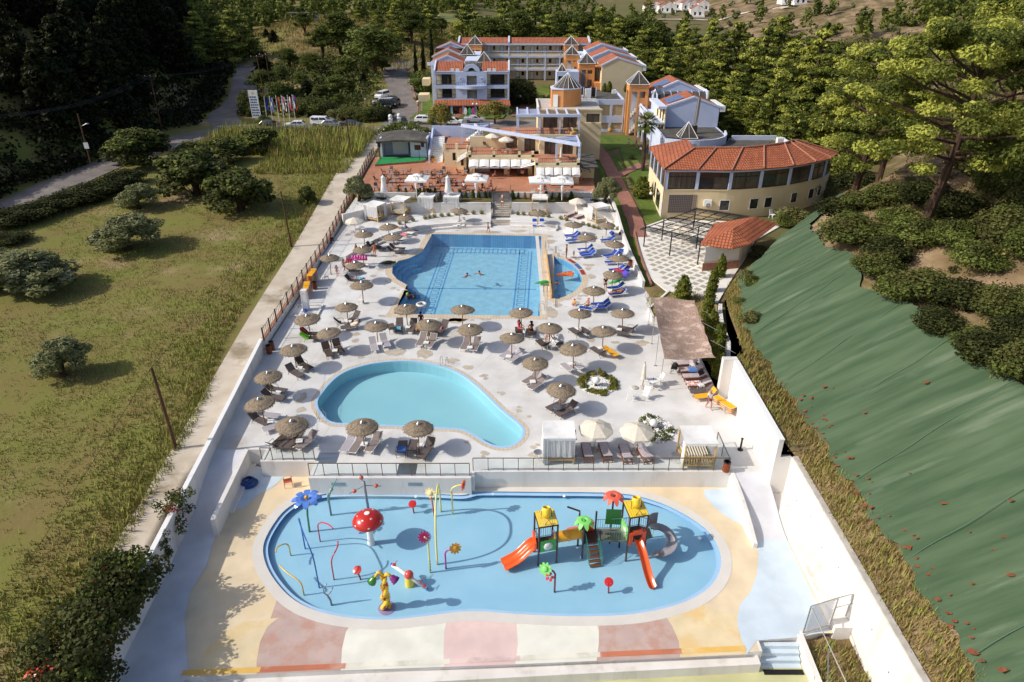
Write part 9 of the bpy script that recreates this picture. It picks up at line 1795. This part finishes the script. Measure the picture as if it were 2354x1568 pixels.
# ---------------------------------------------------------------- people
SK={'fair':mat('fair_skin',S(214,160,130),rg=.5),'tan':mat('tanned_skin',S(176,114,80),rg=.5)}
def prs(lb_,loc,rz,pose='stand',skin='fair',top=None,bottom=None,hair=(50,36,28),long=False,hat=None,s=1.,name='person',tilt=None):
 J={'pel':(0,0,.93),'spi':(0,0,1.12),'che':(0,0,1.32),'nec':(0,0,1.47),'hd0':(0,-.01,1.545),'hd1':(0,-.02,1.62),'hd2':(0,-.01,1.70)};Rd={'pel':.125,'spi':.115,'che':.135,'nec':.05,'hd0':.07,'hd1':.092,'hd2':.06};E=[('pel','spi'),('spi','che'),('che','nec'),('nec','hd0'),('hd0','hd1'),('hd1','hd2')]
 def side(k,sx,sh,el,wr,pa,hip,kn,an,to):
  for n,p,r in(('sh',sh,.062),('el',el,.043),('wr',wr,.03),('pa',pa,.034),('hip',hip,.092),('kn',kn,.058),('an',an,.04),('to',to,.034)):J[n+k]=(p[0]*sx,p[1],p[2]);Rd[n+k]=r
  E.extend([('che','sh'+k),('sh'+k,'el'+k),('el'+k,'wr'+k),('wr'+k,'pa'+k),('pel','hip'+k),('hip'+k,'kn'+k),('kn'+k,'an'+k),('an'+k,'to'+k)]);w,p=V3(J['wr'+k]),V3(J['pa'+k]);d=(p-w).normalized();u=V3((0,1,0))if abs(d.y)<.8 else V3((0,0,1));u=(u-d*u.dot(d)).normalized()
  for i,(off,l)in En_(((-.03,.07),(-.01,.085),(.01,.08),(.03,.06))):
   a='f%d%s'%(i,k);J[a]=tu_(p+u*off+d*.03);Rd[a]=.010;J[a+'t']=tu_(p+u*off+d*(.03+l)+V3((0,-.02,0)));Rd[a+'t']=.008;E.extend([('pa'+k,a),(a,a+'t')])
  J['th'+k]=tu_(p-u*.05-d*.01);Rd['th'+k]=.011;J['tt'+k]=tu_(p-u*.06+d*.045);Rd['tt'+k]=.009;E.extend([('pa'+k,'th'+k),('th'+k,'tt'+k)])
 if pose in('stand','lie','stoop','hips'):
  A=dict(sh=(.18,0,1.41),el=(.24,.02,1.13),wr=(.25,-.05,.9),pa=(.25,-.07,.83),hip=(.09,0,.9),kn=(.1,-.02,.5),an=(.1,.02,.08),to=(.12,-.15,.03));Bq=dict(A)
  if pose=='hips':A.update(el=(.34,.06,1.18),wr=(.2,-.02,1.02),pa=(.15,-.06,1.0))
  if pose=='lie':A.update(kn=(.12,-.12,.52));Bq.update(el=(.3,.05,1.55),wr=(.15,.05,1.72),pa=(.1,.03,1.72))
 elif pose=='walk':
  A=dict(sh=(.18,0,1.41),el=(.23,.1,1.15),wr=(.24,.0,.93),pa=(.24,-.03,.87),hip=(.09,0,.9),kn=(.1,-.2,.52),an=(.1,-.18,.1),to=(.11,-.35,.06));Bq=dict(sh=(.18,0,1.41),el=(.23,-.06,1.14),wr=(.23,-.2,.96),pa=(.23,-.26,.92),hip=(.09,0,.9),kn=(.1,.06,.5),an=(.1,.26,.14),to=(.11,.16,.04))
 elif pose=='sit':
  for n,dz in(('pel',-.42),('spi',-.42),('che',-.42),('nec',-.42),('hd0',-.42),('hd1',-.42),('hd2',-.42)):J[n]=(J[n][0],J[n][1]+.03,J[n][2]+dz)
  A=dict(sh=(.18,.03,.99),el=(.25,-.08,.74),wr=(.2,-.28,.66),pa=(.18,-.35,.66),hip=(.1,0,.48),kn=(.13,-.42,.5),an=(.12,-.46,.1),to=(.13,-.62,.04));Bq=dict(A)
 elif pose=='floor':
  for n in('pel','spi','che','nec','hd0','hd1','hd2'):J[n]=(J[n][0],J[n][1],J[n][2]-.8)
  A=dict(sh=(.18,0,.61),el=(.26,-.1,.4),wr=(.2,-.28,.3),pa=(.16,-.33,.28),hip=(.1,-.02,.11),kn=(.32,-.3,.2),an=(.05,-.42,.07),to=(.0,-.5,.05));Bq=dict(A)
 elif pose=='swim':
  for n,y,z in(('pel',.42,1.06),('spi',.28,1.16),('che',.1,1.3),('nec',.02,1.44)):J[n]=(0,y,z)
  A=dict(sh=(.18,.06,1.38),el=(.36,-.06,1.32),wr=(.4,-.3,1.3),pa=(.4,-.38,1.3),hip=(.09,.46,1.04),kn=(.12,.8,.9),an=(.12,1.1,.8),to=(.13,1.2,.76));Bq=dict(A)
 if pose=='stoop':
  for n,y,z in(('spi',-.12,1.06),('che',-.32,1.12),('nec',-.46,1.14),('hd0',-.53,1.14),('hd1',-.6,1.12),('hd2',-.67,1.1)):J[n]=(0,y,z)
  A.update(sh=(.18,-.4,1.13),el=(.22,-.42,.86),wr=(.2,-.5,.64),pa=(.19,-.53,.58));Bq=dict(A)
 side('r',1,**A);side('l',-1,**Bq);t=thg(name,lb_,'person',loc,rz);t.scale=(s,)*3
 if pose=='lie':t.rotation_euler=(R(-(tilt if tilt is not None else 78)),0,rz)
 def skin_mesh(nm,keys,m,grow=1.,mid={}):
  names=list(keys);me=bpy.data.meshes.new(nm);ix={n:i for i,n in En_(names)};es=[(ix[a],ix[b])for a,b in E+list(mid.get('e',[]))if a in ix and b in ix];me.from_pydata([mid[n]if n in mid else J[n]for n in names],es,[]);me.materials.append(m);o=bpy.data.objects.new(nm,me);COL.objects.link(o);o.parent=t;md=o.modifiers.new('skin','SKIN');md.use_smooth_shade=True;sv=me.skin_vertices[0].data
  for n in names:
   r=(mid['r'][n]if 'r' in mid and n in mid['r']else Rd[n])*grow;sv[ix[n]].radius=(r,r);sv[ix[n]].use_root=(n==names[0])
  sb=o.modifiers.new('sub','SUBSURF');sb.levels=1;sb.render_levels=1;return o
 skin_mesh('body',J.keys(),SK[skin]);mid={'r':{},'e':[]}
 def part(nm,keys,cm,grow,cut):
  mid={'r':{},'e':[]};ks=list(keys)
  for a,b_,f in cut:
   n=a+'_'+b_;mid[n]=tu_(lp(V3(J[a]),V3(J[b_]),f));mid['r'][n]=lp(Rd[a],Rd[b_],f);mid['e'].append((a,n));ks.append(n)
  return skin_mesh(nm,ks,cm,grow,mid)
 cm=lambda c:col('cloth_%d_%d_%d'%c,*c,rg=.9,spec=.1)
 if top:part('shirt',['che','spi','shr','shl'],cm(top),1.16,[('shr','elr',.55),('shl','ell',.55),('spi','pel',.7)])
 if bottom:part('shorts',['pel','hipr','hipl'],cm(bottom),1.14,[('hipr','knr',.5),('hipl','knl',.5),('pel','spi',.3)])
 h=V3(J['hd1']);up=(V3(J['hd2'])-V3(J['hd0'])).normalized();b=MB();q=up.to_track_quat('Z','Y').to_matrix();prof=[(.104,-.03),(.112,.02),(.1,.07),(.06,.105),(.001,.12)];b.lth(prof,12,h+V3((0,.012,0)),axis=q)
 if long:b.tb([h+V3((0,.07,.03)),h+V3((0,.11,-.12)),V3(J['che'])+V3((0,.13,.0))],[.09,.09,.05],8)
 b.bd('hair',col('hair_%d_%d_%d'%hair,*hair,rg=.8,spec=.2),t,sh_=True)
 if hat:b=MB();b.lth([(.17,.035),(.118,.04),(.118,.1),(.07,.14),(.001,.145)],14,h,axis=q);b.bd('hat',cm(hat),t)
 b=MB()
 for sx in(-.034,.034):b.ball(h+V3((sx,-.086,.01)),.011,6,4)
 b.ball(h+V3((0,-.1,-.02)),.014,6,4);b.ball(h+V3((0,-.086,-.055)),.014,6,4,sz=.4);b.bd('face',col('face_dark',70,44,38),t);return t
def P3(c,x,y,z=0.):p=G(c,x,y,z);return(p.x,p.y,z)
prs('person walking in white printed shirt and denim shorts by the yellow sunbeds',P3('C6',1985,1525),R(15),'walk','tan',(216,212,214),(60,76,110),(150,140,134))
prs('bearded person in black shirt and cream shorts behind the near left canopy bed',P3('C8',690,590),R(60),'stand','fair',(34,32,34),(206,190,160),(30,26,24))
prs('person in black shirt with a white stripe and black shorts near the green crocodile',P3('B',2085,1395),R(10),'stand','fair',(36,30,34),(30,26,30),(60,44,34))
prs('bare-chested father in dark trunks standing at the half-round pool',P3('B',1563,955),R(70),'hips','tan',None,(60,52,54),(70,50,38))
prs('toddler in a green outfit standing by the father',P3('B',1663,942),R(160),'stand','fair',(86,124,60),(86,124,60),(190,160,110),s=.5)
prs('boy in blue trunks walking along the far edge of the large pool',P3('B',512,612),R(80),'walk','tan',None,(70,96,130),(70,50,38),s=.82)
prs('blonde person in white bikini bottom climbing the stone stairs',P3('B',705,270,1.25),R(180),'walk','tan',None,(236,234,232),(226,200,150),True)
prs('bare-chested man in orange trunks seen from behind in the west corner',P3('A',1345,938),R(170),'hips','tan',None,(226,92,50),(50,36,28))
prs('pale bare-chested man stooping over a lounger in the west corner',P3('A',1330,830),R(100),'stoop','fair',None,(60,60,70),(50,36,28))
prs('bare-chested boy standing half behind a parasol in the west corner',P3('A',1100,915),R(60),'stand','tan',None,(90,80,80),(150,110,70),s=.85)
prs('boy in dark trunks walking toward the pink inflatable',P3('A',935,1138),R(150),'walk','fair',None,(50,46,54),(40,30,26),s=.86)
prs('small girl in a lilac swimsuit near the fence',P3('A',840,1195),R(40),'stand','fair',(206,150,176),(206,150,176),(70,46,36),True,s=.76)
prs('guest in blue top reading on the pink towel lounger',P3('A',1760,612,.0),R(-70),'sit','tan',(60,110,180),None,(226,220,210))
prs('guest lying on a lounger with red slippers by the curved kerb',P3('A',1800,582,.42),R(70),'lie','tan',None,(60,60,80),(60,44,34))
prs('person leaning in to make up the westernmost canopy bed, pink top',P3('A',1300,450,.5),R(150),'stoop','tan',(206,140,190),None,(60,44,34))
prs('sunbathing woman lying on the blue lounger near the crocodile',P3('B',2130,1432,.42),R(-78),'lie','tan',None,(60,54,60),(60,100,180),tilt=80)
prs('child in a pink cap sitting sideways on a blue lounger',P3('C6',475,272,.0),R(-60),'sit','tan',None,(60,50,60),(220,180,120),hat=(232,110,140),s=.9)
prs('small child with a red cap sitting on the deck in an orange swim vest',P3('C6',305,222),R(-30),'floor','fair',(240,170,50),(60,90,170),(120,80,50),hat=(206,50,60),s=.72)
prs('woman in pink swimsuit sitting on the left lounger by the pool ladder',P3('C5',1605,605),R(60),'sit','tan',(236,70,120),(236,70,120),(110,66,40),True)
prs('woman in a dark head scarf sitting on the right lounger by the pool ladder',P3('C5',1765,625),R(200),'sit','tan',None,(40,36,40),(40,36,44),True,hat=(44,42,50))
prs('girl stooping with a white cap beside the lounger with papers',P3('C5',1965,735),R(20),'stoop','fair',(226,200,206),(226,200,206),(130,80,50),hat=(226,206,214),s=.85)
prs('guest lying on the white towel lounger mid-deck',P3('C5',2070,690,.45),R(20),'lie','tan',None,(150,110,150),(190,120,70),tilt=72)
prs('guest with dark hair behind the dark lounger row',P3('C5',287,500),R(0),'sit','tan',(60,54,60),None,(30,26,28))
for c,x,y,l,k in[('B',395,1165,'dark-haired swimmer in the middle of the large pool, right of two',dict(hair=(30,26,26))),('B',232,1195,'swimmer in the middle of the large pool, left of two',dict(hair=(30,26,26),bottom=(50,80,150))),('B',1435,1335,'bare-backed child standing in the half-round pool',dict(hair=(40,30,26),s=.8,bottom=(50,50,60))),('A',1805,1460,'swimmer with a lime ball at the left pool edge',dict(hair=(50,36,28))),('C4',2305,420,'swimmer on a clear ring near the near left pool corner',dict(hair=(120,90,70),bottom=(190,90,90)))]:
 p=G(c,x,y,-.1);sc_=k.pop('s',.95);k.setdefault('bottom',None);prs(l,(p.x,p.y,-.12-1.28*sc_ if 'half' not in l else-.75),R(ru(-60,60)),'swim','tan',None,k['bottom'],k['hair'],s=sc_)
b=MB();p=G('C4',2305,400,-.05);b.tb([(p.x+.42*Cs(a),p.y+.42*Sn(a),-.03)for a in[i*PI/10 for i in Rn(20)]],.13,8,closed=True);tag(b.bd('swim_ring',col('ring_clear',226,226,220,rg=.1)),'pale swim ring near the near left pool corner','swim ring')
for c,x,y,a,top,l,ht in[('R6',880,720,200,(170,40,50),'guest in a red shirt at the front cafe table',None),('R6',955,735,-30,(220,220,226),'guest in a white shirt at the front cafe table',None),('R6',1130,740,60,(60,54,60),'guest in a dark dress and hat beside the stairs',(40,36,38)),('R6',1210,725,-60,(50,60,90),'guest in a navy shirt beside the stairs',None),('R6',1715,755,60,(90,90,130),'guest in a blue shirt at the white tables',None),('R6',1965,735,160,(196,140,110),'bare-shouldered guest at the white tables',None),('R6',710,690,90,(190,140,120),'guest in sunshine at a table near the folded parasol',None),('R6',1250,625,-90,(60,80,120),'guest in the shade of the long awning',None)]:
 prs('seated '+l,P3(c,x,y,2.3),R(a),'sit','tan',top,(60,60,80),(70,50,40),hat=ht)
prs('waiter in black walking at the open parasol pair',P3('R6',1765,715,2.3),R(180),'walk','tan',(30,28,30),(30,28,30),(40,30,26))
prs('person in white by the east corner of the serving counter',P3('R6',2055,660,2.3),R(90),'stand','fair',(220,220,220),(60,60,70),(60,44,34))
prs('person in white inside the open cafe front',P3('R6',1375,600,2.3),R(30),'stand','fair',(220,216,214),(70,80,110),(40,30,26))
prs('person in dark clothes on the upper balcony of the blue hotel block',(-13.6,153.9,8.12),R(120),'stand','tan',(60,90,70),(50,60,60),(40,30,26))
for c,x,y,l,top in[('H',30,700,'left of two people walking on the lawn by the hall',(200,196,206)),('H',102,705,'right of two people walking on the lawn by the hall',(60,70,70))]:prs('person, '+l,P3(c,x,y,1.7),R(90),'walk','fair',top,(60,60,80),(60,44,34))
# ---------------------------------------------------------------- cars
def mkc(lb_,loc,rz,c,kind_='hatch',scale=1.):
 t=thg('parked_car',lb_,'car',loc,rz);t.scale=(scale,)*3;pm=col('paint_%d_%d_%d'%c,*c,rg=.25,spec=.7);H={'hatch':[(-2.0,.45),(-2.02,.85),(-1.85,.98),(-1.15,1.0),(-.35,1.45),(1.25,1.47),(1.85,1.02),(1.98,.9),(1.98,.4)],'suv':[(-2.2,.5),(-2.22,.95),(-2.0,1.08),(-1.2,1.1),(-.45,1.62),(1.6,1.64),(2.1,1.15),(2.2,1.0),(2.2,.48)],'sedan':[(-2.2,.42),(-2.22,.78),(-2.0,.9),(-1.1,.95),(-.35,1.4),(.85,1.42),(1.55,1.02),(2.2,.98),(2.2,.42)],'van':[(-2.2,.5),(-2.22,1.0),(-2.0,1.15),(-1.5,1.2),(-.9,1.8),(2.0,1.84),(2.2,1.6),(2.22,.9),(2.2,.48)]}[kind_]
 def wd(z):return .86 if z<1.05*max(1,H[4][1]/1.45)else .86-.2*(z-1.0)
 b=MB();n=len(H);v=[]
 for s in(-1,1):v+=[(x,s*(wd(z)if i not in(4,5)else .66),z)for i,(x,z)in En_(H)]
 b.add(v,[tu_(Rn(n)),tu_(Rn(2*n-1,n-1,-1))]+[(i,n+i,n+(i+1)%n,(i+1)%n)for i in Rn(n)]);o=b.bd('body',pm,t);bm=o.modifiers.new('b','BEVEL');bm.width=.07;bm.segments=2;bm.limit_method='ANGLE';zb,zt=H[3][1],H[4][1];xa,xb,xc,xd=H[3][0],H[4][0],H[5][0],H[6][0];b=MB()
 for s in(-1,1):
  f=lambda x,u:(x,s*(lp(.86,.66,u)+.012),lp(zb+.03,zt-.02,u));q=[f(xa+.28,.08),f(xd-.25 if kind_!='van' else 1.9,.08),f(xc-.08,.86),f(xb+.1,.86)];m1=[lp(V3(q[0]),V3(q[1]),.48),lp(V3(q[3]),V3(q[2]),.42)];m2=[lp(V3(q[0]),V3(q[1]),.52),lp(V3(q[3]),V3(q[2]),.46)]
  for qq in([q[0],m1[0],m1[1],q[3]],[m2[0],q[1],q[2],m2[1]]):b.add(qq,[(0,1,2,3)if s<0 else(3,2,1,0)])
 for(x0,z0),(x1,z1),sg in((H[3],H[4],-1),(H[6],H[5],1)):
  a0=V3((x0,0,z0));a1=V3((x1,0,z1));p,q=lp(a0,a1,.1),lp(a0,a1,.92);nn=V3((sg*.012,0,.012));b.add([p+nn+V3((0,-.76,0)),p+nn+V3((0,.76,0)),q+nn+V3((0,.62,0)),q+nn+V3((0,-.62,0))],[(0,1,2,3)if sg<0 else(3,2,1,0)])
 b.bd('window',M.dglass,t)
 for x in(-1.3,1.3):
  for s in(-1,1):
   b=MB();b.lth([(.001,-.11),(.31,-.11),(.33,-.06),(.33,.06),(.31,.11),(.001,.11)],16,(x,s*.8,.33),axis=RX90);w_=b.bd('wheel',col('tyre',28,28,28,rg=.8),t);b=MB();b.lth([(.001,.0),(.2,.0),(.2,.012)],12,(x,s*.915,.33),axis=MX.Rotation(R(90 if s<0 else-90),3,'X'));b.bd('rim',M.steel,w_)
 for s in(-.62,.62):b=MB();b.bx(H[1][0]-.01,H[1][0]+.14,s-.17,s+.17,H[1][1]-.17,H[1][1]-.03);b.bd('headlight',col('lampglass',220,220,214,rg=.1),t);b=MB();b.bx(H[-2][0]-.1,H[-2][0]+.015,s-.16,s+.16,H[-2][1]-.2,H[-2][1]-.04);b.bd('tail_light',col('tail',150,26,24,rg=.2),t)
 return t
WH=(232,232,232);BK_=(26,26,28);GY=(120,122,126);SV=(186,188,194)
for c,x,y,a,cc_,kd_,l in[('W',540,625,172,(44,42,46),'hatch','dark hatchback parked below the six flagpoles'),('W',840,630,5,WH,'hatch','white hatchback parked beside the dark one below the flags'),('W',670,705,178,BK_,'sedan','black car half hidden by the reeds'),('W',1150,600,175,WH,'van','white van roof showing behind the reeds'),('W',1265,620,170,GY,'hatch','grey car mostly hidden behind the reeds'),('W',1490,620,170,(36,40,50),'sedan','dark car parked under the hedge by the gate'),('W',1845,148,70,WH,'van','white people carrier parked farthest up the hotel drive'),('W',1908,188,75,WH,'hatch','white car second from the top of the hotel drive'),('W',1945,222,78,BK_,'sedan','black car third from the top of the hotel drive'),('W',1995,290,85,BK_,'suv','black car fourth from the top of the hotel drive'),('W',1850,345,10,SV,'suv','silver car parked across under the hedge, behind a black one'),('W',1875,388,8,BK_,'suv','black estate parked across under the hedge'),('W',2092,590,95,(40,38,40),'hatch','dark car facing the gate on the forecourt'),('V',1850,1138,170,WH,'suv','white off-roader on the forecourt left of the yellowing tree'),('V',2100,1150,172,WH,'hatch','white car right of the first yellowing tree'),('R3',840,1312,178,SV,'sedan','grey saloon by the brick path in front of the hotel'),('W',690,205,140,SV,'van','pale van on the side road by the transformer poles'),('H',1078,470,150,(186,176,160),'van','beige people carrier parked behind the curved hall'),('H',1170,528,140,BK_,'sedan','black saloon parked behind the curved hall')]:
 p=G(c,x,y,2.5);p=G(c,x,y,T(p.x,p.y)+.2);mkc(l,(p.x,p.y,T(p.x,p.y)+.2),R(a),cc_,kd_)
 # ---------------------------------------------------------------- poles, wires, flags, lamps, sign
def wood_pole(lb_,c,bx0,by0,tx,ty,z,r=.13,arms=(),m=None):
 p=G(c,bx0,by0,z);z=T(p.x,p.y);p=G(c,bx0,by0,z);q=HY(c,tx,ty,p.y);t=thg('utility_pole',lb_,'pole',(p.x,p.y,z));b=MB();b.tb([(0,0,-.2),(q.x-p.x,0,q.z-z)],[r,r*.7],8);b.bd('shaft',m or M.wood,t)
 for dz,w in arms:
  b=MB();h=q.z-z-dz;b.bx(q.x-p.x-w,q.x-p.x+w,-.07,.07,h,h+.12);a=b.bd('crossarm',M.wood,t);b=MB()
  for s in(-w*.9,0,w*.9):b.lth([(.05,h+.12),(.06,h+.2),(.03,h+.3),(.001,h+.3)],8,(q.x-p.x+s,0,0))
  b.bd('insulator',M.wp,a)
 return q
qA=wood_pole('leaning wooden pole in the near meadow by the dusty path','U',405,1032,348,845,.6);qB=wood_pole('wooden pole in the meadow halfway along the path','U',670,568,645,440,.6);qF=wood_pole('wooden pole rising from the reeds near the stage','V',1160,1440,1110,1055,1.8)
qC=wood_pole('dark wooden pole with crossarm beside the road bend','U',373,305,345,175,2.,.14,((.15,1.1),(3.2,.6)));qD=wood_pole('short wooden pole with lamp and white notice by the road','U',208,372,178,262,1.5)
qE1=wood_pole('left pole of the transformer pair by the side road','U',606,215,590,130,2.3,.15,((.1,1.4),));qE2=wood_pole('right pole of the transformer pair by the side road','U',624,214,610,126,2.3,.15,((.1,1.4),))
t=thg('transformer','grey transformer slung between the twin poles','transformer',((qE1.x+qE2.x)/2,qE1.y,qE1.z-8));b=MB();b.bx(-1,1,-.5,.5,0,.3);b.bd('platform',M.wood,t);b=MB();b.bx(-.5,.5,-.35,.35,.3,1.5);b.bd('tank',M.steel,t)
def wire(lb_,a,b_,sag=1.,r=.016):
 a,b_=V3(a),V3(b_);b=MB();b.tb([lp(a,b_,i/16)-V3((0,0,sag*Sn(PI*i/16)))for i in Rn(17)],r,4);tag(b.bd('wire',M.black),lb_,'wire')
wire('black cable running from the near meadow pole to the photo edge',qA,HY('U',-60,1480,24.),.15);wire('black cable between the two meadow poles',qA,qB,.9);wire('black cable between the far meadow pole and the reed pole',qB,qF,.8,.014)
for i in Rn(3):wire('overhead line from the road pole toward the transformer, %s strand'%ORD[i],qC+V3((-1+i,0,.2)),qE1+V3((-1+i,0,.3)),1.2,.022);wire('overhead line from the road pole to the left edge, %s strand'%ORD[i],qC+V3((-1+i,0,.2)),HY('U',-40,268+i*3,86),1.5,.022)
b=MB();b.bx(-.35,.35,-.02,.02,0,.9);s_=tag(b.bd('notice',M.wp),'white notice board hanging on the short roadside pole','sign');p=HY('U',198,335,qD.y-.2);s_.location=(p.x,p.y,p.z-.45)
b=MB();b.tb([(0,0,0),(.7,0,.3)],.05,6);b.ball((.9,0,.34),.2,8,6,sz=.5,sx=1.6);s_=tag(b.bd('street_lamp',M.steel),'small street lamp arm on the short roadside pole','lamp');p=HY('U',188,290,qD.y);s_.location=p
FL=[((490,500),(457,250),[(34,50,130)]),((565,562),(520,250),[(40,90,170),(236,236,236),(40,90,170),(236,236,236),(40,90,170)]),((645,592),(595,240),[(34,32,34),(190,36,40),(226,180,60)]),((705,604),(660,240),[(236,236,236),(206,40,50),(236,236,236)]),((770,582),(732,238),[(206,40,50),(236,236,236),(206,40,50)]),((832,560),(788,228),[(236,236,236),(46,70,160),(200,40,46)])]
FN=['plain dark blue flag, leftmost of six','blue and white striped flag, second of six','black, red and gold flag, third of six','white flag with a red band, fourth of six','red, white and red flag, fifth of six','white, blue and red flag, rightmost of six']
for(bs,tp,cs),l in zip(FL,FN):
 p=G('W',*bs,2.4);q=HY('W',*tp,p.y);t=thg('flagpole','white pole with a limp '+l,'flag',(p.x,p.y,2.3));h=q.z-2.3;dx=q.x-p.x;b=MB();b.tb([(0,0,0),(dx,0,h)],.055,6);b.bd('pole',M.wp,t);n=len(cs)
 for k,c in En_(cs):
  b=MB();L0=2.6;z0=h-.15;v=[]
  for i in Rn(9):
   f=i/8
   for g in(k/n,(k+1)/n):v.append((dx+.08+.55*g+.06*Sn(f*6+g*9),.12*Sn(g*7+f*4),z0-L0*f-.25*g))
  b.add(v,[(2*i,2*i+1,2*i+3,2*i+2)for i in Rn(8)]);b.bd('flag_stripe',col('flag_%d_%d_%d'%c,*c,rg=.9),t)
t=thg('sign_board','tall white hotel sign board with a yellow mark and blue lettering by the junction','sign',G('W',385,560,2.3));b=MB();b.bx(-.9,.9,-.1,.1,.9,6.2);b.bd('panel',M.wp,t);b=MB();b.add([(-.3,-.115,5.5),(.3,-.115,5.5),(0,-.115,6.0)],[(0,1,2)]);b.bd('mark',col('mark_yellow',236,190,60),t)
b=MB();r=RR(3)
for i in Rn(8):
 x=-.75
 while x<.6:w=r.uniform(.12,.4);b.bx(x,min(.75,x+w),-.115,-.105,1.3+i*.5,1.3+i*.5+.26);x+=w+.1
b.bd('lettering',col('letter_blue',70,86,130),t);b=MB();b.bx(-.7,-.5,-.08,.08,0,.89);b.bx(.5,.7,-.08,.08,0,.89);b.bd('post',M.steel,t)
p=G('V',580,830,2.6)
t=thg('street_lamp','dark green curved street lamp over the side road','lamp',(p.x,p.y,2.4));b=MB();b.tb([(0,0,0),(-.1,0,7.2),(-.7,0,7.9),(-1.6,0,7.7)],.09,7);b.bd('post',gl('lamp_green',70,96,80),t);b=MB();b.ball((-1.7,0,7.6),.3,10,6,sz=.5);b.bd('lamp_head',M.steel,t)
def glm(lb_,c,x,y,z,h=1.,two=False):
 p=G(c,x,y,z);t=thg('garden_lamp',lb_,'lamp',(p.x,p.y,z));b=MB();b.tb([(0,0,0),(0,0,h)],.04,6)
 if two:b.tb([(-.4,0,h),(.4,0,h)],.03,6)
 b.bd('post',M.black,t)
 for s in((-.4,.4)if two else(0,)):b=MB();b.ball((s,0,h+.22),.22,12,8);b.bd('globe',M.wp,t,sh_=True)
for c,x,y,z,h,tw,l in[('R3',845,1240,2.4,2.4,True,'double globe lamp in front of the beach boards'),('R3',105,1190,2.4,2.2,True,'double globe lamp on the lawn west of the hotel block'),('R3',1425,1110,2.4,2.2,True,'double globe lamp near the courtyard arbours'),('R3',445,1230,2.4,1.6,True,'double globe lamp behind the yellowing tree'),('V',1378,830,2.6,.8,False,'small globe lamp at the top of the hotel drive'),('V',1612,805,2.6,.7,False,'small globe lamp on the lawn beside the drive'),('V',1652,845,2.6,.7,False,'second small globe lamp on the lawn beside the drive'),('V',1296,965,2.4,1.,False,'globe lamp by the dark hedge'),('H',140,775,1.6,1.2,False,'globe lamp under the tall slender palm'),('H',236,1195,.5,1.,False,'globe lamp by the west wall of the hall'),('V',768,1235,2.2,.8,False,'globe lamp at the forecourt edge near the reeds')]:glm(l,c,x,y,z,h,tw)
# pots and small things
for c,x,y,z,s,l in[('R6',663,470,2.3,.55,'ochre clay pot with a plant at the foot of the white stair'),('R4',812,1435,2.25,.6,'ochre pot with red flowers on the lattice block lawn'),('R3',2150,1500,7.18,.5,'pale clay pot on the top terrace, left of two'),('R3',2190,1490,7.18,.55,'pale clay pot with a plant on the top terrace, right of two'),('V',1912,1480,2.3,.0,'')]:
 if not s:continue
 p=G(c,x,y,z);t=thg('clay_pot',l,'pot',p);b=MB();b.lth([(.001,0),(.5*s,0),(.85*s,.6*s),(.6*s,1.2*s),(.7*s,1.35*s),(.5*s,1.3*s),(.4*s,1.1*s)],14);b.bd('pot',col('clay_ochre',210,160,84,rg=.7),t,sh_=True)
 if 'plant' in l or 'flower' in l:v,f,mi=leaves([(0,0,1.5*s,.55*s,.55*s,.4*s)],120,.12,DR(1),nm=2);raw('plant',v,f,mi,[M.leaf2,BR if 'red' in l else M.leaf],t)
t=thg('monobloc_chair','white plastic chair standing against the curved hall','chair',G('H',1385,1352,.3),R(30));t.scale=(1.3,)*3
b=MB();b.slb([(-.24,-.22,.42),(.24,-.22,.42),(.24,.22,.42),(-.24,.22,.42)],.03);b.bd('seat',M.wp,t);b=MB();b.slb([(-.24,.22,.45),(.24,.22,.45),(.2,.34,.9),(-.2,.34,.9)],.03);b.bd('backrest',M.wp,t)
for x in(-.22,.22):
 for y in(-.2,.22):q=MB();q.tb([(x,y,.4),(x*1.1,y*1.15,0)],.025,5);q.bd('leg',M.wp,t)
for c,x,y,z,l in[('H',555,1410,2.55,'big white parasol standing under the black pergola')]:
 p=G(c,x,y,z);FK.put((p.x,p.y,.2),0,l,(1.15,1.15,1.0))
